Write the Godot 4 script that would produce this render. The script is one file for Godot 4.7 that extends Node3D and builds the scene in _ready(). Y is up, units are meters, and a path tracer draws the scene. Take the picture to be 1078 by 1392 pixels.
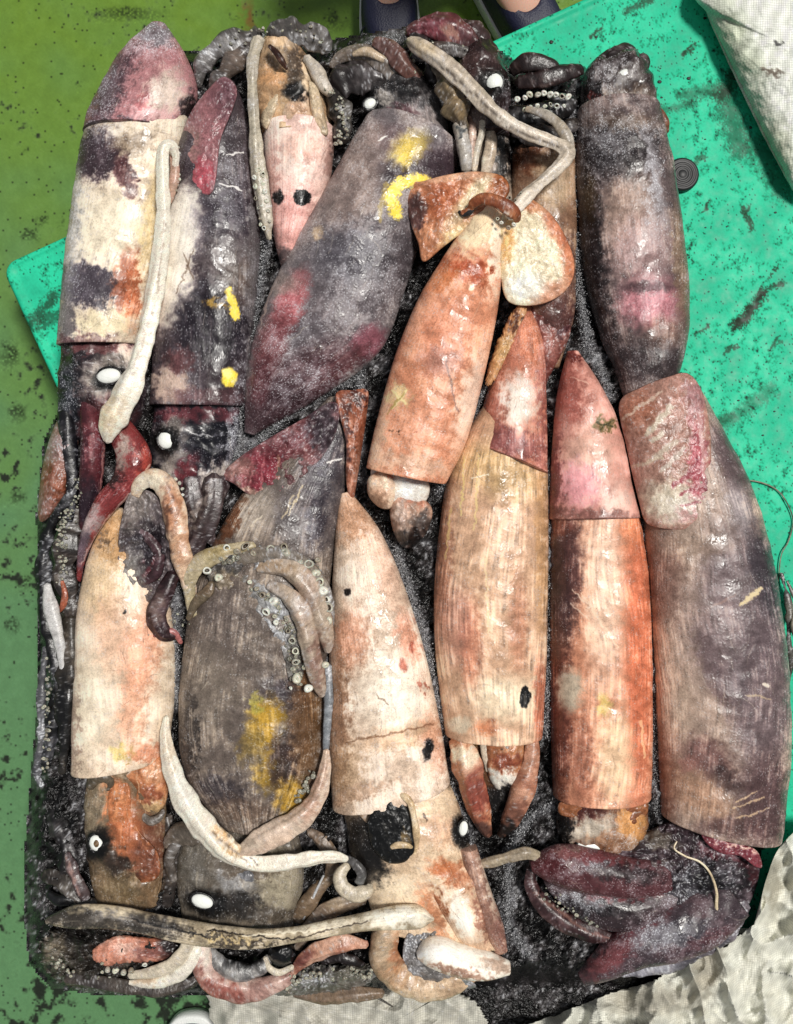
extends Node3D
# A frozen block of large squid on a turquoise plastic pallet over a green painted floor, seen from above.
# Plan positions are given in millimetre-like plan units (x to the side, y towards the viewer); P() puts them at their real height.

const FOV := 62.0
const DECK := 0.12            # top of the pallet deck
var K := 2.0 * tan(deg_to_rad(FOV) / 2.0) / 1392.0
var H := 0.0                  # camera height

var n_large := FastNoiseLite.new()
var n_mid := FastNoiseLite.new()
var n_fine := FastNoiseLite.new()
var n_grain := FastNoiseLite.new()
var n_ridge := FastNoiseLite.new()
var n_slow := FastNoiseLite.new()
var rng := RandomNumberGenerator.new()
var flesh_mat: StandardMaterial3D
var ice_mat: StandardMaterial3D
var sucker_mesh: ArrayMesh
var cup_mat: StandardMaterial3D
var cup_mats := []
var bulb_mesh: ArrayMesh
var seed_count := 0

# skin colours (sRGB)
const CREAM := Color(0.88, 0.83, 0.75)
const WHITE := Color(0.92, 0.91, 0.88)
const TAN := Color(0.70, 0.59, 0.47)
const OCHRE := Color(0.66, 0.50, 0.13)
const YELLOW := Color(0.90, 0.79, 0.24)
const ORANGE := Color(0.76, 0.46, 0.32)
const RUST := Color(0.62, 0.30, 0.17)
const PINK := Color(0.78, 0.55, 0.52)
const ROSE := Color(0.70, 0.40, 0.42)
const RED := Color(0.62, 0.22, 0.25)
const MAROON := Color(0.32, 0.15, 0.17)
const PURPLE := Color(0.27, 0.20, 0.24)
const SLATE := Color(0.38, 0.35, 0.38)
const TAUPE := Color(0.54, 0.47, 0.43)
const BROWN := Color(0.36, 0.25, 0.18)
const BLACK := Color(0.085, 0.082, 0.09)
const INK := Color(0.17, 0.145, 0.15)
const GREY := Color(0.55, 0.54, 0.53)


# ---------------------------------------------------------------- helpers
func P(px: float, py: float, rel: float) -> Vector3:
	var y := DECK + rel
	var s := K * (H - y)
	return Vector3((px - 539.0) * s, y, (py - 696.0) * s)


func plan(v: Vector3) -> Vector2:
	var s := K * (H - v.y)
	return Vector2(v.x / s + 539.0, v.z / s + 696.0)


func tag(o: Node, label: String, category: String, group := "", kind := "") -> void:
	if label: o.set_meta("label", label)
	if category: o.set_meta("category", category)
	if group: o.set_meta("group", group)
	if kind: o.set_meta("kind", kind)


func thing(called: String, label: String, category: String, at: Vector3, group := "") -> Node3D:
	var o := Node3D.new()
	o.name = called
	add_child(o, true)
	o.position = at
	tag(o, label, category, group)
	return o


func put(called: String, mesh: Mesh, mat: Material, parent: Node3D) -> MeshInstance3D:
	var o := MeshInstance3D.new()
	o.name = called
	o.mesh = mesh
	o.material_override = mat
	parent.add_child(o, true)
	return o


func cr(a: float, b: float, c: float, d: float, t: float) -> float:
	return 0.5 * (2.0 * b + (c - a) * t + (2.0 * a - 5.0 * b + 4.0 * c - d) * t * t + (3.0 * b - 3.0 * c + d - a) * t * t * t)


func cr_list(p: Array, f: float) -> float:
	var n := p.size()
	var i := clampi(int(f), 0, n - 2)
	var t := f - i
	return cr(p[maxi(i - 1, 0)], p[i], p[i + 1], p[mini(i + 2, n - 1)], t)


func cr_pts(p: Array, f: float) -> Vector2:
	var n := p.size()
	var i := clampi(int(f), 0, n - 2)
	var t := f - i
	var a: Array = p[maxi(i - 1, 0)]
	var b: Array = p[i]
	var c: Array = p[i + 1]
	var d: Array = p[mini(i + 2, n - 1)]
	return Vector2(cr(a[0], b[0], c[0], d[0], t), cr(a[1], b[1], c[1], d[1], t))


func mesh_of(pos: PackedVector3Array, uv: PackedVector2Array, col: PackedColorArray, idx: PackedInt32Array) -> ArrayMesh:
	var nor := PackedVector3Array()
	nor.resize(pos.size())
	for i in range(0, idx.size(), 3):
		var a := idx[i]
		var b := idx[i + 1]
		var c := idx[i + 2]
		var n := (pos[c] - pos[a]).cross(pos[b] - pos[a])
		nor[a] += n
		nor[b] += n
		nor[c] += n
	for i in nor.size():
		nor[i] = nor[i].normalized() if nor[i].length_squared() > 1e-20 else Vector3.UP
	var arr := []
	arr.resize(Mesh.ARRAY_MAX)
	arr[Mesh.ARRAY_VERTEX] = pos
	arr[Mesh.ARRAY_NORMAL] = nor
	if uv.size(): arr[Mesh.ARRAY_TEX_UV] = uv
	if col.size(): arr[Mesh.ARRAY_COLOR] = col
	arr[Mesh.ARRAY_INDEX] = idx
	var m := ArrayMesh.new()
	m.add_surface_from_arrays(Mesh.PRIMITIVE_TRIANGLES, arr)
	return m


# nu columns, nv rows; wrapped columns share their seam. flip turns the faces over
func grid_index(nu: int, nv: int, wrap: bool, flip: bool) -> PackedInt32Array:
	var idx := PackedInt32Array()
	var last := nu if wrap else nu - 1
	for j in nv - 1:
		for i in last:
			var a := j * nu + i
			var b := j * nu + (i + 1) % nu
			var c := a + nu
			var d := b + nu
			if flip:
				idx.append_array([a, c, b, b, c, d])
			else:
				idx.append_array([a, b, c, b, d, c])
	return idx


# ---------------------------------------------------------------- skin: what a hide looks like at a place on it
class Hide:
	var r: Node3D
	var base := Color.WHITE
	var alt := Color.WHITE
	var alt_share := 0.5
	var marks := []          # [x, y, rx, ry, angle, colour, strength, softness]
	var lines := []          # [x1, y1, x2, y2, width, colour, strength]
	var frost := 0.15
	var frosts := []         # [x, y, rx, ry, amount]
	var fibre := 0.085
	var mottle := 0.13
	var grime := 0.4
	var off := 0.0
	var warp := 1.0
	var hide := true
	var fine := 1.0          # below 1 where colour is carried by vertices
	var h := 0.5
	var rough := 0.4

	func at(px: float, py: float, fu: float, fv: float) -> Color:
		var x := px + off
		var y := py + off * 0.7
		var n1: float = r.n_large.get_noise_2d(x, y)
		var n2: float = r.n_mid.get_noise_2d(x, y)
		var n2b: float = r.n_mid.get_noise_2d(x + 731.0, y - 377.0)
		var n3: float = r.n_fine.get_noise_2d(x * fine, y * fine)
		var drift: float = r.n_slow.get_noise_2d(x, y) * 9.0
		var f: float = (r.n_fine.get_noise_2d(fu * 1.0 + off + drift, fv * 0.06) * 0.65 + r.n_fine.get_noise_2d(fu * 0.37 - off + drift, fv * 0.04) * 0.6) * clampf(0.75 + n1 * 1.2 + n2b * 0.6, 0.15, 1.3)
		var g: float = r.n_grain.get_noise_2d(x * fine, y * fine)
		var c := base.lerp(alt, clampf((n1 * 1.3 + n2 * 0.45 + n3 * 0.18) * 1.1 + 0.5, 0.0, 1.0) * alt_share * 0.75)
		var wx := px + (n2 * 10.0 + n3 * 2.2 + f * 2.5) * warp
		var wy := py + (n2b * 10.0 + n3 * 2.0 + g * 1.5) * warp
		for m in marks:
			var crisp: bool = m.size() > 8
			var dx: float = (px + n2 * 2.5 if crisp else wx) - m[0]
			var dy: float = (py + n2b * 2.5 if crisp else wy) - m[1]
			var most: float = maxf(m[2], m[3]) * (1.0 + m[7])
			if absf(dx) > most or absf(dy) > most:
				continue
			var ca := cos(m[4])
			var sa := sin(m[4])
			var u: float = (dx * ca + dy * sa) / m[2]
			var v: float = (dy * ca - dx * sa) / m[3]
			var d := sqrt(u * u + v * v) + n3 * 0.08
			var k: float = 1.0 - smoothstep(1.0 - m[7], 1.0 + m[7], d)
			if k > 0.0:
				c = c.lerp(m[5], k * m[6])
		var tone := 1.05 + fibre * f * 1.5 + mottle * (n3 * 0.7 + g * 0.6) + n2 * 0.10 + n1 * 0.10
		c = Color(c.r * tone, c.g * tone, c.b * tone)
		# small darker flecks in the skin, thicker in some places than in others
		var v3 := n3 * 0.6 + g * 0.5 + n2b * 0.5
		if v3 > 0.5:
			c = c.lerp(Color(c.r * 0.4, c.g * 0.3, c.b * 0.28), minf((v3 - 0.5) * 3.0, 0.7) * grime)
		# pale worn fibres
		var pale := f + g * 0.2 + n2 * 0.6
		if pale > 0.45:
			c = c.lerp(Color(0.5 + c.r * 0.42, 0.46 + c.g * 0.42, 0.38 + c.b * 0.44), minf((pale - 0.45) * 2.0, 0.5) * minf(fibre * 5.0, 1.0))
		for l in lines:
			var ax: float = l[2] - l[0]
			var ay: float = l[3] - l[1]
			var bx: float = px + n2 * 2.5 - l[0]
			var by: float = py + n2b * 2.5 - l[1]
			var t := clampf((bx * ax + by * ay) / (ax * ax + ay * ay), 0.0, 1.0)
			var d2: float = Vector2(bx - ax * t, by - ay * t).length() / (l[4] * (1.0 - 0.5 * absf(t - 0.5)))
			if d2 < 1.5:
				c = c.lerp(l[5], (1.0 - smoothstep(0.6, 1.4, d2 + n3 * 0.4)) * l[6])
		if hide:
			var lum := clampf(c.r * 0.35 + c.g * 0.5 + c.b * 0.15, 0.02, 1.0)
			var k3 := lerpf(1.0, lum * (3.0 - 2.0 * lum), 0.62)
			c = Color(lerpf(lum, c.r, 0.9) * k3, lerpf(lum, c.g, 0.9) * k3, lerpf(lum, c.b, 0.9) * k3)
			if c.b > c.g: c.g += (minf(c.b, c.r) - c.g) * 0.15
		var fr := frost * (0.34 if fine > 0.9 else 0.62) * (1.0 + 1.6 * n1)
		for q in frosts:
			var du: float = (px + n2 * 14.0 - q[0]) / q[2]
			var dv: float = (py + n2b * 14.0 - q[1]) / q[3]
			fr += q[4] * maxf(0.0, 1.0 - (du * du + dv * dv)) * 0.8
		h = 0.5 + n3 * 0.1 + f * 0.14 * minf(fibre * 8.0, 1.0) + n2 * 0.16 + g * 0.02
		rough = 0.35 + n2 * 0.16 + n1 * 0.1 + g * 0.04
		if fr > 0.01:
			# a thin rime veil, and crisp grains where it is thick
			var veil := clampf((fr - 0.14 + n2 * 0.25 + n3 * 0.12) * 0.75, 0.0, 0.45)
			c = c.lerp(Color(0.72, 0.73, 0.76), veil)
			var s := g * 0.85 + n3 * 0.4 + n2b * 0.35
			var th := 0.74 - fr * 0.6
			if s > th:
				var k2 := minf((s - th) * 4.5, 1.0) * minf(0.45 + fr * 0.6, 0.9)
				c = c.lerp(Color(0.86, 0.87, 0.89), k2)
				h += k2 * 0.3
				rough += k2 * 0.2
			rough += veil * 0.5
		return Color(clampf(c.r, 0.012, 0.96), clampf(c.g, 0.012, 0.96), clampf(c.b, 0.012, 0.96))


func skin(base: Color, alt: Color, alt_share := 0.5, o := {}) -> Hide:
	var s := Hide.new()
	s.r = self
	s.base = base
	s.alt = alt
	s.alt_share = alt_share
	seed_count += 1
	s.off = seed_count * 97.3
	for k in o:
		s.set(k, o[k])
	for m in s.marks:
		m[4] = deg_to_rad(m[4])
	return s


# ---------------------------------------------------------------- a body lofted between its two side lines, with its own unwrapped skin
func loft(called: String, parent: Node3D, l: Array, r: Array, hs: Array, yc, sk: Hide, o := {}) -> MeshInstance3D:
	var n := l.size()
	var ys: Array = yc if yc is Array else []
	sk.fine = 1.0
	var half: int = o.get("half", 26)
	var nu := half * 2
	var span := 0.0
	for i in n - 1:
		span += Vector2(l[i][0] + r[i][0] - l[i + 1][0] - r[i + 1][0], l[i][1] + r[i][1] - l[i + 1][1] - r[i + 1][1]).length() * 0.5
	var rows: int = maxi(12, int(span / 3.0))
	var bow: float = o.get("bow", 0.0)
	var open: bool = o.get("open", false)
	var ex: float = 2.0 / o.get("square", 2.05)
	var lump: float = o.get("lump", 0.0013)
	var cen := PackedVector3Array()
	var acr := PackedVector3Array()
	var hh := PackedFloat32Array()
	var bows := PackedFloat32Array()
	var vv := PackedFloat32Array()
	for j in rows:
		var t := float(j) / (rows - 1)
		var f := t * (n - 1)
		var y: float = cr_list(ys, f) if ys.size() else yc
		var a := cr_pts(l, f)
		var b := cr_pts(r, f)
		var pa := P(a.x, a.y, y)
		var pb := P(b.x, b.y, y)
		cen.append((pa + pb) * 0.5)
		acr.append((pb - pa) * 0.5)
		hh.append(maxf(cr_list(hs, f), 0.001))
		bows.append(bow * smoothstep(0.75, 1.0, t))
		vv.append(t)
	var along := (cen[rows - 1] - cen[0]).normalized()
	# texture first: the upper half of the hide, the lower half mirrors it
	var per := 0.0
	for j in rows:
		per = maxf(per, acr[j].length() * 2.0 + hh[j] * 1.1)
	var tw := clampi(int(per * 1000.0 * 1.05), 24, 300)
	var th := clampi(int(span * 1.05), 24, 640)
	var data := PackedByteArray()
	data.resize(tw * th * 3)
	var aux := PackedByteArray()
	aux.resize(tw * th * 3)
	var cs := PackedFloat32Array()
	var sn := PackedFloat32Array()
	for i in tw:
		var a2 := PI * i / (tw - 1)
		cs.append(signf(cos(a2)) * pow(absf(cos(a2)), ex))
		sn.append(pow(maxf(sin(a2), 0.0), ex))
	var k := 0
	for j in th:
		var f2 := float(j) / (th - 1) * (rows - 1)
		var j0 := mini(int(f2), rows - 2)
		var t2 := f2 - j0
		var c0 := cen[j0].lerp(cen[j0 + 1], t2)
		var a0 := acr[j0].lerp(acr[j0 + 1], t2)
		var h0 := lerpf(hh[j0], hh[j0 + 1], t2)
		var b0 := lerpf(bows[j0], bows[j0 + 1], t2)
		var fv := float(j) / th * span
		for i in tw:
			var v := c0 + a0 * cs[i]
			v.y += h0 * sn[i]
			v += along * (b0 * sn[i])
			var sc := K * (H - v.y)
			var c := sk.at(v.x / sc + 539.0, v.z / sc + 696.0, i, fv)
			data[k] = int(c.r * 255.0)
			data[k + 1] = int(c.g * 255.0)
			data[k + 2] = int(c.b * 255.0)
			aux[k] = clampi(int(sk.h * 255.0), 0, 255)
			aux[k + 1] = clampi(int(sk.rough * 255.0), 30, 255)
			k += 3
	wear(data, aux, tw, th, o.get("wear", 1.0), sk.off)
	var mat := StandardMaterial3D.new()
	mat.albedo_texture = ImageTexture.create_from_image(Image.create_from_data(tw, th, false, Image.FORMAT_RGB8, data))
	var at := ImageTexture.create_from_image(Image.create_from_data(tw, th, false, Image.FORMAT_RGB8, aux))
	mat.heightmap_enabled = true
	mat.heightmap_texture = at
	mat.heightmap_scale = o.get("relief", 0.09)
	mat.roughness_texture = at
	mat.roughness_texture_channel = BaseMaterial3D.TEXTURE_CHANNEL_GREEN
	mat.roughness = o.get("rough", 1.0)
	mat.metallic_specular = 0.4
	mat.texture_repeat = false
	# then the shape
	var pos := PackedVector3Array()
	var uv := PackedVector2Array()
	var seq := []            # [row, scale, shift along]
	seq.append([0, 0.0, 0.0])
	for j in rows:
		seq.append([j, 1.0, 0.0])
	if open:
		seq.append_array([[rows - 1, 0.985, 0.0018], [rows - 1, 0.95, 0.0022], [rows - 1, 0.91, 0.0], [rows - 1, 0.86, -0.012], [rows - 1, 0.8, -0.05], [rows - 1, 0.0, -0.05]])
	else:
		seq.append_array([[rows - 1, 0.8, 0.0015], [rows - 1, 0.0, 0.0025]])
	for q in seq:
		var j: int = q[0]
		for i in nu + 1:
			var a := TAU * i / nu
			var c := cos(a)
			var s := sin(a)
			var up: float = signf(s) * pow(absf(s), ex) * q[1]
			var v: Vector3 = cen[j] + acr[j] * (signf(c) * pow(absf(c), ex) * q[1])
			v.y += hh[j] * up * (1.0 if up > 0.0 else 0.85)
			v += along * (bows[j] * maxf(up, 0.0) + q[2])
			if q[1] > 0.9 and lump > 0.0:
				var p := plan(v)
				v.y += lump * (n_mid.get_noise_2d(p.x * 0.6 + sk.off, p.y * 0.6) * 1.2 + n_large.get_noise_2d(p.x + sk.off, p.y) * 1.5) * clampf(hh[j] / 0.03, 0.0, 1.0)
			pos.append(v)
			var uu := float(i) / half if i <= half else float(nu - i) / half
			uv.append(Vector2(uu, vv[j]))
	var flip := along.cross(acr[rows / 2]).y < 0.0
	var idx := grid_index(nu + 1, seq.size(), false, flip)
	var here := parent.position
	for i in pos.size():
		pos[i] -= here
	return put(called, mesh_of(pos, uv, PackedColorArray(), idx), mat, parent)


# scratches along the body, loose rime grains and dark pigment dots
func wear(data: PackedByteArray, aux: PackedByteArray, tw: int, th: int, much: float, off: float) -> void:
	var many := int(tw * th / 330.0 * much)
	for i in many:
		var p := Vector2(rng.randf() * tw, rng.randf() * th)
		if n_mid.get_noise_2d(p.x * 0.5 + off, p.y * 0.5) < -0.12: continue
		var dir := Vector2(rng.randfn(0, 0.16), 1.0 if rng.randf() < 0.5 else -1.0)
		if rng.randf() < 0.2: dir = Vector2.from_angle(rng.randf() * TAU)
		var bend := rng.randfn(0, 0.018)
		var dark := rng.randf() < 0.4
		var a := rng.randf_range(0.08, 0.34)
		var c := Color(0.22, 0.14, 0.12) if dark else Color(0.90, 0.85, 0.76)
		var n := int(rng.randf_range(5, 26) if rng.randf() < 0.8 else rng.randf_range(26, 60))
		for q in n:
			stamp(data, aux, tw, th, p, c, a * sin(PI * (q + 0.5) / n), -14 if dark else 10)
			p += dir.normalized() * 0.9
			dir = dir.rotated(bend + rng.randfn(0, 0.03))
	for i in int(tw * th / 34.0 * much):
		var p := Vector2(rng.randf() * tw, rng.randf() * th)
		var k := n_mid.get_noise_2d(p.x * 0.8 - off, p.y * 0.8) + 0.5 * n_large.get_noise_2d(p.x + off, p.y)
		if k > 0.02:
			stamp(data, aux, tw, th, p, Color(0.88, 0.88, 0.88), rng.randf_range(0.06, 0.4) * minf(k * 2.5, 1.0), 20)
		elif k < -0.1 and rng.randf() < 0.35:
			stamp(data, aux, tw, th, p, Color(0.16, 0.10, 0.09), rng.randf_range(0.1, 0.4), -12)


func stamp(data: PackedByteArray, aux: PackedByteArray, tw: int, th: int, p: Vector2, c: Color, a: float, lift: int) -> void:
	var x := int(p.x)
	var y := int(p.y)
	if x < 0 or y < 0 or x >= tw or y >= th: return
	var k := (y * tw + x) * 3
	data[k] = int(lerpf(data[k], c.r * 255.0, a))
	data[k + 1] = int(lerpf(data[k + 1], c.g * 255.0, a))
	data[k + 2] = int(lerpf(data[k + 2], c.b * 255.0, a))
	aux[k] = clampi(aux[k] + int(lift * a * 2.0), 0, 255)


# ---------------------------------------------------------------- an arm, tentacle or cord along a path of [x, y, height, radius]
func tube(called: String, parent: Node3D, path: Array, sk: Hide, o := {}) -> MeshInstance3D:
	var nu: int = o.get("sides", 18)
	var fat := 0.0
	for q in path:
		fat = maxf(fat, q[3])
	nu = maxi(nu, int(fat * 2.6))
	var flat: float = o.get("flat", 0.68)
	var ridge: float = o.get("ridge", 0.0)
	var step: float = o.get("step", 1.5)
	var wob: float = o.get("wobble", 0.07)
	var keel: float = o.get("keel", 0.5)
	var n := path.size()
	sk.fine = 0.5
	var xs := []
	var ys := []
	var hs := []
	var rs := []
	var span := 0.0
	for i in n:
		xs.append(float(path[i][0]))
		ys.append(float(path[i][1]))
		hs.append(float(path[i][2]))
		rs.append(float(path[i][3]))
		if i: span += Vector2(xs[i] - xs[i - 1], ys[i] - ys[i - 1]).length()
	var rows: int = maxi(6, int(span / step))
	var mid := PackedVector3Array()
	var rad := PackedFloat32Array()
	for j in rows:
		var f := float(j) / (rows - 1) * (n - 1)
		var x := cr_list(xs, f)
		var y := cr_list(ys, f)
		mid.append(P(x, y, cr_list(hs, f)))
		rad.append(maxf(cr_list(rs, f) * 0.001 * (1.0 + wob * 2.0 * n_large.get_noise_2d(x * 1.6 + sk.off, y * 1.6)), 0.0003))
	var pos := PackedVector3Array()
	var col := PackedColorArray()
	var here := parent.position
	var walked := 0.0
	for j in range(-1, rows + 1):
		var jj := clampi(j, 0, rows - 1)
		var tan_v := (mid[mini(jj + 1, rows - 1)] - mid[maxi(jj - 1, 0)]).normalized()
		var side := tan_v.cross(Vector3.UP).normalized()
		var up := side.cross(tan_v).normalized()
		var rr := rad[jj] * (1.0 if j == jj else 0.25)
		var push := tan_v * (rad[jj] * 0.5 * (0.0 if j == jj else (1.0 if j > 0 else -1.0)))
		if jj > 0 and j == jj: walked += (mid[jj] - mid[jj - 1]).length() * 1000.0
		var tw := 0.5 * sin(walked * 0.018 + sk.off)
		for i in nu:
			var a := TAU * i / nu
			a -= 0.55 * cos(a)     # crowd the rows on the upper side
			var q := (1.0 + ridge * cos(a * 4.0 + 0.6 + tw)) * lerpf(1.0, 1.15 / (absf(cos(a + tw)) + absf(sin(a + tw))), keel)
			var v := mid[jj] + push + side * (cos(a) * rr * q) + up * (sin(a) * rr * flat * q)
			var p := plan(v)
			var c := sk.at(p.x, p.y, a * rr * 1000.0 * 1.5, walked)
			v += (v - mid[jj]).normalized() * ((sk.h - 0.5) * 0.0018 * minf(rr / 0.006, 1.0) * 0.6)
			pos.append(v - here)
			col.append(c)
	return put(called, mesh_of(pos, PackedVector2Array(), col, grid_index(nu, rows + 2, true, true)), o.get("mat", flesh_mat), parent)


# ---------------------------------------------------------------- a rounded pad or sheet inside an outline of [x, y] or [x, y, height]
func pad(called: String, parent: Node3D, outline: Array, rel: float, thick: float, sk: Hide, o := {}) -> MeshInstance3D:
	var n := outline.size()
	sk.fine = 0.5
	var power: float = o.get("power", 2.4)
	var cell: float = o.get("cell", 1.7)
	var lump: float = o.get("lump", 0.0016)
	var fold: float = o.get("fold", 0.0)
	var fold_size: float = o.get("fold_size", 1.0)
	var under: float = o.get("under", 0.0)
	var per := 0.0
	var mid := Vector2.ZERO
	for i in n:
		var a := Vector2(outline[i][0], outline[i][1])
		var b := Vector2(outline[(i + 1) % n][0], outline[(i + 1) % n][1])
		per += a.distance_to(b)
		mid += a / n
	if o.has("centre"): mid = Vector2(o.centre[0], o.centre[1])
	var nu := clampi(int(per / cell), 18, 700)
	var ring := PackedVector2Array()
	var rim := PackedFloat32Array()
	var far := 0.0
	for i in nu:
		var f := float(i) / nu * n
		var i1 := int(f) % n
		var t := f - int(f)
		var q := [outline[(i1 + n - 1) % n], outline[i1], outline[(i1 + 1) % n], outline[(i1 + 2) % n]]
		var p := Vector2(cr(q[0][0], q[1][0], q[2][0], q[3][0], t), cr(q[0][1], q[1][1], q[2][1], q[3][1], t))
		var rag: float = o.get("ragged", 0.0)
		if rag > 0.0: p += (p - mid).normalized() * rag * (n_mid.get_noise_2d(p.x * 2.0 + sk.off, p.y * 2.0) + n_fine.get_noise_2d(p.x, p.y) * 0.6)
		ring.append(p)
		far = maxf(far, p.distance_to(mid))
		var ya: float = q[1][2] if q[1].size() > 2 else 0.0
		var yb: float = q[2][2] if q[2].size() > 2 else 0.0
		rim.append(lerpf(ya, yb, t * t * (3.0 - 2.0 * t)))
	var dome: float = o.get("dome", 0.0)
	var rings := clampi(int(far / cell), 6, 170)
	var pos := PackedVector3Array()
	var col := PackedColorArray()
	var here := parent.position
	for j in range(rings + 3):
		var t := 0.0
		var top := true
		if j <= rings:
			t = float(j) / rings
			t = 1.0 - pow(1.0 - t, 1.25)
		else:
			t = [0.94, 0.5][j - rings - 1]
			top = false
		for i in nu:
			var p := mid.lerp(ring[i], t)
			var y := rel + rim[i] * t * t + dome * (1.0 - t * t)
			if top:
				y += thick * pow(maxf(1.0 - pow(t, power), 0.0), 0.5)
				if fold > 0.0:
					var fx := p.x / fold_size
					var fy := p.y / fold_size
					y += fold * (0.6 + n_ridge.get_noise_2d(fx + sk.off, fy) * 0.8 + 0.1 * n_ridge.get_noise_2d(fx * 2.3, fy * 2.3 + sk.off) + 0.5 * n_large.get_noise_2d(fx, fy))
			else:
				y -= under + 0.002
			var c := sk.at(p.x, p.y, p.x * 0.7, p.y)
			if top:
				y += lump * (n_mid.get_noise_2d(p.x * 0.8 + sk.off, p.y * 0.8) * 1.3 + n_large.get_noise_2d(p.x * 1.4, p.y * 1.4 + sk.off)) + (sk.h - 0.5) * 0.0006
			pos.append(P(p.x, p.y, y) - here)
			col.append(c)
	var flip := Geometry2D.is_polygon_clockwise(ring)
	return put(called, mesh_of(pos, PackedVector2Array(), col, grid_index(nu, rings + 3, true, flip)), o.get("mat", flesh_mat), parent)


# a frozen eye: clouded white lens in a dark socket
func eye(parent: Node3D, x: float, y: float, rel: float, rx: float, ry: float, turn := 0.0, ring_color := BLACK) -> void:
	var m := SphereMesh.new()
	m.radius = 1.0
	m.height = 2.0
	m.radial_segments = 28
	m.rings = 14
	var e := MeshInstance3D.new()
	e.name = "eye"
	e.mesh = m
	var mat := StandardMaterial3D.new()
	mat.albedo_color = Color(0.90, 0.91, 0.89)
	mat.roughness = 0.28
	mat.heightmap_enabled = true
	mat.heightmap_texture = flesh_mat.heightmap_texture
	mat.heightmap_scale = 0.05
	mat.uv1_triplanar = true
	mat.uv1_scale = Vector3(0.12, 0.12, 0.12)
	e.material_override = mat
	parent.add_child(e, true)
	e.position = P(x, y, rel) - parent.position
	e.rotation.y = deg_to_rad(turn)
	e.scale = Vector3(rx, minf(rx, ry) * 0.55, ry) * 0.001
	var sk := skin(ring_color, INK, 0.4, {"frost": 0.12})
	var t := []
	var ca := cos(deg_to_rad(-turn))
	var sa := sin(deg_to_rad(-turn))
	for i in 13:
		var a := TAU * i / 12.0
		var u := cos(a) * (rx + 1.2)
		var v := sin(a) * (ry + 1.2)
		t.append([x + u * ca - v * sa, y + u * sa + v * ca, rel - 0.002, 2.2 + 1.4 * n_mid.get_noise_2d(i * 37.0, x)])
	var s := tube("eye_socket", parent, t, sk, {"sides": 10, "step": 1.6})



func sucker(parent: Node3D, x: float, y: float, rel: float, r: float, lean := Vector3.UP) -> void:
	var s := put("sucker", sucker_mesh if rng.randf() < 0.4 else bulb_mesh, cup_mats[rng.randi() % cup_mats.size()], parent)
	s.position = P(x + rng.randf_range(-1.2, 1.2), y + rng.randf_range(-1.2, 1.2), rel - 0.001) - parent.position
	var up := (lean.normalized() + Vector3(rng.randf_range(-0.4, 0.4), 0, rng.randf_range(-0.4, 0.4))).normalized()
	var side := up.cross(Vector3(rng.randf_range(-1.0, 1.0), 0.1, 1.0)).normalized()
	s.basis = Basis(side * rng.randf_range(0.75, 1.1), up * rng.randf_range(0.7, 1.2), side.cross(up) * rng.randf_range(0.75, 1.1)).scaled(Vector3.ONE * r * 0.00088 * rng.randf_range(0.75, 1.12))


func noise(n: FastNoiseLite, kind: int, freq: float, octaves: int, s: int) -> void:
	n.noise_type = kind
	n.frequency = freq
	n.fractal_octaves = octaves
	n.fractal_type = FastNoiseLite.FRACTAL_FBM if octaves > 1 else FastNoiseLite.FRACTAL_NONE
	n.seed = s


func seamless(size: int, freq: float, octaves: int, s: int, lo: float, hi: float) -> ImageTexture:
	var n := FastNoiseLite.new()
	noise(n, FastNoiseLite.TYPE_SIMPLEX_SMOOTH, freq, octaves, s)
	var im := n.get_seamless_image(size, size)
	im.convert(Image.FORMAT_L8)
	var d := im.get_data()
	for i in d.size():
		d[i] = int(clampf(lerpf(lo, hi, d[i] / 255.0), 0.0, 1.0) * 255.0)
	return ImageTexture.create_from_image(Image.create_from_data(size, size, false, Image.FORMAT_L8, d))


func surface_mat(rough: float, relief: float, spec := 0.5) -> StandardMaterial3D:
	var m := StandardMaterial3D.new()
	m.vertex_color_use_as_albedo = true
	m.vertex_color_is_srgb = true
	m.roughness = rough
	m.metallic_specular = spec
	m.heightmap_enabled = true
	m.heightmap_scale = relief
	m.uv1_triplanar = true
	m.uv1_scale = Vector3.ONE * 9.0
	return m


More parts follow.
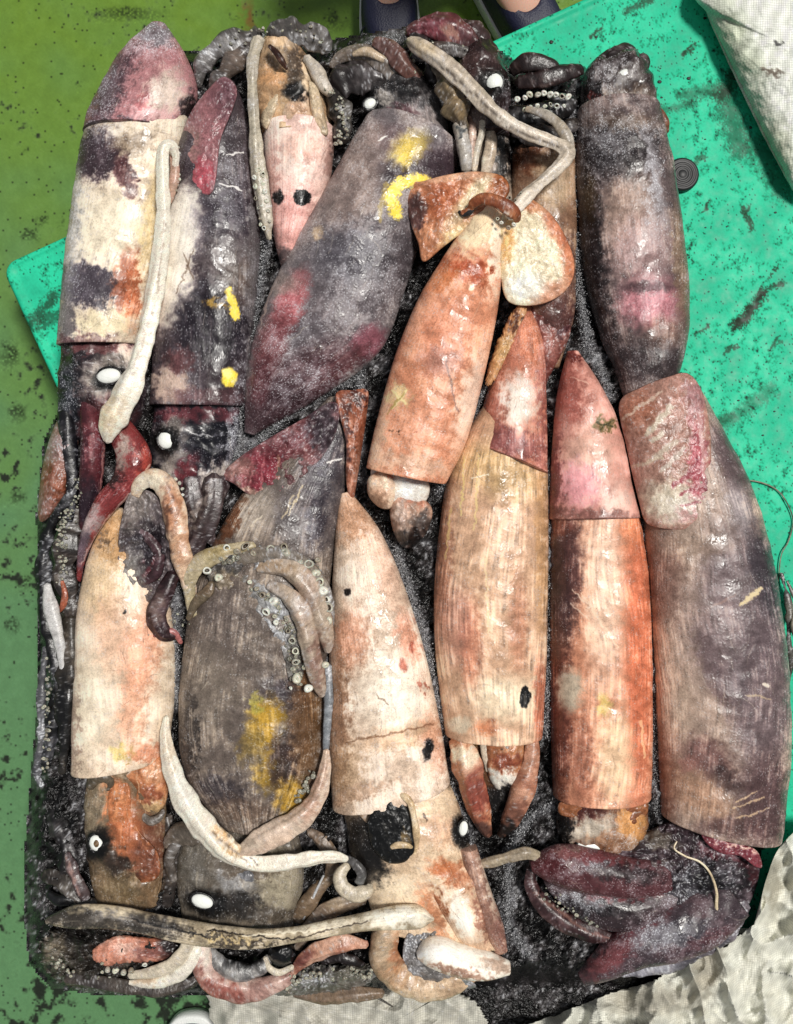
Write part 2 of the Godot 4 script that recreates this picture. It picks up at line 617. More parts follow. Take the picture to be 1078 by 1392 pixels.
# ================================================================ the scene
func _ready() -> void:
	H = DECK + 0.095 + 0.001 / K
	var cam := Camera3D.new()
	cam.name = "camera"
	cam.fov = FOV
	cam.near = 0.05
	cam.far = 60.0
	cam.position = Vector3(0, H, 0)
	cam.rotation_degrees = Vector3(-90, 0, 0)
	add_child(cam)
	cam.current = true

	var env := Environment.new()
	env.background_mode = Environment.BG_SKY
	var sky := Sky.new()
	var sm := ProceduralSkyMaterial.new()
	sm.sky_top_color = Color(0.95, 0.97, 1.0)
	sm.sky_horizon_color = Color(0.72, 0.76, 0.78)
	sm.sky_curve = 0.25
	sm.ground_bottom_color = Color(0.25, 0.27, 0.25)
	sm.ground_horizon_color = Color(0.6, 0.62, 0.62)
	sm.sky_energy_multiplier = 0.5
	sm.sun_angle_max = 0.0
	sky.sky_material = sm
	env.sky = sky
	env.tonemap_mode = Environment.TONE_MAPPER_LINEAR
	env.tonemap_exposure = 1.2
	env.sdfgi_enabled = true
	env.ssao_enabled = true
	env.ssil_enabled = true
	var we := WorldEnvironment.new()
	we.name = "world"
	we.environment = env
	add_child(we)

	var sun := DirectionalLight3D.new()
	sun.name = "daylight"
	sun.light_energy = 0.95
	sun.light_color = Color(1.0, 0.985, 0.96)
	sun.light_angular_distance = 12.0
	sun.shadow_enabled = true
	sun.rotation_degrees = Vector3(-68, 118, 0)
	add_child(sun)

	rng.seed = 7
	noise(n_large, FastNoiseLite.TYPE_SIMPLEX, 1.0 / 70.0, 2, 11)
	noise(n_slow, FastNoiseLite.TYPE_SIMPLEX_SMOOTH, 1.0 / 260.0, 1, 91)
	noise(n_mid, FastNoiseLite.TYPE_SIMPLEX, 1.0 / 19.0, 3, 23)
	noise(n_fine, FastNoiseLite.TYPE_SIMPLEX, 1.0 / 5.0, 2, 37)
	noise(n_grain, FastNoiseLite.TYPE_SIMPLEX, 1.0 / 2.3, 1, 53)
	noise(n_ridge, FastNoiseLite.TYPE_SIMPLEX, 1.0 / 55.0, 2, 71)
	n_ridge.fractal_gain = 0.3
	n_ridge.fractal_type = FastNoiseLite.FRACTAL_RIDGED

	var bump := seamless(512, 0.035, 4, 5, 0.0, 1.0)
	flesh_mat = surface_mat(0.42, 0.05)
	flesh_mat.heightmap_texture = bump
	flesh_mat.albedo_texture = seamless(512, 0.11, 3, 61, 0.72, 1.12)
	flesh_mat.roughness_texture = seamless(256, 0.03, 3, 9, 0.55, 1.25)
	ice_mat = surface_mat(0.3, 0.5, 0.6)
	ice_mat.heightmap_texture = bump
	cup_mat = StandardMaterial3D.new()
	cup_mat.albedo_color = Color(0.80, 0.79, 0.72)
	cup_mat.roughness = 0.35
	for c in [Color(0.78, 0.77, 0.70), Color(0.66, 0.65, 0.60), Color(0.84, 0.83, 0.79), Color(0.55, 0.52, 0.46)]:
		var m := StandardMaterial3D.new()
		m.vertex_color_use_as_albedo = true
		m.albedo_color = c
		m.roughness = 0.3
		m.subsurf_scatter_enabled = true
		m.subsurf_scatter_strength = 0.15
		cup_mats.append(m)
	cup_mat = cup_mats[1]
	sucker_mesh = cup_mesh([[0.0, -0.05], [0.3, 0.0], [0.5, 0.2], [0.58, 0.55], [0.75, 0.72], [0.95, 0.55], [1.0, 0.2], [0.85, -0.3], [0.5, -0.6], [0.0, -0.6]], 3)
	bulb_mesh = cup_mesh([[0.0, 0.62], [0.22, 0.60], [0.34, 0.66], [0.5, 0.82], [0.78, 0.72], [0.97, 0.42], [1.0, 0.1], [0.85, -0.3], [0.5, -0.6], [0.0, -0.6]], 1)

	build_floor()
	build_pallet()
	build_ice()
	build_squids()
	build_around()


# a sucker: fleshy cup round a dark horny ring
func cup_mesh(prof: Array, dark_rows: int) -> ArrayMesh:
	var pos := PackedVector3Array()
	var col := PackedColorArray()
	var nu := 16
	for j in prof.size():
		for i in nu:
			var a := TAU * i / nu
			var w := 1.0 + 0.07 * sin(a * 2.0 + 1.0) + 0.05 * sin(a * 3.0)
			pos.append(Vector3(cos(a) * prof[j][0] * w, prof[j][1], sin(a) * prof[j][0] * w))
			col.append(Color(0.10, 0.085, 0.07) if j < dark_rows else Color(1, 1, 1))
	return mesh_of(pos, PackedVector2Array(), col, grid_index(nu, prof.size(), true, false))


# ---------------------------------------------------------------- floor, pallet, ice
func build_floor() -> void:
	var w := 760
	var h := 960
	var size := Vector2(1.9, 2.4)
	var data := PackedByteArray()
	data.resize(w * h * 3)
	var aux := PackedByteArray()
	aux.resize(w * h * 3)
	var k := 0
	for j in h:
		for i in w:
			var x := float(i) * 2.5
			var y := float(j) * 2.5
			var n1 := n_large.get_noise_2d(x * 0.35, y * 0.35)
			var n2 := n_mid.get_noise_2d(x * 0.55 + 90.0, y * 0.55)
			var n3 := n_fine.get_noise_2d(x * 0.8, y * 0.8 + 40.0)
			var g := n_grain.get_noise_2d(x, y)
			var py := (float(j) / h - 0.5) * size.y * 843.0 + 696.0
			var warm := clampf(1.1 - py / 700.0 + n1 * 0.3, 0.0, 1.0)
			var c := Color(0.335, 0.485, 0.33).lerp(Color(0.385, 0.50, 0.19), warm)
			c = c.lerp(Color(0.36, 0.52, 0.34), clampf(n1 * 0.6 + 0.1, 0.0, 0.5) * 0.4)
			var scr := n_fine.get_noise_2d((x + y) * 0.25, (x - y) * 1.3)
			c = c * (1.0 + 0.04 * n2 + 0.025 * n3 + 0.03 * scr)
			var low := smoothstep(400.0, 700.0, py) * 0.20 + smoothstep(1100.0, 1380.0, py) * 0.26 + smoothstep(60.0, -20.0, py) * 0.1
			var d := n2 * 0.66 + n3 * 0.16 + n1 * 0.5 - 0.3 + low
			if d > 0.36:
				c = c.lerp(Color(0.06, 0.075, 0.05), minf((d - 0.36) * 4.5, 0.88))
			elif d > 0.22:
				c = c.lerp(Color(0.10, 0.16, 0.08), (d - 0.22) * 1.5)
			if g + n3 * 0.5 > 1.15:
				c = c.lerp(Color(0.05, 0.05, 0.04), 0.7)
			var px := (float(i) / w - 0.5) * size.x * 843.0 + 539.0
			var rust := Vector2((px - 336.0 + n2 * 10.0) / 9.0, (py - 22.0 + n3 * 6.0) / 26.0).length()
			if rust < 1.0:
				c = c.lerp(Color(0.50, 0.27, 0.17), (1.0 - rust) * 0.8)
			for q in [[318, 20, 7, 6], [170, 18, 60, 12], [452, 26, 20, 18], [110, 115, 5, 4], [75, 232, 4, 3], [55, 300, 14, 8], [42, 318, 16, 10], [30, 205, 5, 4], [82, 302, 8, 7], [12, 480, 20, 26], [24, 560, 12, 16], [20, 675, 16, 12], [18, 850, 16, 14], [30, 790, 14, 10]]:
				var far := Vector2((px - q[0] + n2 * 12.0) / q[2], (py - q[1] + n3 * 8.0) / q[3]).length() + n3 * 0.5
				if far < 1.0: c = c.lerp(Color(0.09, 0.12, 0.07), minf((1.0 - far) * (0.7 + n3 * 1.2), 0.7))
			data[k] = int(clampf(c.r, 0, 1) * 255)
			data[k + 1] = int(clampf(c.g, 0, 1) * 255)
			data[k + 2] = int(clampf(c.b, 0, 1) * 255)
			aux[k] = int(clampf(0.5 + n3 * 0.2 + n2 * 0.2, 0, 1) * 255)
			aux[k + 1] = int(clampf(0.24 + n2 * 0.12 + maxf(d, 0.0) * 0.4, 0.12, 1) * 255)
			k += 3
	var m := StandardMaterial3D.new()
	m.albedo_texture = ImageTexture.create_from_image(Image.create_from_data(w, h, false, Image.FORMAT_RGB8, data))
	var at := ImageTexture.create_from_image(Image.create_from_data(w, h, false, Image.FORMAT_RGB8, aux))
	m.roughness_texture = at
	m.roughness_texture_channel = BaseMaterial3D.TEXTURE_CHANNEL_GREEN
	m.heightmap_enabled = true
	m.heightmap_texture = at
	m.heightmap_scale = 0.08
	m.metallic_specular = 0.35
	var pos := PackedVector3Array()
	var uv := PackedVector2Array()
	for j in 9:
		for i in 9:
			var p := Vector3((i - 4) * 2.0, 0, (j - 4) * 2.0)
			pos.append(p)
			uv.append(Vector2(p.x / size.x + 0.5, p.z / size.y + 0.5))
	var f := put("floor", mesh_of(pos, uv, PackedColorArray(), grid_index(9, 9, false, false)), m, self)
	tag(f, "green painted concrete floor spotted with black grime", "", "", "structure")


func build_pallet() -> void:
	# corner of the deck, and its two directions in plan
	var c0 := P(2, 362, 0.0)
	var ux := Vector3(cos(deg_to_rad(24.6)), 0, -sin(deg_to_rad(24.6)))
	var uz := Vector3(-ux.z, 0, ux.x)
	var t := thing("plastic_pallet", "turquoise plastic pallet with dirt smears under the frozen squid block", "pallet", Vector3(c0.x, 0, c0.z))
	var wid := 1.42
	var dep := 1.75
	var rc := 0.022
	var ring := PackedVector2Array()
	for q in [[rc, rc, 180.0], [wid - rc, rc, 270.0], [wid - rc, dep - rc, 0.0], [rc, dep - rc, 90.0]]:
		for i in 7:
			var a: float = deg_to_rad(q[2] + i * 15.0)
			ring.append(Vector2(q[0] + cos(a) * rc, q[1] + sin(a) * rc))
	var n := ring.size()
	var mid := Vector2(wid, dep) * 0.5
	var pos := PackedVector3Array()
	var uv := PackedVector2Array()
	var prof := [[0.0, 0.0], [0.012, 0.0], [0.009, 0.0035], [0.005, 0.004], [0.002, 0.003], [0.0, 0.0], [0.0, -0.035], [0.004, -0.036], [0.03, -0.036]]
	for j in prof.size() + 1:
		for i in n:
			var p := ring[i]
			var y := DECK
			if j == 0:
				p = mid
			else:
				var inw := (mid - p)
				inw = Vector2(signf(inw.x), signf(inw.y))
				var out := (p - Vector2(clampf(p.x, rc, wid - rc), clampf(p.y, rc, dep - rc)))
				var nn := out.normalized() if out.length() > 1e-5 else -inw.normalized()
				p = p - nn * prof[j - 1][0]
				y += prof[j - 1][1]
				if j == 1: p = ring[i] - nn * 0.02
			var v := ux * p.x + uz * p.y
			v.y = y
			pos.append(v)
			uv.append(Vector2(p.x / wid, p.y / dep))
	# texture
	var w := 1000
	var h := 920
	var data := PackedByteArray()
	data.resize(w * h * 3)
	var aux := PackedByteArray()
	aux.resize(w * h * 3)
	var smears := [[1035, 400, 1005, 440, 7, 0.9], [1062, 382, 1030, 402, 2.5, 0.7], [1012, 285, 1020, 310, 5, 0.7], [1000, 95, 980, 130, 9, 0.55], [985, 130, 1005, 200, 16, 0.45],
		[930, 130, 975, 120, 9, 0.4], [1045, 530, 985, 575, 10, 0.3], [990, 565, 960, 590, 5, 0.35], [850, 15, 880, 0, 5, 0.6], [815, 40, 800, 50, 3, 0.7], [945, 60, 925, 75, 3, 0.8], [955, 210, 925, 235, 3, 0.5], [965, 275, 958, 285, 3, 0.8],
		[40, 445, 72, 400, 7, 0.6], [60, 440, 75, 430, 8, 0.5], [1030, 200, 1060, 255, 15, 0.35], [1060, 460, 1045, 475, 3, 0.6], [1000, 470, 985, 480, 2, 0.6], [945, 455, 960, 440, 2, 0.7], [1060, 360, 1025, 400, 1.2, 0.8], [940, 140, 900, 150, 6, 0.35]]
	var k := 0
	for j in h:
		for i in w:
			var v := c0 + ux * (float(i) / w * wid) + uz * (float(j) / h * dep)
			var p := plan(Vector3(v.x, DECK, v.z))
			var x := p.x
			var y := p.y
			var shown := (x > 860.0 and x < 1300.0) or y < 140.0 or x < 130.0
			var c := Color(0.15, 0.74, 0.575)
			var hgt := 0.5
			var ro := 0.6
			if shown:
				var n1 := n_large.get_noise_2d(x * 0.7 + 300.0, y * 0.7)
				var n2 := n_mid.get_noise_2d(x * 0.8, y * 0.8 + 77.0)
				var n3 := n_fine.get_noise_2d(x * 0.9 + 11.0, y * 0.9)
				var g := n_grain.get_noise_2d(x, y)
				c = c * (1.0 + 0.10 * n1 + 0.06 * n2 + 0.04 * n3)
				var d := n2 * 0.8 + n3 * 0.5 + n1 * 0.4
				if d > 0.74:
					c = c.lerp(Color(0.05, 0.11, 0.08), minf((d - 0.74) * 4.0, 0.8))
				elif d > 0.36:
					c = c.lerp(Color(0.05, 0.30, 0.20), (d - 0.3) * 1.4)
				if g + n3 * 0.55 > 1.12:
					c = c.lerp(Color(0.03, 0.06, 0.05), 0.75)
				var scr := n_fine.get_noise_2d((x + y * 0.7) * 0.12, (x * 0.7 - y) * 1.4)
				if scr > 0.5 and n1 > 0.0:
					c = c.lerp(Color(0.15, 0.78, 0.60), 0.5)
				for s in smears:
					var ax: float = s[2] - s[0]
					var ay: float = s[3] - s[1]
					var bx: float = x + n2 * 6.0 - s[0]
					var by: float = y + n3 * 3.0 - s[1]
					var t2 := clampf((bx * ax + by * ay) / (ax * ax + ay * ay), 0.0, 1.0)
					var dd: float = Vector2(bx - ax * t2, by - ay * t2).length() / s[4]
					if dd < 1.6:
						var ang := n_fine.get_noise_2d((bx * ay - by * ax) * 0.05, (bx * ax + by * ay) * 0.002)
						c = c.lerp(Color(0.10, 0.11, 0.06), (1.0 - smoothstep(0.4, 1.5, dd + n3 * 0.4 + ang * 0.8)) * s[5])
				hgt = 0.5 + n2 * 0.2 + n3 * 0.15
				ro = 0.58 + n2 * 0.2
			data[k] = int(clampf(c.r, 0, 1) * 255)
			data[k + 1] = int(clampf(c.g, 0, 1) * 255)
			data[k + 2] = int(clampf(c.b, 0, 1) * 255)
			aux[k] = int(clampf(hgt, 0, 1) * 255)
			aux[k + 1] = int(clampf(ro, 0.15, 1) * 255)
			k += 3
	var m := StandardMaterial3D.new()
	m.albedo_texture = ImageTexture.create_from_image(Image.create_from_data(w, h, false, Image.FORMAT_RGB8, data))
	var at := ImageTexture.create_from_image(Image.create_from_data(w, h, false, Image.FORMAT_RGB8, aux))
	m.roughness_texture = at
	m.roughness_texture_channel = BaseMaterial3D.TEXTURE_CHANNEL_GREEN
	m.heightmap_enabled = true
	m.heightmap_texture = at
	m.heightmap_scale = 0.04
	m.metallic_specular = 0.3
	put("deck", mesh_of(pos, uv, PackedColorArray(), grid_index(n, prof.size() + 1, true, false)), m, t)
	var fm := StandardMaterial3D.new()
	fm.albedo_color = Color(0.02, 0.55, 0.40)
	fm.roughness = 0.5
	for i in 3:
		for j in 3:
			var b := BoxMesh.new()
			b.size = Vector3(0.13, DECK - 0.034, 0.13)
			var o := put("foot", b, fm, t)
			var q := ux * (0.10 + i * (wid - 0.2) / 2.0) + uz * (0.10 + j * (dep - 0.2) / 2.0)
			o.position = Vector3(q.x, (DECK - 0.034) / 2.0, q.z)
			o.rotation.y = deg_to_rad(24.6)


var ice_outline := [[275, 72], [345, 44], [440, 58], [560, 38], [655, 56], [700, 84], [790, 92], [845, 112], [890, 200], [905, 400], [915, 520], [1000, 650], [1040, 800], [1048, 1000], [1040, 1130], [1022, 1200], [975, 1290], [925, 1335],
	[860, 1372], [780, 1410], [690, 1430], [620, 1400], [570, 1352], [440, 1346], [300, 1350], [230, 1352], [130, 1350], [70, 1340], [42, 1310], [36, 1250], [36, 1160], [45, 1050], [55, 950], [55, 800], [52, 700], [62, 600], [92, 540], [98, 400], [108, 250], [132, 150], [190, 68]]

# lines of frost caught between the bodies
var frost_lines := [[[490, 490], [488, 560], [486, 650]], [[660, 520], [632, 600], [600, 670]], [[744, 640], [747, 780], [745, 930], [744, 1000]], [[868, 700], [886, 800], [890, 960], [894, 1110]], [[776, 150], [782, 260], [786, 380], [800, 470], [830, 540]],
	[[480, 512], [410, 548], [340, 608]], [[345, 240], [362, 330], [345, 420], [333, 560]], [[325, 560], [322, 610], [318, 650]], [[446, 900], [440, 980], [436, 1050]], [[535, 740], [565, 830], [590, 920], [606, 1010]], [[760, 1090], [720, 1110], [690, 1160]], [[690, 1180], [690, 1260], [720, 1300]],
	[[880, 1130], [850, 1170], [800, 1180]], [[640, 60], [560, 46], [500, 60]], [[440, 60], [350, 50], [280, 80]], [[240, 960], [236, 880], [240, 800]], [[690, 440], [720, 430], [755, 430]], [[610, 1030], [630, 1120], [650, 1180]], [[560, 1290], [610, 1320], [680, 1320]]]


func build_ice() -> void:
	var poly := PackedVector2Array()
	for p in ice_outline:
		poly.append(Vector2(p[0], p[1]))
	var t := thing("frozen_block", "block of black inky ice, grey with frost, that holds all the squid together", "ice block", P(539, 696, 0.0))
	var step := 3.0
	var nx := int(1080.0 / step)
	var ny := int(1440.0 / step)
	var id := PackedInt32Array()
	id.resize(nx * ny)
	id.fill(-1)
	var dist := PackedFloat32Array()
	dist.resize(nx * ny)
	var pos := PackedVector3Array()
	var col := PackedColorArray()
	var segs := poly.size()
	for j in ny:
		for i in nx:
			var p := Vector2(i * step, j * step)
			var d := 1e9
			for s in segs:
				var a := poly[s]
				var b := poly[(s + 1) % segs]
				var q := Geometry2D.get_closest_point_to_segment(p, a, b)
				d = minf(d, p.distance_squared_to(q))
			d = sqrt(d)
			if not Geometry2D.is_point_in_polygon(p, poly):
				d = -d
			dist[j * nx + i] = d
	var sk := skin(Color(0.10, 0.085, 0.085), Color(0.20, 0.165, 0.16), 0.8, {"frost": 0.36, "fibre": 0.02, "mottle": 0.4, "grime": 0.0, "fine": 0.35})
	var frosty := PackedFloat32Array()
	frosty.resize(nx * ny)
	for l in frost_lines:
		for q in l.size() - 1:
			var a := Vector2(l[q][0], l[q][1])
			var b := Vector2(l[q + 1][0], l[q + 1][1])
			for j in range(int((minf(a.y, b.y) - 16.0) / step), int((maxf(a.y, b.y) + 16.0) / step)):
				for i in range(int((minf(a.x, b.x) - 16.0) / step), int((maxf(a.x, b.x) + 16.0) / step)):
					var p := Vector2(i * step, j * step)
					var k := 1.0 - p.distance_to(Geometry2D.get_closest_point_to_segment(p, a, b)) / 15.0
					if k > 0.0: frosty[j * nx + i] = maxf(frosty[j * nx + i], k)
	for j in ny:
		for i in nx:
			var d := dist[j * nx + i]
			if d < -step * 1.5: continue
			var p := Vector2(i * step, j * step)
			var e := clampf((d + n_mid.get_noise_2d(p.x, p.y) * 5.0) / 34.0, 0.0, 1.0)
			var y := 0.067 * sqrt(1.0 - (1.0 - e) * (1.0 - e))
			y += (n_mid.get_noise_2d(p.x * 0.9, p.y * 0.9) * 0.010 + n_large.get_noise_2d(p.x, p.y) * 0.008 + n_fine.get_noise_2d(p.x, p.y) * 0.005) * (0.1 + 0.9 * e)
			y *= 1.0 - 0.75 * smoothstep(1305.0, 1345.0, p.y) * smoothstep(560.0, 600.0, p.x)
			y = maxf(y, 0.001)
			id[j * nx + i] = pos.size()
			var c := sk.at(p.x, p.y, p.x, p.y)
			var rime: float = frosty[j * nx + i]
			if rime > 0.0:
				y += 0.007 * rime
				c = c.lerp(Color(0.52, 0.52, 0.54), clampf(rime * 0.75 + n_fine.get_noise_2d(p.x, p.y) * 0.4, 0.0, 0.8) * minf(rime * 2.5, 1.0))
			pos.append(P(p.x, p.y, y) - t.position)
			col.append(c)
	var idx := PackedInt32Array()
	for j in ny - 1:
		for i in nx - 1:
			var a := id[j * nx + i]
			var b := id[j * nx + i + 1]
			var c := id[(j + 1) * nx + i]
			var d := id[(j + 1) * nx + i + 1]
			if a < 0 or b < 0 or c < 0 or d < 0: continue
			idx.append_array([a, b, c, b, d, c])
	# its flat underside
	var first := pos.size()
	for p in poly:
		pos.append(P(p.x, p.y, 0.0006) - t.position)
		col.append(Color(0.12, 0.12, 0.13))
	for i in Geometry2D.triangulate_polygon(poly):
		idx.append(first + i)
	put("ice", mesh_of(pos, PackedVector2Array(), col, idx), ice_mat, t)
	# frost grains: loose crystals in the gaps
	var grain := SphereMesh.new()
	grain.radius = 1.0
	grain.height = 1.5
	grain.radial_segments = 5
	grain.rings = 2
	var spots := []
	for l in frost_lines:
		for s in l.size() - 1:
			var a := Vector2(l[s][0], l[s][1])
			var b := Vector2(l[s + 1][0], l[s + 1][1])
			var many := int(a.distance_to(b) * 8.0)
			for q in many:
				var p := a.lerp(b, rng.randf()) + Vector2(rng.randfn(0, 4.0), rng.randfn(0, 4.0))
				spots.append([p.x, p.y, 0.073 + rng.randf() * 0.008 + n_mid.get_noise_2d(p.x, p.y) * 0.008, rng.randf_range(0.4, 1.05), rng.randf()])
	for q in 9000:
		var p := Vector2(rng.randf_range(30, 1060), rng.randf_range(40, 1390))
		var i := clampi(int(p.x / step), 0, nx - 1)
		var j := clampi(int(p.y / step), 0, ny - 1)
		if id[j * nx + i] < 0: continue
		if n_mid.get_noise_2d(p.x * 0.6 + 33.0, p.y * 0.6) < -0.05: continue
		spots.append([p.x, p.y, pos[id[j * nx + i]].y, rng.randf_range(0.3, 0.8), rng.randf() * 0.6])
	var mm := MultiMesh.new()
	mm.transform_format = MultiMesh.TRANSFORM_3D
	mm.use_colors = true
	mm.mesh = grain
	mm.instance_count = spots.size()
	for i in spots.size():
		var s: Array = spots[i]
		var at := P(s[0], s[1], s[2]) - t.position
		var b := Basis.from_euler(Vector3(rng.randf() * 6.0, rng.randf() * 6.0, rng.randf() * 6.0)).scaled(Vector3.ONE * s[3] * 0.001)
		mm.set_instance_transform(i, Transform3D(b, at))
		var v: float = 0.16 + 0.46 * s[4] * s[4]
		mm.set_instance_color(i, Color(v, v * 1.01, v * 1.04))
	var mi := MultiMeshInstance3D.new()
	mi.name = "frost_crystals"
	mi.multimesh = mm
	var gm := StandardMaterial3D.new()
	gm.vertex_color_use_as_albedo = true
	gm.albedo_color = Color.WHITE
	gm.roughness = 0.25
	mi.material_override = gm
	mi.set_meta("kind", "stuff")
	t.add_child(mi, true)


# ---------------------------------------------------------------- the squid
const A := 0.078


func squid(label: String, x: float, y: float, group := "squid frozen in the block") -> Node3D:
	return thing("squid", label, "squid", P(x, y, A), group)


func build_squids() -> void:
	squid_corner()
	squid_spotted()
	squid_upright()
	squid_slate()
	squid_behind()
	squid_sucker_head()
	squid_bright()
	squid_folded()
	squid_pointed()
	squid_charcoal()
	squid_broad()
	squid_ochre()
	squid_cream()
	squid_hole()
	squid_edge()
	squid_bottom()


func squid_corner() -> void:
	var t := squid("cream and slate banded squid with rosy tail tip, long white tentacle lying along it", 140, 300)
	var l := [[206, 40], [166, 80], [130, 145], [112, 200], [99, 280], [87, 380], [79, 468]]
	var r := [[224, 42], [250, 80], [262, 130], [250, 190], [237, 280], [214, 380], [190, 466]]
	loft("mantle", t, l, r, [0.008, 0.030, 0.044, 0.047, 0.048, 0.046, 0.042], A, skin(Color(0.76, 0.69, 0.60), CREAM, 0.6, {"frost": 0.2, "marks": [
		[130, 210, 36, 34, 0, PURPLE, 0.95, 0.35], [172, 240, 12, 32, -20, MAROON, 0.85, 0.4], [180, 195, 30, 14, 0, Color(0.5, 0.42, 0.34), 0.7, 0.5],
		[150, 310, 48, 44, 0, Color(0.85, 0.80, 0.70), 0.8, 0.5], [205, 300, 12, 70, 8, Color(0.72, 0.62, 0.42), 0.7, 0.5],
		[118, 388, 46, 30, 8, Color(0.31, 0.27, 0.32), 0.96, 0.25], [172, 384, 17, 42, 8, RUST, 0.9, 0.4], [180, 420, 12, 30, 5, Color(0.74, 0.40, 0.26), 0.7, 0.5],
		[140, 440, 44, 15, -4, Color(0.83, 0.77, 0.63), 0.9, 0.4], [90, 440, 14, 40, 0, SLATE, 0.8, 0.4], [105, 464, 50, 8, 0, MAROON, 0.6, 0.4], [94, 340, 9, 110, 6, GREY, 0.6, 0.6]],
		"frosts": [[100, 280, 18, 160, 0.5], [135, 175, 60, 30, 0.35]]}), {"open": true, "bow": 0.004})
	var fl := [[205, 32], [164, 78], [127, 144], [115, 182]]
	var fr := [[226, 34], [254, 78], [268, 128], [246, 184]]
	loft("fin", t, fl, fr, [0.008, 0.035, 0.049, 0.051], A, skin(Color(0.64, 0.43, 0.44), Color(0.56, 0.36, 0.38), 0.6, {"frost": 0.22, "marks": [
		[225, 130, 26, 34, 20, Color(0.74, 0.68, 0.62), 0.9, 0.5], [205, 152, 30, 9, 10, Color(0.82, 0.62, 0.62), 0.7, 0.5], [196, 140, 10, 8, 0, RED, 0.6, 0.6], [150, 120, 18, 60, 25, PURPLE, 0.75, 0.5],
		[215, 45, 26, 16, 0, SLATE, 0.8, 0.5], [165, 172, 48, 9, 4, PURPLE, 0.8, 0.5], [255, 150, 8, 24, 10, BLACK, 0.7, 0.5]],
		"frosts": [[205, 52, 50, 34, 0.65], [140, 120, 26, 80, 0.5]]}), {"bow": 0.003})
	loft("head", t, [[84, 455], [81, 500], [80, 545], [88, 600]], [[186, 455], [196, 500], [198, 545], [180, 592]], [0.029, 0.037, 0.036, 0.020], A - 0.004, skin(Color(0.20, 0.16, 0.19), Color(0.30, 0.22, 0.25), 0.6, {"frost": 0.2, "marks": [
		[138, 472, 60, 9, 0, Color(0.45, 0.26, 0.27), 0.9, 0.4], [152, 512, 42, 32, -15, Color(0.56, 0.52, 0.48), 0.85, 0.45], [176, 480, 18, 12, 30, CREAM, 0.7, 0.5], [90, 540, 14, 60, 0, Color(0.12, 0.13, 0.17), 0.9, 0.4],
		[125, 575, 22, 30, 0, MAROON, 0.9, 0.4], [160, 560, 26, 24, 0, Color(0.40, 0.22, 0.23), 0.8, 0.5], [150, 514, 25, 17, -8, Color(0.07, 0.07, 0.08), 0.97, 0.3, 1]], "frosts": [[88, 520, 22, 80, 0.5]]}), {"lump": 0.004})
	eye(t, 148, 511, A + 0.033, 16, 10, 8)
	var red := skin(Color(0.36, 0.15, 0.19), Color(0.28, 0.13, 0.18), 0.7, {"frost": 0.3, "marks": [[128, 600, 10, 50, 0, Color(0.48, 0.19, 0.22), 0.8, 0.6], [120, 685, 18, 30, 0, Color(0.20, 0.15, 0.21), 0.8, 0.5]], "lines": [[137, 556, 142, 600, 1.4, Color(0.74, 0.50, 0.47), 0.8], [142, 600, 138, 665, 1.4, Color(0.74, 0.50, 0.47), 0.7]]})
	loft("arm", t, [[108, 540], [110, 580], [110, 620], [108, 660], [108, 700], [108, 745]], [[136, 545], [142, 590], [142, 620], [138, 662], [124, 702], [112, 748]], [0.012, 0.018, 0.017, 0.013, 0.010, 0.003], [0.094, 0.100, 0.099, 0.095, 0.088, 0.080], red)
	var red2 := skin(Color(0.55, 0.20, 0.20), Color(0.46, 0.17, 0.18), 0.6, {"frost": 0.16, "marks": [[166, 612, 11, 26, 15, Color(0.62, 0.56, 0.52), 0.9, 0.5], [150, 645, 14, 16, 0, Color(0.20, 0.14, 0.14), 0.85, 0.5], [198, 622, 9, 26, 0, Color(0.70, 0.27, 0.22), 0.8, 0.5], [120, 712, 14, 26, 30, Color(0.64, 0.58, 0.57), 0.9, 0.5], [110, 745, 12, 26, 10, Color(0.40, 0.33, 0.38), 0.9, 0.5]],
		"lines": [[204, 630, 190, 658, 1.5, Color(0.80, 0.68, 0.60), 0.8], [190, 658, 140, 712, 1.8, Color(0.80, 0.66, 0.60), 0.8], [140, 712, 112, 765, 1.5, Color(0.72, 0.64, 0.62), 0.7]]})
	loft("arm", t, [[148, 596], [158, 620], [154, 648], [134, 672], [117, 706], [107, 745], [104, 785]], [[172, 566], [198, 600], [206, 628], [190, 660], [146, 706], [120, 750], [110, 790]], [0.010, 0.017, 0.018, 0.016, 0.014, 0.010, 0.003], [0.100, 0.106, 0.108, 0.106, 0.102, 0.094, 0.084], red2)
	var dark := skin(Color(0.14, 0.13, 0.17), INK, 0.6, {"frost": 0.3})
	tube("arm", t, [[90, 560, 0.090, 11], [94, 610, 0.094, 11], [98, 660, 0.094, 9], [92, 710, 0.090, 8], [86, 760, 0.085, 6], [84, 800, 0.08, 3]], dark, {"flat": 0.8})
	var pale := skin(Color(0.91, 0.87, 0.80), Color(0.84, 0.77, 0.68), 0.5, {"frost": 0.06, "fibre": 0.036, "marks": [[150, 560, 16, 30, 20, Color(0.80, 0.70, 0.56), 0.7, 0.6], [170, 500, 5, 60, 15, Color(0.9, 0.87, 0.82), 0.8, 0.6]], "lines": [[224, 300, 214, 400, 1.6, Color(0.5, 0.42, 0.36), 0.5], [208, 420, 180, 510, 1.6, Color(0.5, 0.42, 0.36), 0.4]]})
	tube("tentacle", t, [[237, 232, 0.118, 4], [239, 212, 0.124, 5], [232, 198, 0.130, 7], [222, 204, 0.132, 7], [221, 240, 0.131, 8], [222, 300, 0.128, 10], [216, 360, 0.125, 11], [208, 410, 0.124, 12], [198, 460, 0.124, 13], [183, 510, 0.126, 15], [163, 552, 0.127, 18], [150, 578, 0.124, 15], [146, 600, 0.118, 6]], pale, {"flat": 0.7, "sides": 22, "ridge": 0.06})
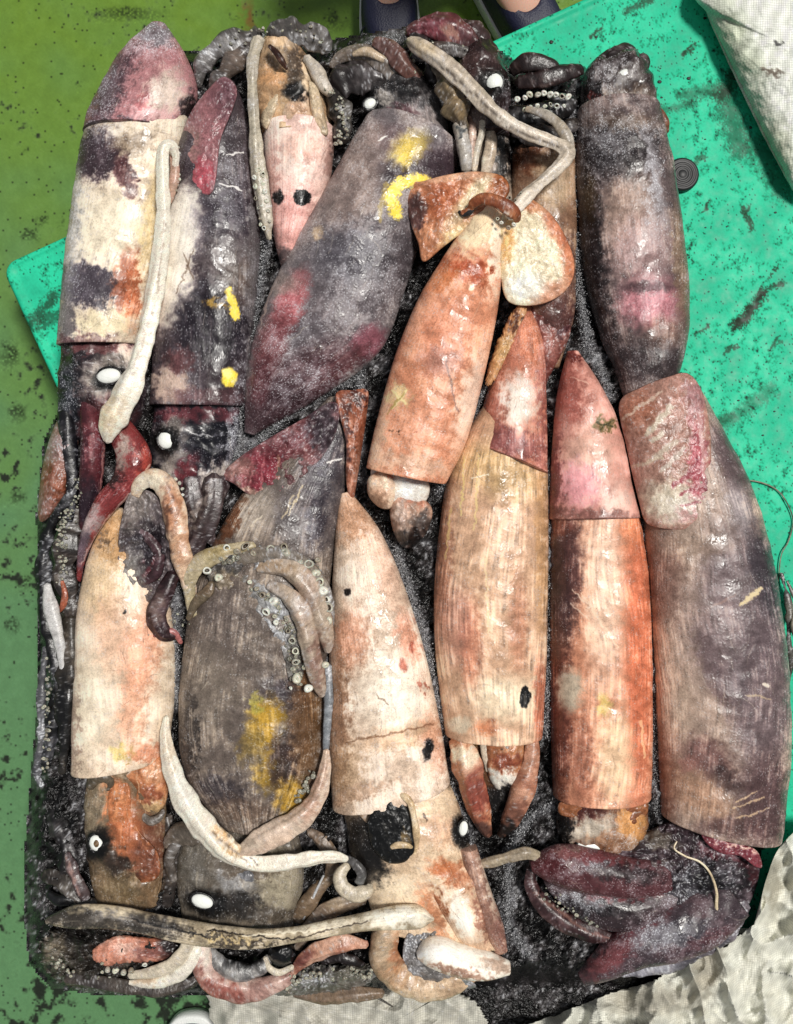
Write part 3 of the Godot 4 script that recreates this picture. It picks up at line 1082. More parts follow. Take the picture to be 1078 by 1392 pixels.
	tube("tentacle_tip", t, [[236, 212, 0.118, 5], [238, 235, 0.118, 7], [234, 256, 0.116, 7], [230, 275, 0.110, 4]], skin(Color(0.72, 0.58, 0.50), ROSE, 0.6, {"frost": 0.2}), {})
	for i in 9:
		sucker(t, 242 + sin(i * 1.3) * 2.0, 200 + i * 7.5, 0.121 - i * 0.0006, 3.2 - i * 0.12, Vector3(0.5, 1, 0))


func squid_spotted() -> void:
	var t := squid("plum and cream squid with two yellow blots and a pink tail fin", 280, 330)
	var l := [[300, 110], [262, 156], [243, 205], [232, 262], [222, 330], [212, 430], [204, 548]]
	var r := [[318, 110], [334, 150], [344, 210], [352, 280], [354, 340], [346, 440], [334, 550]]
	loft("mantle", t, l, r, [0.008, 0.030, 0.042, 0.045, 0.046, 0.044, 0.040], A - 0.002, skin(Color(0.29, 0.23, 0.26), SLATE, 0.55, {"frost": 0.2, "marks": [
		[300, 190, 36, 70, 0, Color(0.33, 0.29, 0.31), 0.8, 0.5], [244, 312, 30, 62, 10, Color(0.84, 0.81, 0.76), 0.95, 0.3], [230, 392, 32, 54, 8, Color(0.86, 0.82, 0.76), 0.95, 0.3], [300, 300, 34, 40, 0, Color(0.26, 0.22, 0.27), 0.8, 0.5],
		[310, 350, 34, 34, 0, Color(0.46, 0.42, 0.41), 0.7, 0.5], [290, 440, 52, 55, -20, Color(0.17, 0.13, 0.18), 0.95, 0.35], [320, 390, 22, 34, 0, Color(0.40, 0.34, 0.30), 0.7, 0.5], [230, 525, 24, 26, 0, Color(0.72, 0.62, 0.56), 0.95, 0.4],
		[245, 490, 18, 16, 0, Color(0.42, 0.24, 0.25), 0.8, 0.5], [285, 540, 50, 12, 0, Color(0.38, 0.24, 0.26), 0.8, 0.5], [292, 415, 14, 7, 10, OCHRE, 0.8, 0.4], [345, 350, 10, 160, 2, Color(0.42, 0.40, 0.40), 0.7, 0.6], [312, 514, 11, 14, 0, YELLOW, 1.0, 0.15, 1], [310, 508, 6, 7, 0, Color(0.97, 0.93, 0.6), 0.7, 0.5, 1]],
		"lines": [[311, 395, 322, 430, 6, YELLOW, 0.95], [318, 424, 322, 432, 7, YELLOW, 1.0], [308, 210, 330, 206, 1.5, WHITE, 0.8], [300, 250, 330, 258, 1.6, WHITE, 0.8], [250, 345, 262, 380, 1.3, BROWN, 0.5], [262, 340, 240, 400, 1.3, BROWN, 0.5]],
		"frosts": [[330, 520, 16, 40, 0.5], [305, 240, 40, 90, 0.25]]}), {"open": true, "bow": 0.004})
	pad("fin", t, [[304, 104, -0.012], [282, 122, -0.004], [258, 155, -0.012], [243, 200, -0.026], [237, 258, -0.030], [262, 262, 0.0], [286, 264, 0.008], [294, 240, 0.010], [300, 190, 0.008], [316, 150, 0.004], [322, 120, -0.008]], A + 0.036, 0.004, skin(Color(0.62, 0.40, 0.42), Color(0.50, 0.33, 0.36), 0.6, {"frost": 0.2, "marks": [
		[274, 238, 16, 24, 0, Color(0.74, 0.30, 0.36), 0.85, 0.5], [308, 130, 20, 30, 0, Color(0.42, 0.26, 0.30), 0.8, 0.6], [255, 200, 14, 30, 20, Color(0.66, 0.50, 0.48), 0.7, 0.5]]}), {"power": 7.0, "dome": 0.006})
	loft("head", t, [[212, 540], [206, 585], [208, 630], [232, 690]], [[326, 540], [326, 585], [316, 630], [296, 680]], [0.028, 0.036, 0.034, 0.018], A - 0.006, skin(Color(0.16, 0.14, 0.19), Color(0.27, 0.19, 0.23), 0.5, {"frost": 0.14, "marks": [
		[268, 562, 60, 12, 0, Color(0.46, 0.20, 0.24), 0.9, 0.4], [236, 600, 26, 32, 20, Color(0.52, 0.48, 0.45), 0.9, 0.45], [228, 640, 16, 16, 0, Color(0.60, 0.56, 0.52), 0.8, 0.5], [226, 600, 19, 20, 0, Color(0.06, 0.055, 0.06), 0.97, 0.3, 1],
		[256, 640, 12, 26, 20, Color(0.52, 0.18, 0.22), 0.85, 0.5], [295, 645, 30, 14, -25, Color(0.66, 0.62, 0.58), 0.85, 0.4], [282, 600, 30, 30, 0, Color(0.11, 0.11, 0.16), 0.9, 0.5]], "frosts": [[318, 590, 18, 60, 0.8]],
		"lines": [[260, 590, 290, 592, 1.0, WHITE, 0.5]]}), {"lump": 0.004})
	eye(t, 226, 598, A + 0.028, 11, 12, 0)
	var arm_skin := skin(Color(0.33, 0.27, 0.27), Color(0.24, 0.18, 0.20), 0.6, {"frost": 0.22, "marks": [[270, 690, 6, 40, 30, Color(0.6, 0.54, 0.5), 0.7, 0.5]]})
	pad("arm_base", t, [[222, 645, -0.004], [262, 650, 0.002], [300, 640, 0], [314, 655, -0.004], [296, 700, -0.002], [272, 748, -0.004], [252, 790, -0.010], [246, 745, -0.004], [240, 700, -0.004]], 0.080, 0.014, arm_skin, {"power": 2.6, "lump": 0.005})
	tube("arm", t, [[290, 650, 0.094, 14], [286, 690, 0.096, 17], [268, 730, 0.092, 15], [256, 770, 0.084, 10], [250, 800, 0.078, 5]], arm_skin, {"ridge": 0.1})
	tube("arm", t, [[258, 650, 0.096, 12], [264, 690, 0.094, 14], [280, 720, 0.088, 10], [290, 740, 0.080, 4]], arm_skin, {"ridge": 0.1})
	# pale arm that bends over and its mate
	var pale := skin(Color(0.76, 0.62, 0.50), CREAM, 0.5, {"frost": 0.1, "marks": [[200, 655, 24, 14, 0, Color(0.80, 0.75, 0.66), 0.9, 0.5], [234, 690, 14, 30, 0, Color(0.70, 0.44, 0.30), 0.75, 0.5], [246, 740, 12, 26, 0, Color(0.74, 0.52, 0.38), 0.7, 0.5], [226, 720, 5, 70, 0, Color(0.35, 0.22, 0.2), 0.5, 0.5]]})
	tube("arm", t, [[184, 672, 0.108, 7], [190, 658, 0.116, 11], [206, 650, 0.120, 13], [224, 660, 0.121, 14], [236, 690, 0.121, 16], [242, 730, 0.120, 16], [250, 770, 0.117, 14], [258, 800, 0.110, 9], [262, 815, 0.10, 4]], pale, {"flat": 0.75, "sides": 22})
	for i in 12:
		var a: float = lerpf(-2.3, 0.5, i / 11.0)
		sucker(t, 212 + cos(a) * 36, 672 + sin(a) * 30, 0.121 - 0.0008 * i, 3.6, Vector3(cos(a), 1.2, sin(a)))
	var skirt := skin(Color(0.44, 0.40, 0.40), Color(0.30, 0.24, 0.27), 0.65, {"frost": 0.16, "marks": [[185, 690, 26, 36, 10, Color(0.55, 0.51, 0.49), 0.85, 0.5], [200, 740, 26, 30, 40, Color(0.20, 0.16, 0.20), 0.85, 0.5], [175, 775, 14, 36, 15, Color(0.62, 0.60, 0.58), 0.8, 0.5], [205, 775, 8, 12, 0, Color(0.50, 0.22, 0.26), 0.8, 0.5]]})
	pad("web", t, [[178, 668, 0], [205, 668, 0.004], [222, 690, 0.004], [230, 730, 0.002], [236, 775, 0], [226, 806, -0.004], [200, 822, -0.006], [176, 806, -0.004], [162, 780, -0.004], [160, 745, 0], [165, 705, 0]], 0.106, 0.010, skirt, {"power": 3.0, "lump": 0.006})
	var lip := skin(Color(0.24, 0.14, 0.16), Color(0.36, 0.25, 0.25), 0.5, {"frost": 0.2, "marks": [[212, 830, 10, 30, 10, Color(0.58, 0.50, 0.46), 0.6, 0.5]]})
	tube("arm", t, [[236, 780, 0.112, 9], [224, 806, 0.114, 12], [212, 836, 0.113, 12], [222, 860, 0.110, 10], [238, 864, 0.104, 6]], lip, {"ridge": 0.1})
	tube("arm", t, [[198, 876, 0.100, 3], [206, 866, 0.106, 4.5], [220, 858, 0.108, 5], [236, 860, 0.106, 5], [246, 874, 0.100, 3]], skin(Color(0.66, 0.38, 0.36), Color(0.5, 0.25, 0.27), 0.5), {})
	tube("arm", t, [[186, 720, 0.116, 3], [200, 730, 0.119, 6], [216, 752, 0.119, 7], [212, 778, 0.117, 7], [196, 790, 0.113, 5], [186, 780, 0.11, 3]], skin(Color(0.34, 0.22, 0.25), Color(0.52, 0.44, 0.44), 0.5, {"frost": 0.25}), {"ridge": 0.12})
	small_cups(t, 46, func_spots_web())
	# crown of suckered arms lying on the neighbour
	var crown := skin(Color(0.70, 0.62, 0.54), Color(0.50, 0.45, 0.42), 0.6, {"frost": 0.3, "marks": [[420, 800, 12, 60, 10, Color(0.66, 0.54, 0.46), 0.7, 0.5], [370, 770, 40, 8, 10, Color(0.64, 0.52, 0.40), 0.7, 0.5], [432, 900, 10, 40, 0, Color(0.52, 0.38, 0.33), 0.8, 0.5]]})
	tube("arm", t, [[352, 772, 0.118, 8], [378, 770, 0.128, 13], [404, 780, 0.130, 14], [424, 806, 0.129, 14], [436, 840, 0.126, 13], [444, 868, 0.121, 10], [446, 886, 0.114, 4]], crown, {"flat": 0.85, "sides": 20, "ridge": 0.05})
	tube("arm", t, [[366, 796, 0.120, 8], [390, 808, 0.129, 12], [408, 830, 0.130, 13], [418, 864, 0.129, 12], [426, 900, 0.127, 12], [434, 930, 0.122, 10], [438, 946, 0.116, 4]], crown, {"flat": 0.85, "sides": 20, "ridge": 0.05})
	tube("arm", t, [[262, 836, 0.104, 6], [258, 808, 0.110, 9], [258, 785, 0.116, 11], [270, 766, 0.121, 12], [292, 755, 0.122, 11], [320, 746, 0.122, 9], [345, 742, 0.12, 6]], skin(Color(0.68, 0.62, 0.48), Color(0.56, 0.50, 0.42), 0.5, {"frost": 0.15, "marks": [[300, 750, 30, 8, 0, Color(0.55, 0.47, 0.28), 0.6, 0.5]]}), {"sides": 20})
	tube("arm", t, [[256, 842, 0.106, 4], [266, 820, 0.112, 8], [282, 805, 0.117, 8], [288, 792, 0.118, 4]], skin(Color(0.46, 0.40, 0.32), BROWN, 0.5, {"frost": 0.1}), {})
	tube("arm", t, [[318, 766, 0.112, 6], [340, 756, 0.122, 10], [372, 754, 0.126, 11], [402, 762, 0.127, 11], [428, 786, 0.125, 11], [444, 818, 0.120, 9], [450, 850, 0.112, 4]], skin(Color(0.52, 0.47, 0.42), Color(0.36, 0.33, 0.31), 0.7, {"frost": 0.5}), {"ridge": 0.1})
	var grime := skin(Color(0.42, 0.40, 0.38), Color(0.56, 0.53, 0.50), 0.6, {"frost": 0.5, "marks": [[310, 790, 22, 14, 0, Color(0.60, 0.53, 0.44), 0.85, 0.5], [372, 836, 20, 44, -30, Color(0.66, 0.66, 0.66), 0.8, 0.5], [330, 760, 40, 14, 0, Color(0.30, 0.28, 0.28), 0.7, 0.5]], "frosts": [[372, 836, 26, 60, 0.5]]})
	pad("web", t, [[280, 772, -0.004], [300, 756, 0], [330, 746, 0.001], [360, 742, 0.002], [395, 748, 0.002], [426, 764, 0], [444, 790, -0.003], [446, 812, -0.005], [428, 804, 0], [410, 786, 0.002], [384, 776, 0.003], [358, 784, 0.002], [340, 800, -0.001], [316, 806, -0.003], [292, 800, -0.004]], 0.114, 0.009, grime, {"power": 3.0, "lump": 0.005, "centre": [362, 768], "ragged": 3.0})
	pad("web", t, [[326, 800, -0.002], [350, 792, 0], [374, 806, 0.002], [394, 832, 0.003], [406, 866, 0.002], [412, 905, -0.002], [408, 940, -0.006], [394, 926, -0.004], [384, 890, -0.002], [366, 856, -0.001], [344, 828, -0.002]], 0.115, 0.008, grime, {"power": 3.0, "lump": 0.005, "ragged": 3.0})
	small_cups(t, 60, [[300, 762], [350, 752], [400, 762], [436, 790]], 0.126, 6.0, 4.0)
	small_cups(t, 60, [[350, 806], [376, 826], [394, 860], [402, 905], [404, 930]], 0.125, 5.5, 4.0)
	var cups := [[283, 776, 7], [297, 785, 6], [333, 742, 8], [322, 748, 6], [308, 744, 6], [344, 752, 6], [368, 745, 10], [390, 752, 9], [386, 744, 7], [408, 764, 8], [418, 768, 9], [428, 778, 9], [434, 790, 8], [440, 803, 8], [444, 815, 7], [448, 826, 8], [398, 870, 7], [402, 886, 6], [401, 900, 6], [404, 922, 9], [420, 936, 7], [442, 902, 7], [358, 808, 7], [372, 818, 8], [362, 832, 7], [376, 846, 6], [392, 858, 6], [350, 800, 6], [340, 792, 5], [396, 935, 4], [446, 842, 6], [432, 762, 5]]
	for i in cups.size():
		var c: Array = cups[i]
		sucker(t, c[0], c[1], 0.129 + 0.003 * n_mid.get_noise_2d(c[0] * 3.0, c[1]), c[2] * 0.95, Vector3(n_mid.get_noise_2d(c[0], c[1]), 1.0, n_mid.get_noise_2d(c[1], c[0])))


func func_spots_web() -> Array:
	return [[176, 790], [190, 812], [214, 822], [206, 850], [198, 862], [236, 836], [246, 846], [182, 770], [222, 788]]


# the smallest suckers of an arm, too many and too small to pick apart
func small_cups(parent: Node3D, many: int, along: Array, rel := 0.112, spread := 7.0, size := 2.0) -> void:
	var mm := MultiMesh.new()
	mm.transform_format = MultiMesh.TRANSFORM_3D
	mm.use_colors = true
	mm.mesh = bulb_mesh
	mm.instance_count = many
	for i in many:
		var f := float(i) / many * (along.size() - 1)
		var p := cr_pts(along, f) + Vector2(rng.randfn(0, spread * 0.7), rng.randfn(0, spread * 0.7))
		var b := Basis.from_euler(Vector3(rng.randf_range(-0.7, 0.7), 0, rng.randf_range(-0.7, 0.7))).scaled(Vector3(rng.randf_range(0.8, 1.2), 0.9, 1.0) * 0.00082 * size * rng.randf_range(0.55, 1.2))
		mm.set_instance_transform(i, Transform3D(b, P(p.x, p.y, rel - 0.002 + rng.randf_range(-0.003, 0.002)) - parent.position))
		var v := rng.randf_range(0.35, 1.0)
		mm.set_instance_color(i, Color(v, v * 0.98, v * 0.93))
	var mi := MultiMeshInstance3D.new()
	mi.name = "small_suckers"
	mi.multimesh = mm
	mi.material_override = cup_mat
	mi.set_meta("kind", "stuff")
	parent.add_child(mi, true)


func squid_upright() -> void:
	var t := squid("pale pink squid with round black spot on its mantle, tan head facing shoes", 400, 220)
	var l := [[388, 380], [374, 330], [364, 260], [357, 178]]
	var r := [[398, 380], [418, 330], [446, 260], [456, 180]]
	loft("mantle", t, l, r, [0.018, 0.034, 0.040, 0.042], A - 0.006, skin(Color(0.84, 0.70, 0.65), Color(0.84, 0.80, 0.75), 0.7, {"frost": 0.18, "marks": [
		[390, 310, 40, 60, 0, Color(0.78, 0.52, 0.49), 0.75, 0.6], [410, 200, 30, 20, 0, Color(0.82, 0.62, 0.55), 0.6, 0.6], [370, 250, 8, 60, 0, Color(0.72, 0.52, 0.48), 0.6, 0.5], [450, 220, 8, 50, 0, Color(0.58, 0.42, 0.38), 0.7, 0.5], [390, 350, 14, 12, 0, Color(0.3, 0.26, 0.27), 0.8, 0.5], [378, 268, 7, 9, 0, BLACK, 0.9, 0.3, 1], [411, 269, 12, 11, 0, Color(0.04, 0.04, 0.045), 1.0, 0.12, 1]]}), {"open": true, "bow": 0.003})
	loft("head", t, [[358, 190], [352, 160], [345, 120], [352, 70], [366, 48]], [[452, 190], [450, 160], [438, 110], [412, 66], [392, 50]], [0.034, 0.036, 0.034, 0.026, 0.012], A - 0.004, skin(Color(0.66, 0.52, 0.38), Color(0.74, 0.66, 0.54), 0.6, {"frost": 0.1, "marks": [
		[375, 105, 18, 16, 0, Color(0.76, 0.56, 0.38), 0.85, 0.5], [402, 125, 18, 12, 10, Color(0.07, 0.065, 0.07), 0.95, 0.4, 1], [402, 108, 16, 12, 0, Color(0.25, 0.21, 0.18), 0.7, 0.5], [366, 150, 14, 20, 0, Color(0.78, 0.62, 0.46), 0.7, 0.5], [430, 100, 16, 30, -25, Color(0.74, 0.66, 0.55), 0.8, 0.5], [362, 172, 10, 5, 0, Color(0.5, 0.32, 0.14), 0.8, 0.4],
		[438, 174, 12, 8, 0, Color(0.30, 0.16, 0.12), 0.9, 0.4], [375, 78, 22, 14, 0, Color(0.42, 0.35, 0.28), 0.7, 0.5], [400, 80, 10, 24, 0, Color(0.24, 0.2, 0.18), 0.7, 0.5]]}), {"lump": 0.004})
	pad("funnel", t, [[386, 176, -0.004], [384, 150, 0], [390, 122, 0], [404, 114, 0], [418, 124, 0], [422, 150, 0], [434, 178, -0.006], [410, 184, -0.004]], A + 0.026, 0.009, skin(Color(0.80, 0.68, 0.57), CREAM, 0.6, {"frost": 0.08, "marks": [[402, 122, 20, 12, 0, Color(0.09, 0.08, 0.09), 0.95, 0.5], [404, 150, 16, 14, 0, Color(0.80, 0.60, 0.46), 0.6, 0.5]]}), {"power": 2.8})
	var flap := skin(Color(0.76, 0.68, 0.56), Color(0.62, 0.50, 0.38), 0.5, {"frost": 0.06})
	pad("funnel_flap", t, [[420, 110, 0], [432, 120, 0], [440, 150, 0], [446, 182, -0.006], [434, 180, -0.004], [424, 160, 0], [420, 130, 0]], A + 0.026, 0.008, flap, {"power": 2.6})
	pad("funnel_flap", t, [[362, 176, -0.006], [372, 158, 0], [382, 134, 0], [378, 126, 0], [362, 140, -0.004], [354, 164, -0.008]], A + 0.024, 0.006, flap, {"power": 2.6})
	var strip := skin(Color(0.70, 0.66, 0.58), Color(0.5, 0.46, 0.42), 0.5, {"frost": 0.25})
	tube("arm", t, [[352, 52, 0.104, 8], [344, 80, 0.110, 8], [343, 120, 0.112, 7], [346, 170, 0.111, 7], [350, 220, 0.108, 9], [356, 260, 0.105, 10], [362, 300, 0.10, 8], [366, 325, 0.094, 3]], strip, {"ridge": 0.12})
	for i in 18:
		sucker(t, 351 + 7.0 * sin(i * 2.2) + i * 0.55, 232 + i * 4.6, 0.113 - i * 0.0005, 4.6 - i * 0.09, Vector3(sin(i * 2.2) * 0.8, 1, 0.2))
	var dark := skin(Color(0.36, 0.34, 0.33), Color(0.50, 0.47, 0.44), 0.7, {"frost": 0.6})
	tube("arm", t, [[350, 46, 0.092, 10], [320, 56, 0.092, 15], [292, 70, 0.090, 15], [274, 92, 0.084, 12], [270, 118, 0.076, 6]], dark, {"ridge": 0.1, "wobble": 0.25})
	tube("arm", t, [[340, 62, 0.094, 8], [318, 84, 0.095, 12], [300, 108, 0.090, 11], [285, 130, 0.084, 5]], skin(Color(0.46, 0.40, 0.36), BLACK, 0.6, {"frost": 0.3}), {"wobble": 0.25})
	tube("arm", t, [[368, 44, 0.096, 10], [400, 46, 0.094, 15], [430, 52, 0.090, 14], [446, 66, 0.084, 8]], dark, {"ridge": 0.1, "wobble": 0.25})
	tube("arm", t, [[416, 78, 0.100, 6], [430, 96, 0.104, 9], [440, 116, 0.104, 10], [450, 128, 0.100, 6]], skin(Color(0.74, 0.68, 0.60), GREY, 0.5, {"frost": 0.1}), {})
	tube("arm", t, [[366, 62, 0.116, 3], [376, 72, 0.119, 5], [384, 84, 0.118, 4], [390, 94, 0.112, 2]], skin(Color(0.30, 0.16, 0.12), BROWN, 0.5), {})
	tube("arm", t, [[446, 120, 0.090, 10], [458, 140, 0.094, 16], [466, 165, 0.094, 17], [464, 190, 0.086, 10]], skin(Color(0.25, 0.23, 0.22), Color(0.38, 0.35, 0.30), 0.6, {"frost": 0.35}), {"wobble": 0.2})
	small_cups(t, 40, [[448, 118], [462, 145], [468, 172], [460, 195]], 0.109, 6.0, 3.0)
	small_cups(t, 30, [[436, 58], [400, 38], [350, 44], [300, 66]], 0.106, 6.0, 2.6)


func squid_slate() -> void:
	var t := squid("largest slate grey squid, slanting, with yellow paint marks near its collar and red fin edges", 470, 360)
	var l := [[332, 588], [336, 500], [358, 420], [392, 345], [440, 262], [474, 200], [498, 160]]
	var r := [[345, 592], [436, 540], [516, 478], [552, 390], [578, 310], [612, 256], [624, 208]]
	loft("mantle", t, l, r, [0.006, 0.030, 0.044, 0.050, 0.052, 0.050, 0.047], A + 0.002, skin(Color(0.46, 0.42, 0.43), Color(0.58, 0.52, 0.49), 0.8, {"warp": 0.55, "frost": 0.34, "fibre": 0.054, "mottle": 0.12, "marks": [
		[480, 250, 36, 74, 28, Color(0.53, 0.45, 0.42), 0.75, 0.55], [598, 232, 30, 32, 0, Color(0.28, 0.20, 0.24), 0.9, 0.45], [545, 236, 26, 20, 0, Color(0.24, 0.19, 0.22), 0.8, 0.5], [540, 190, 40, 18, 20, Color(0.42, 0.33, 0.34), 0.6, 0.5],
		[480, 345, 60, 40, 0, Color(0.33, 0.31, 0.35), 0.8, 0.5], [545, 350, 30, 70, 20, Color(0.29, 0.25, 0.27), 0.7, 0.5], [440, 430, 70, 50, -30, Color(0.35, 0.31, 0.34), 0.6, 0.6], [405, 525, 80, 36, -38, Color(0.34, 0.19, 0.22), 0.9, 0.5], [375, 560, 44, 40, -30, Color(0.27, 0.17, 0.20), 0.8, 0.5],
		[394, 412, 19, 46, 22, Color(0.68, 0.36, 0.38), 0.95, 0.4], [368, 468, 20, 46, 18, Color(0.48, 0.24, 0.26), 0.85, 0.5], [352, 520, 14, 30, 8, Color(0.38, 0.19, 0.22), 0.85, 0.5], [500, 466, 26, 20, -40, Color(0.56, 0.30, 0.36), 0.9, 0.45], [460, 500, 46, 14, -38, Color(0.38, 0.20, 0.22), 0.8, 0.5],
		[556, 200, 24, 16, -35, Color(0.84, 0.72, 0.26), 0.85, 0.75], [553, 216, 8, 12, 0, Color(0.80, 0.68, 0.2), 0.8, 0.5], [430, 318, 7, 9, 0, TAN, 0.8, 0.5], [385, 385, 24, 14, 0, Color(0.55, 0.48, 0.45), 0.7, 0.5], [508, 185, 12, 16, 30, Color(0.58, 0.5, 0.47), 0.7, 0.5]],
		"lines": [[572, 244, 545, 247, 9, YELLOW, 1.0], [545, 247, 530, 266, 10, YELLOW, 1.0], [530, 266, 540, 292, 9, YELLOW, 1.0], [570, 240, 590, 246, 5, YELLOW, 0.9], [524, 250, 516, 300, 4, Color(0.7, 0.6, 0.3), 0.6], [515, 190, 524, 186, 1.5, WHITE, 0.9], [370, 390, 354, 440, 1.6, Color(0.7, 0.6, 0.55), 0.7]],
		"frosts": [[500, 380, 70, 70, 0.28], [400, 480, 60, 80, 0.3], [440, 530, 80, 30, 0.3]]}), {"open": true, "bow": 0.006, "relief": 0.12})
	loft("head", t, [[508, 172], [500, 148], [502, 122], [520, 96]], [[614, 206], [606, 160], [592, 126], [576, 100]], [0.040, 0.040, 0.036, 0.018], A - 0.002, skin(Color(0.36, 0.34, 0.34), Color(0.22, 0.21, 0.22), 0.6, {"frost": 0.2, "marks": [
		[525, 130, 18, 10, -20, Color(0.58, 0.55, 0.52), 0.8, 0.5], [575, 160, 28, 16, 30, Color(0.55, 0.50, 0.49), 0.85, 0.5], [545, 150, 20, 8, 10, Color(0.36, 0.22, 0.25), 0.8, 0.5], [550, 115, 40, 14, 0, Color(0.12, 0.11, 0.12), 0.85, 0.5], [500, 140, 14, 16, 0, BLACK, 0.9, 0.4]]}), {"lump": 0.004})
	eye(t, 503, 141, A + 0.026, 8.5, 6.5, 35)
	var dark := skin(Color(0.25, 0.22, 0.22), Color(0.38, 0.34, 0.33), 0.7, {"frost": 0.45})
	tube("arm", t, [[520, 110, 0.094, 14], [490, 104, 0.098, 20], [462, 112, 0.092, 18], [445, 128, 0.082, 8]], dark, {"ridge": 0.1, "wobble": 0.2})
	tube("arm", t, [[545, 104, 0.096, 14], [520, 84, 0.104, 14], [495, 72, 0.102, 12], [466, 76, 0.094, 9], [450, 90, 0.088, 4]], skin(Color(0.50, 0.44, 0.38), Color(0.3, 0.26, 0.25), 0.5, {"frost": 0.3}), {"ridge": 0.1})
	tube("arm", t, [[568, 108, 0.100, 10], [548, 88, 0.110, 12], [530, 66, 0.112, 12], [510, 56, 0.106, 8]], skin(Color(0.48, 0.32, 0.28), Color(0.3, 0.2, 0.2), 0.5, {"frost": 0.25}), {"ridge": 0.1})
	tube("arm", t, [[540, 88, 0.104, 6], [516, 78, 0.112, 6], [498, 70, 0.112, 6], [480, 74, 0.106, 3]], skin(Color(0.70, 0.62, 0.52), TAN, 0.5, {"frost": 0.15}), {})
	tube("arm", t, [[590, 110, 0.094, 10], [585, 84, 0.104, 10], [575, 60, 0.104, 9], [560, 46, 0.098, 5]], dark, {"wobble": 0.2})


func squid_behind() -> void:
	var t := squid("maroon headed squid nearest the shoes, pale tentacle reaching to the bright orange squid", 640, 120)
	loft("head", t, [[632, 190], [618, 140], [616, 100], [630, 60]], [[692, 190], [694, 140], [690, 105], [668, 62]], [0.036, 0.040, 0.042, 0.026], A + 0.002, skin(Color(0.22, 0.15, 0.16), Color(0.30, 0.21, 0.21), 0.6, {"frost": 0.14, "marks": [[655, 90, 30, 22, 0, Color(0.34, 0.24, 0.23), 0.7, 0.5], [670, 112, 22, 22, 0, Color(0.08, 0.06, 0.06), 0.9, 0.4, 1], [640, 180, 20, 30, 0, Color(0.60, 0.54, 0.48), 0.7, 0.5]], "frosts": [[690, 140, 8, 50, 0.6]]}), {"lump": 0.004})
	eye(t, 672, 112, A + 0.037, 11.5, 12, 0)
	loft("mantle", t, [[640, 178], [640, 240], [640, 320]], [[692, 178], [694, 240], [700, 320]], [0.034, 0.036, 0.034], A - 0.012, skin(Color(0.62, 0.55, 0.48), Color(0.45, 0.38, 0.34), 0.6, {"frost": 0.2, "marks": [[684, 200, 12, 60, 0, BLACK, 0.8, 0.5]]}), {})
	var top := skin(Color(0.46, 0.24, 0.26), Color(0.34, 0.18, 0.20), 0.7, {"frost": 0.25, "marks": [[588, 40, 18, 14, 0, Color(0.60, 0.28, 0.33), 0.85, 0.5], [612, 44, 12, 12, 0, Color(0.74, 0.55, 0.48), 0.8, 0.5], [640, 60, 14, 10, 0, Color(0.32, 0.2, 0.2), 0.7, 0.5]]})
	tube("arm", t, [[655, 76, 0.096, 16], [635, 52, 0.104, 19], [605, 38, 0.106, 18], [575, 36, 0.102, 14], [555, 46, 0.094, 8]], top, {"ridge": 0.08, "wobble": 0.15})
	tube("arm", t, [[672, 84, 0.090, 12], [660, 60, 0.098, 14], [640, 42, 0.096, 13], [615, 30, 0.090, 9]], skin(Color(0.30, 0.20, 0.20), Color(0.4, 0.3, 0.28), 0.6, {"frost": 0.35}), {"wobble": 0.2})
	tube("arm", t, [[640, 74, 0.100, 9], [612, 66, 0.108, 11], [586, 70, 0.106, 11], [560, 78, 0.100, 6]], skin(Color(0.35, 0.31, 0.29), Color(0.2, 0.18, 0.18), 0.6, {"frost": 0.35}), {"ridge": 0.1})
	var mottled := skin(Color(0.52, 0.44, 0.32), Color(0.26, 0.23, 0.22), 0.9, {"frost": 0.15, "marks": [[612, 110, 12, 20, -10, Color(0.62, 0.52, 0.36), 0.7, 0.6], [622, 140, 10, 20, 0, Color(0.60, 0.50, 0.36), 0.7, 0.6]]})
	tube("arm", t, [[588, 84, 0.108, 8], [600, 96, 0.118, 14], [612, 120, 0.122, 18], [620, 146, 0.122, 17], [626, 166, 0.118, 12], [628, 180, 0.112, 6]], mottled, {"wobble": 0.2, "ridge": 0.08, "sides": 22})
	tube("arm", t, [[624, 168, 0.114, 10], [628, 186, 0.117, 10], [632, 208, 0.114, 9], [634, 232, 0.108, 6]], skin(Color(0.66, 0.62, 0.57), GREY, 0.6, {"frost": 0.2, "marks": [[626, 178, 7, 5, 0, Color(0.25, 0.28, 0.3), 0.8, 0.4]]}), {})
	var pale := skin(Color(0.76, 0.72, 0.65), TAN, 0.5, {"frost": 0.1})
	tube("arm", t, [[636, 134, 0.108, 4], [648, 140, 0.112, 5], [656, 156, 0.113, 5.5], [655, 180, 0.112, 5], [648, 205, 0.108, 5], [644, 232, 0.104, 4]], pale, {})
	tube("arm", t, [[640, 150, 0.106, 5], [642, 176, 0.109, 6], [640, 205, 0.107, 6], [638, 232, 0.102, 4]], skin(Color(0.62, 0.48, 0.42), CREAM, 0.5), {})
	tube("arm", t, [[662, 165, 0.102, 5], [668, 190, 0.104, 8], [664, 215, 0.102, 9], [658, 238, 0.098, 6]], skin(Color(0.72, 0.64, 0.55), CREAM, 0.5), {})
	var tent := skin(Color(0.70, 0.64, 0.57), Color(0.82, 0.77, 0.70), 0.6, {"frost": 0.16, "fibre": 0.113, "marks": [[575, 65, 16, 10, 30, Color(0.72, 0.64, 0.52), 0.8, 0.5], [690, 165, 30, 4, 35, Color(0.86, 0.83, 0.78), 0.6, 0.6]], "lines": [[600, 90, 680, 160, 1.5, Color(0.3, 0.25, 0.22), 0.6], [690, 172, 760, 200, 1.5, Color(0.3, 0.25, 0.22), 0.6]]})
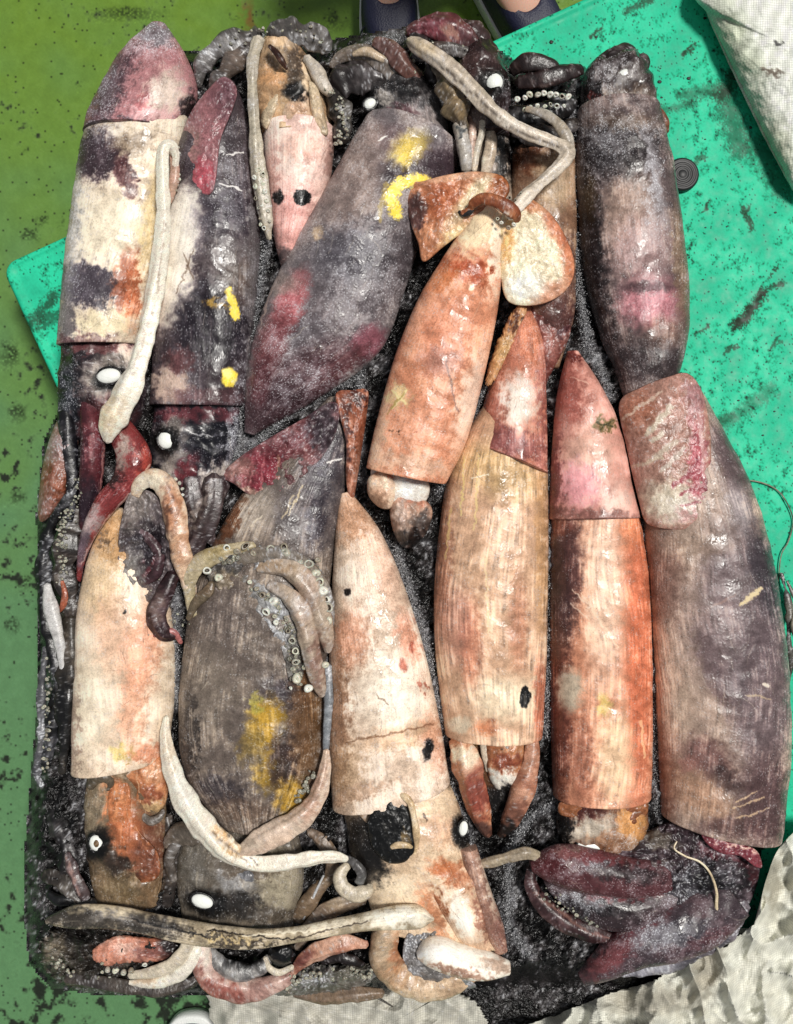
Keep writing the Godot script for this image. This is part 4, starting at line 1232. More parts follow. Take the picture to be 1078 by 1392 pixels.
	tube("tentacle", t, [[556, 54, 0.118, 5], [568, 62, 0.128, 10], [590, 76, 0.136, 11], [615, 96, 0.140, 11], [640, 120, 0.141, 11], [664, 146, 0.140, 11], [690, 166, 0.138, 10], [720, 182, 0.136, 9], [748, 192, 0.135, 9], [768, 202, 0.134, 9], [771, 212, 0.134, 9], [758, 228, 0.135, 8], [738, 246, 0.137, 8], [718, 264, 0.141, 9], [704, 280, 0.145, 9], [692, 296, 0.148, 6]], tent, {"flat": 0.7, "sides": 20, "ridge": 0.1})
	tube("tentacle", t, [[715, 148, 0.118, 4], [738, 154, 0.124, 6], [756, 166, 0.127, 8], [768, 182, 0.128, 8], [774, 202, 0.126, 7], [772, 220, 0.12, 4]], skin(Color(0.64, 0.58, 0.50), GREY, 0.6, {"frost": 0.15}), {"ridge": 0.1})
	small_cups(t, 40, [[560, 90], [600, 60], [650, 70], [670, 76]], 0.112, 8.0, 2.4)


func squid_sucker_head() -> void:
	var t := squid("brown squid half hidden under the bright orange one, with a double row of ringed suckers", 740, 240)
	loft("mantle", t, [[696, 205], [694, 280], [698, 360], [715, 440], [740, 500]], [[782, 200], [784, 280], [782, 360], [780, 430], [760, 500]], [0.034, 0.038, 0.038, 0.034, 0.012], A - 0.012, skin(Color(0.52, 0.38, 0.29), Color(0.62, 0.52, 0.42), 0.6, {"frost": 0.12, "marks": [[715, 215, 30, 20, 0, Color(0.42, 0.22, 0.13), 0.85, 0.5], [750, 245, 26, 40, 0, Color(0.62, 0.53, 0.42), 0.8, 0.5], [700, 195, 14, 12, 0, Color(0.2, 0.13, 0.1), 0.8, 0.5], [770, 380, 14, 60, 0, Color(0.40, 0.26, 0.23), 0.7, 0.5], [755, 440, 30, 34, 0, Color(0.36, 0.2, 0.2), 0.75, 0.5]]}), {})
	var dark := skin(Color(0.22, 0.15, 0.15), Color(0.32, 0.24, 0.22), 0.6, {"frost": 0.16})
	tube("arm", t, [[696, 96, 0.090, 9], [712, 86, 0.100, 15], [735, 86, 0.102, 15], [755, 96, 0.098, 11]], dark, {"wobble": 0.12, "sides": 22})
	tube("arm", t, [[705, 112, 0.092, 10], [735, 108, 0.100, 13], [765, 100, 0.100, 13], [790, 94, 0.092, 8]], dark, {"wobble": 0.12, "sides": 22})
	tube("arm", t, [[690, 155, 0.088, 10], [720, 160, 0.092, 16], [750, 150, 0.092, 15], [778, 138, 0.086, 10]], skin(Color(0.18, 0.17, 0.17), INK, 0.6, {"frost": 0.3}), {"wobble": 0.2})
	tube("arm", t, [[700, 176, 0.090, 10], [730, 186, 0.094, 15], [760, 180, 0.092, 12], [784, 165, 0.084, 7]], skin(Color(0.26, 0.22, 0.20), INK, 0.6, {"frost": 0.3}), {"wobble": 0.2})
	for i in 9:
		sucker(t, 704 + i * 8.6, 134 - 8.0 * sin(i * 0.36) + (i % 2) * 2.0, 0.112, 6.2 - absf(i - 4) * 0.3, Vector3(0, 1, 0.9))
	for i in 7:
		sucker(t, 712 + i * 9.2, 149 - 6.0 * sin(i * 0.4), 0.110, 4.4, Vector3(0.2, 1, 0.9))


func squid_bright() -> void:
	var t := squid("bright orange squid on top of the pile, two spread fins, tentacle looped round its tail", 590, 470)
	var y := 0.108
	pad("fin", t, [[552, 252, -0.004], [575, 246, 0.000], [610, 237, 0.004], [650, 233, 0.005], [684, 240, 0.004], [692, 262, 0.004], [668, 288, 0.002], [640, 308, 0], [605, 334, -0.004], [576, 356, -0.012], [568, 330, -0.008], [556, 296, -0.006]], y + 0.016, 0.006, skin(Color(0.72, 0.45, 0.31), Color(0.76, 0.54, 0.40), 0.4, {"warp": 0.4, "frost": 0.05, "marks": [
		[566, 288, 13, 26, 0, Color(0.36, 0.23, 0.22), 0.95, 0.18], [640, 270, 12, 50, 40, Color(0.84, 0.76, 0.60), 0.9, 0.5], [620, 320, 26, 12, -40, Color(0.82, 0.72, 0.52), 0.8, 0.5], [600, 270, 20, 30, 30, Color(0.66, 0.32, 0.18), 0.7, 0.6], [684, 248, 16, 20, 0, Color(0.58, 0.30, 0.15), 0.8, 0.5], [620, 240, 50, 6, -8, Color(0.80, 0.62, 0.50), 0.7, 0.5]]}), {"power": 7.0, "lump": 0.0015})
	pad("fin", t, [[684, 285, 0], [712, 268, 0.002], [742, 284, 0.001], [766, 316, -0.003], [781, 358, -0.006], [772, 392, -0.007], [738, 413, -0.006], [694, 412, -0.003], [681, 380, 0], [680, 330, 0.002]], y + 0.014, 0.007, skin(Color(0.87, 0.80, 0.66), Color(0.90, 0.85, 0.75), 0.3, {"warp": 0.4, "frost": 0.05, "grime": 0.25, "marks": [
		[776, 350, 14, 50, -8, Color(0.74, 0.42, 0.28), 0.9, 0.5], [758, 308, 14, 34, -35, Color(0.72, 0.40, 0.27), 0.85, 0.5], [752, 400, 30, 18, -15, Color(0.76, 0.50, 0.38), 0.85, 0.5], [690, 330, 9, 34, 5, Color(0.80, 0.55, 0.28), 0.75, 0.5], [715, 390, 26, 18, 0, Color(0.93, 0.91, 0.86), 0.8, 0.5], [716, 276, 20, 10, 25, Color(0.70, 0.38, 0.22), 0.8, 0.5]]}), {"power": 5.0, "lump": 0.0012})
	var l := [[646, 278], [612, 335], [572, 400], [540, 475], [514, 565], [498, 634]]
	var r := [[684, 282], [684, 345], [676, 425], [656, 520], [634, 600], [607, 656]]
	loft("mantle", t, l, r, [0.020, 0.036, 0.044, 0.046, 0.044, 0.040], y, skin(Color(0.78, 0.50, 0.37), Color(0.80, 0.62, 0.50), 0.65, {"frost": 0.2, "fibre": 0.054, "marks": [
		[648, 310, 26, 34, 20, Color(0.88, 0.80, 0.65), 0.9, 0.5], [640, 366, 44, 14, 12, Color(0.66, 0.27, 0.14), 0.85, 0.6], [676, 340, 8, 60, 5, Color(0.90, 0.85, 0.76), 0.8, 0.5], [600, 380, 22, 14, -40, Color(0.76, 0.42, 0.24), 0.7, 0.5], [600, 450, 40, 50, 20, Color(0.80, 0.50, 0.38), 0.6, 0.6],
		[598, 490, 26, 20, 0, Color(0.64, 0.44, 0.40), 0.6, 0.6], [640, 540, 16, 60, 15, Color(0.84, 0.74, 0.66), 0.75, 0.6], [540, 540, 16, 15, 0, Color(0.82, 0.74, 0.52), 0.75, 0.4], [560, 580, 40, 34, 0, Color(0.80, 0.54, 0.42), 0.7, 0.6], [512, 590, 10, 50, 12, Color(0.85, 0.70, 0.58), 0.7, 0.5], [560, 630, 50, 12, 12, Color(0.76, 0.62, 0.52), 0.7, 0.5], [640, 392, 4, 4, 0, Color(0.92, 0.86, 0.76), 0.95, 0.4, 1],
		[534, 583, 4, 2.5, 0, BROWN, 0.8, 0.4], [563, 585, 3, 3, 0, RUST, 0.8, 0.4]],
		"lines": [[532, 530, 550, 548, 2, Color(0.9, 0.84, 0.6), 0.8], [552, 532, 532, 556, 2, Color(0.9, 0.84, 0.6), 0.8], [548, 536, 526, 562, 1.4, Color(0.62, 0.5, 0.25), 0.7], [606, 488, 622, 560, 1.5, Color(0.5, 0.38, 0.36), 0.6]]}), {"open": true, "bow": 0.004})
	var ring := skin(Color(0.56, 0.28, 0.16), Color(0.66, 0.40, 0.24), 0.6, {"frost": 0.1, "marks": [[672, 288, 6, 4, 0, WHITE, 0.8, 0.5], [690, 296, 5, 4, 0, WHITE, 0.7, 0.5]]})
	tube("looped_tentacle", t, [[628, 290, 0.134, 4], [638, 284, 0.140, 4], [644, 276, 0.147, 7], [656, 270, 0.152, 9], [672, 273, 0.154, 10], [688, 281, 0.154, 10], [700, 290, 0.150, 9], [704, 300, 0.142, 5]], ring, {"sides": 20})
	tube("tentacle_tip", t, [[624, 288, 0.130, 3.5], [632, 291, 0.135, 4.5], [640, 286, 0.140, 4.5], [642, 278, 0.142, 3]], skin(Color(0.25, 0.24, 0.25), INK, 0.5), {"sides": 12})
	for c in [[682, 303, 5], [690, 309, 5], [698, 304, 4], [676, 298, 4], [692, 268, 4], [700, 272, 4], [708, 262, 4], [696, 276, 3]]:
		sucker(t, c[0], c[1], 0.150, c[2] * 0.8, Vector3(0.1, 1, 0.6))
	# head and funnel under the collar
	pad("funnel", t, [[504, 640, 0], [520, 632, 0.002], [550, 640, 0.002], [582, 655, 0], [580, 680, -0.006], [560, 690, -0.006], [535, 690, -0.004], [512, 676, -0.002]], 0.104, 0.016, skin(Color(0.84, 0.80, 0.75), WHITE, 0.5, {"frost": 0.05, "marks": [[560, 665, 10, 16, 0, Color(0.9, 0.88, 0.84), 0.6, 0.5]]}), {"power": 2.4})
	pad("funnel_flap", t, [[504, 646, 0], [520, 640, 0.002], [534, 648, 0.002], [538, 668, 0], [532, 690, -0.004], [516, 690, -0.006], [502, 676, -0.004], [499, 658, -0.002]], 0.114, 0.014, skin(Color(0.78, 0.60, 0.48), CREAM, 0.6, {"frost": 0.06, "marks": [[512, 682, 14, 10, 0, Color(0.62, 0.46, 0.36), 0.6, 0.5], [536, 648, 6, 6, 0, Color(0.72, 0.35, 0.24), 0.7, 0.5]]}), {"power": 2.4})
	pad("head", t, [[535, 664, 0.002], [552, 672, 0.002], [578, 680, 0], [588, 696, -0.002], [580, 724, -0.008], [562, 744, -0.014], [545, 742, -0.014], [534, 720, -0.008], [530, 692, -0.002]], 0.100, 0.022, skin(Color(0.66, 0.50, 0.42), Color(0.74, 0.62, 0.54), 0.6, {"frost": 0.06, "marks": [[560, 735, 30, 18, 0, Color(0.13, 0.12, 0.13), 0.92, 0.5], [575, 708, 16, 12, 0, Color(0.30, 0.28, 0.28), 0.8, 0.5], [560, 678, 24, 8, 15, Color(0.74, 0.46, 0.36), 0.8, 0.5], [545, 700, 10, 24, 0, Color(0.76, 0.66, 0.60), 0.7, 0.5]]}), {"power": 2.3, "lump": 0.004})


func squid_folded() -> void:
	var t := squid("tan streaked squid with a folded orange fin over its tail and oval black spot", 670, 780)
	var l := [[665, 540], [632, 590], [608, 650], [596, 730], [590, 810], [592, 890], [605, 996]]
	var r := [[738, 540], [743, 590], [744, 650], [745, 730], [744, 820], [742, 910], [737, 1000]]
	loft("mantle", t, l, r, [0.036, 0.044, 0.047, 0.049, 0.049, 0.048, 0.044], A, skin(Color(0.74, 0.58, 0.46), Color(0.82, 0.71, 0.61), 0.45, {"warp": 0.5, "frost": 0.1, "fibre": 0.16, "mottle": 0.09, "marks": [
		[670, 640, 70, 34, 15, Color(0.68, 0.55, 0.36), 0.75, 0.6], [600, 760, 14, 100, 4, Color(0.60, 0.36, 0.27), 0.7, 0.6], [640, 700, 30, 50, 0, Color(0.76, 0.60, 0.48), 0.6, 0.6], [640, 880, 14, 60, 0, Color(0.68, 0.38, 0.28), 0.6, 0.6], [690, 950, 50, 30, 0, Color(0.84, 0.77, 0.65), 0.75, 0.5], [620, 850, 20, 50, 0, Color(0.62, 0.38, 0.33), 0.5, 0.6],
		[705, 850, 12, 60, 0, Color(0.70, 0.42, 0.31), 0.5, 0.6], [660, 990, 14, 10, 0, Color(0.76, 0.45, 0.30), 0.8, 0.5], [735, 960, 8, 60, 0, Color(0.66, 0.32, 0.22), 0.75, 0.5], [620, 985, 20, 10, 0, Color(0.82, 0.78, 0.68), 0.7, 0.5], [736, 740, 8, 120, 0, Color(0.66, 0.48, 0.30), 0.6, 0.5], [714, 948, 7, 15, 5, Color(0.09, 0.09, 0.10), 1.0, 0.12, 1]],
		"lines": [[632, 620, 626, 700, 1.6, Color(0.85, 0.76, 0.48), 0.7], [650, 620, 645, 720, 1.4, Color(0.86, 0.77, 0.5), 0.6], [612, 690, 606, 760, 1.5, Color(0.84, 0.73, 0.45), 0.6], [640, 650, 664, 646, 1.3, Color(0.92, 0.88, 0.78), 0.8], [660, 760, 664, 860, 1.6, Color(0.9, 0.82, 0.62), 0.5]]}), {"open": true, "bow": 0.003, "relief": 0.12})
	loft("fin", t, [[703, 418], [686, 460], [666, 520], [642, 604]], [[722, 418], [738, 470], [742, 540], [744, 644]], [0.012, 0.034, 0.046, 0.0505], A + 0.002, skin(Color(0.72, 0.44, 0.35), Color(0.74, 0.52, 0.46), 0.6, {"frost": 0.16, "marks": [
		[704, 545, 24, 34, 0, Color(0.88, 0.84, 0.78), 0.9, 0.6], [690, 600, 50, 18, 20, Color(0.52, 0.28, 0.28), 0.8, 0.6], [720, 460, 16, 40, 0, Color(0.70, 0.40, 0.28), 0.7, 0.5], [670, 560, 14, 30, 15, Color(0.60, 0.33, 0.28), 0.6, 0.5], [738, 560, 6, 70, 0, Color(0.55, 0.3, 0.28), 0.6, 0.5]], "frosts": [[705, 540, 30, 40, 0.3]]}), {"bow": 0.002})
	pad("fin_edge", t, [[708, 414, 0.004], [716, 424, 0.006], [704, 448, 0.006], [692, 478, 0.004], [682, 500, 0.002], [668, 522, -0.002], [660, 520, -0.008], [668, 486, -0.008], [682, 452, -0.004], [696, 424, 0]], A + 0.026, 0.008, skin(Color(0.76, 0.56, 0.36), Color(0.68, 0.46, 0.32), 0.6, {"frost": 0.08, "marks": [[702, 436, 6, 18, 20, Color(0.35, 0.18, 0.13), 0.8, 0.5], [686, 470, 8, 20, 20, Color(0.82, 0.66, 0.44), 0.6, 0.5]]}), {"power": 3.0, "ragged": 3.0})
	pad("fin", t, [[718, 418, 0], [745, 415, 0], [768, 428, -0.004], [776, 450, -0.008], [764, 480, -0.010], [748, 510, -0.012], [738, 530, -0.012], [734, 490, -0.004]], A + 0.008, 0.010, skin(Color(0.52, 0.28, 0.25), Color(0.60, 0.38, 0.33), 0.6, {"frost": 0.2, "marks": [[765, 440, 12, 18, 0, Color(0.32, 0.16, 0.18), 0.85, 0.5], [745, 470, 14, 24, 0, Color(0.66, 0.42, 0.38), 0.7, 0.5]]}), {"power": 3.5})
	var sk := skin(Color(0.70, 0.44, 0.30), Color(0.62, 0.38, 0.27), 0.6, {"frost": 0.08, "marks": [[630, 1025, 20, 14, 0, Color(0.84, 0.78, 0.66), 0.9, 0.5], [640, 1040, 14, 24, 0, Color(0.80, 0.70, 0.60), 0.6, 0.6], [650, 1080, 18, 34, 0, Color(0.56, 0.25, 0.20), 0.85, 0.5], [655, 1130, 20, 14, 0, Color(0.3, 0.2, 0.2), 0.7, 0.5]]})
	loft("head", t, [[622, 985], [624, 1020], [634, 1060], [648, 1100]], [[730, 985], [726, 1020], [722, 1060], [706, 1100]], [0.034, 0.033, 0.027, 0.010], A - 0.014, skin(Color(0.46, 0.30, 0.20), Color(0.3, 0.22, 0.18), 0.6, {"marks": [[685, 1100, 40, 34, 0, BLACK, 0.9, 0.5], [640, 1008, 20, 8, 0, Color(0.40, 0.28, 0.12), 0.8, 0.5]]}), {})
	tube("arm", t, [[624, 1004, 0.098, 13], [632, 1030, 0.102, 18], [640, 1060, 0.102, 19], [648, 1090, 0.096, 17], [656, 1118, 0.088, 12], [664, 1136, 0.08, 5]], sk, {"sides": 22, "ridge": 0.06})
	tube("arm", t, [[724, 1006, 0.096, 8], [722, 1036, 0.101, 12], [714, 1064, 0.102, 15], [704, 1092, 0.098, 15], [692, 1118, 0.090, 12], [680, 1136, 0.08, 5]], skin(Color(0.66, 0.42, 0.32), Color(0.74, 0.60, 0.5), 0.5, {"frost": 0.08, "marks": [[700, 1110, 16, 24, 20, Color(0.50, 0.32, 0.26), 0.8, 0.5], [690, 1130, 14, 14, 0, BLACK, 0.8, 0.5]]}), {"sides": 22})
	pad("funnel", t, [[662, 1006, 0], [686, 1000, 0.002], [710, 1006, 0], [712, 1032, 0], [706, 1060, -0.004], [694, 1074, -0.006], [676, 1074, -0.006], [664, 1056, -0.002], [660, 1030, 0]], 0.094, 0.017, skin(Color(0.66, 0.40, 0.26), Color(0.72, 0.54, 0.38), 0.6, {"frost": 0.05, "marks": [[685, 1060, 24, 14, 0, Color(0.86, 0.83, 0.78), 0.95, 0.35], [684, 1078, 22, 9, 0, BLACK, 0.95, 0.4], [688, 1036, 20, 10, 0, Color(0.56, 0.26, 0.18), 0.8, 0.5], [688, 1004, 18, 8, 0, Color(0.22, 0.2, 0.2), 0.8, 0.5]]}), {"power": 2.4})
	tube("stalk", t, [[658, 1004, 0.096, 8], [660, 1026, 0.098, 6], [664, 1048, 0.094, 4]], skin(Color(0.80, 0.74, 0.66), TAN, 0.4), {})


func squid_pointed() -> void:
	var t := squid("pointed squid with smooth pink fin hood and straight orange mantle beside broad purple squid", 815, 820)
	var l := [[762, 620], [750, 700], [748, 790], [748, 890], [749, 1000], [752, 1080]]
	var r := [[846, 620], [866, 695], [880, 780], [885, 890], [886, 1000], [884, 1080]]
	loft("mantle", t, l, r, [0.040, 0.046, 0.048, 0.049, 0.048, 0.046], A, skin(Color(0.76, 0.50, 0.38), Color(0.82, 0.66, 0.55), 0.5, {"warp": 0.5, "frost": 0.12, "fibre": 0.13, "mottle": 0.09, "marks": [
		[764, 790, 22, 100, 2, Color(0.30, 0.20, 0.21), 0.9, 0.5], [778, 750, 14, 60, 0, Color(0.44, 0.27, 0.25), 0.7, 0.6], [758, 980, 18, 110, 0, Color(0.42, 0.20, 0.16), 0.85, 0.55], [815, 740, 26, 40, 0, Color(0.82, 0.66, 0.56), 0.8, 0.6], [820, 830, 24, 90, 0, Color(0.84, 0.72, 0.62), 0.75, 0.6], [870, 880, 18, 200, 0, Color(0.76, 0.38, 0.25), 0.85, 0.5],
		[774, 938, 17, 28, 0, Color(0.74, 0.69, 0.60), 0.92, 0.4], [822, 960, 9, 16, 0, Color(0.76, 0.66, 0.34), 0.8, 0.5], [836, 1030, 22, 60, 0, Color(0.84, 0.73, 0.58), 0.75, 0.6], [790, 1030, 14, 60, 0, Color(0.58, 0.34, 0.26), 0.7, 0.6], [860, 720, 16, 20, 0, Color(0.78, 0.45, 0.30), 0.7, 0.5], [760, 715, 18, 12, 0, Color(0.52, 0.28, 0.22), 0.7, 0.5]],
		"lines": [[778, 800, 802, 826, 1.2, Color(0.9, 0.8, 0.7), 0.7], [776, 820, 800, 842, 1.2, Color(0.9, 0.8, 0.7), 0.6], [790, 806, 840, 880, 1.2, Color(0.92, 0.82, 0.7), 0.6], [872, 980, 876, 1030, 2, Color(0.9, 0.8, 0.6), 0.5]]}), {"open": true, "bow": 0.003})
	loft("fin", t, [[771, 478], [757, 540], [750, 620], [746, 706]], [[786, 478], [814, 522], [842, 584], [869, 704]], [0.010, 0.034, 0.045, 0.0505], A + 0.001, skin(Color(0.74, 0.50, 0.44), Color(0.78, 0.60, 0.55), 0.6, {"frost": 0.08, "fibre": 0.036, "mottle": 0.06, "grime": 0.3, "marks": [
		[772, 530, 20, 50, -8, Color(0.60, 0.29, 0.25), 0.75, 0.6], [800, 620, 36, 40, 0, Color(0.82, 0.66, 0.58), 0.7, 0.6], [785, 660, 30, 30, 0, Color(0.80, 0.52, 0.56), 0.75, 0.6], [840, 680, 20, 26, 0, Color(0.80, 0.68, 0.62), 0.7, 0.6], [822, 578, 13, 9, 0, Color(0.42, 0.36, 0.20), 0.9, 0.4], [755, 650, 8, 60, 0, Color(0.50, 0.27, 0.28), 0.75, 0.5], [806, 702, 60, 8, 3, Color(0.48, 0.30, 0.27), 0.75, 0.6], [778, 484, 8, 10, 0, Color(0.42, 0.14, 0.12), 0.8, 0.5]],
		"lines": [[812, 574, 834, 580, 1.5, Color(0.3, 0.28, 0.16), 0.8], [816, 584, 832, 572, 1.2, Color(0.3, 0.28, 0.16), 0.8], [775, 512, 800, 522, 1.2, Color(0.85, 0.7, 0.62), 0.5]]}), {"relief": 0.1})
	loft("head", t, [[760, 1068], [757, 1100], [757, 1128], [768, 1158]], [[878, 1068], [880, 1100], [878, 1128], [858, 1158]], [0.038, 0.040, 0.038, 0.016], A - 0.006, skin(Color(0.42, 0.26, 0.20), Color(0.56, 0.40, 0.28), 0.6, {"frost": 0.12, "marks": [
		[800, 1128, 36, 20, -10, Color(0.66, 0.62, 0.56), 0.9, 0.5], [860, 1115, 20, 40, 0, Color(0.72, 0.50, 0.28), 0.9, 0.5], [790, 1098, 30, 14, 0, Color(0.36, 0.16, 0.15), 0.8, 0.5], [764, 1130, 12, 40, 0, BLACK, 0.85, 0.5], [830, 1145, 30, 14, 0, Color(0.58, 0.40, 0.28), 0.8, 0.5], [790, 1090, 12, 6, 0, Color(0.40, 0.04, 0.05), 0.8, 0.5]], "frosts": [[850, 1150, 40, 20, 0.5]]}), {"lump": 0.003})
	var lip := skin(Color(0.60, 0.36, 0.22), Color(0.5, 0.26, 0.16), 0.6, {})
	pad("funnel", t, [[762, 1090, 0], [790, 1098, 0.002], [820, 1092, 0.002], [850, 1104, 0.002], [876, 1090, 0], [880, 1106, -0.002], [860, 1122, 0.001], [820, 1116, 0.002], [780, 1112, 0], [760, 1106, -0.003]], A + 0.019, 0.008, lip, {"power": 2.6})
	eye(t, 802, 1150, A + 0.018, 17, 6, -8)


func squid_charcoal() -> void:
	var t := squid("charcoal squid along the bare turquoise deck, rose blush above its narrow tail", 860, 320)
	var l := [[852, 552], [836, 505], [810, 440], [792, 360], [783, 260], [782, 200], [785, 152]]
	var r := [[915, 530], [932, 470], [936, 400], [928, 320], [916, 236], [907, 190], [897, 150]]
	loft("mantle", t, l, r, [0.024, 0.036, 0.044, 0.047, 0.047, 0.045, 0.042], A, skin(Color(0.38, 0.32, 0.32), Color(0.54, 0.46, 0.43), 0.7, {"warp": 0.6, "frost": 0.26, "marks": [
		[852, 285, 34, 62, 10, Color(0.64, 0.53, 0.47), 0.8, 0.6], [872, 345, 38, 50, 0, Color(0.62, 0.49, 0.48), 0.8, 0.6], [886, 412, 42, 34, 0, Color(0.72, 0.44, 0.48), 0.9, 0.5], [799, 330, 20, 130, -6, Color(0.18, 0.14, 0.15), 0.9, 0.5], [840, 200, 55, 40, 0, Color(0.19, 0.16, 0.17), 0.85, 0.5], [820, 460, 20, 60, -20, Color(0.20, 0.16, 0.17), 0.8, 0.5], [880, 490, 50, 30, 0, Color(0.26, 0.21, 0.22), 0.85, 0.5],
		[890, 240, 8, 60, -12, Color(0.60, 0.58, 0.60), 0.7, 0.6], [925, 360, 10, 80, -4, Color(0.48, 0.38, 0.30), 0.75, 0.5], [800, 270, 10, 30, 0, Color(0.34, 0.25, 0.14), 0.6, 0.5], [850, 165, 44, 12, 0, Color(0.45, 0.36, 0.30), 0.7, 0.5], [880, 390, 34, 8, 0, Color(0.27, 0.2, 0.22), 0.6, 0.5], [900, 450, 24, 20, 0, Color(0.52, 0.38, 0.32), 0.6, 0.6]],
		"frosts": [[820, 200, 50, 60, 0.4], [888, 250, 16, 100, 0.55], [860, 170, 60, 20, 0.3]]}), {"open": true, "bow": 0.003})
	loft("head", t, [[790, 162], [789, 130], [797, 95], [815, 78]], [[892, 160], [890, 125], [880, 92], [868, 72]], [0.036, 0.038, 0.034, 0.016], A - 0.003, skin(Color(0.24, 0.19, 0.19), Color(0.42, 0.36, 0.34), 0.6, {"frost": 0.3, "marks": [[850, 130, 40, 14, 0, Color(0.48, 0.40, 0.34), 0.7, 0.5], [805, 130, 14, 24, 0, BLACK, 0.7, 0.5], [850, 100, 22, 12, 0, Color(0.66, 0.64, 0.62), 0.7, 0.5], [806, 130, 6, 4, 0, Color(0.45, 0.15, 0.13), 0.8, 0.5]], "frosts": [[830, 95, 50, 40, 0.5]]}), {"lump": 0.005})
	eye(t, 851, 100, A + 0.034, 10, 6, 8, Color(0.4, 0.36, 0.34))
	var dark := skin(Color(0.22, 0.17, 0.17), Color(0.34, 0.27, 0.25), 0.6, {"frost": 0.3})
	tube("arm", t, [[830, 92, 0.092, 12], [838, 78, 0.092, 13], [850, 70, 0.088, 11], [860, 68, 0.080, 6]], dark, {"wobble": 0.2})
	tube("arm", t, [[866, 90, 0.092, 11], [874, 82, 0.092, 9], [878, 86, 0.086, 7], [879, 96, 0.08, 4]], dark, {"wobble": 0.2})
	tube("arm", t, [[808, 100, 0.090, 10], [816, 86, 0.090, 10], [828, 76, 0.086, 9], [838, 72, 0.08, 5]], dark, {"wobble": 0.2})
	tube("skin_flap", t, [[893, 148, 0.086, 6], [902, 164, 0.087, 8], [905, 180, 0.082, 5]], skin(Color(0.52, 0.32, 0.22), BROWN, 0.5), {})


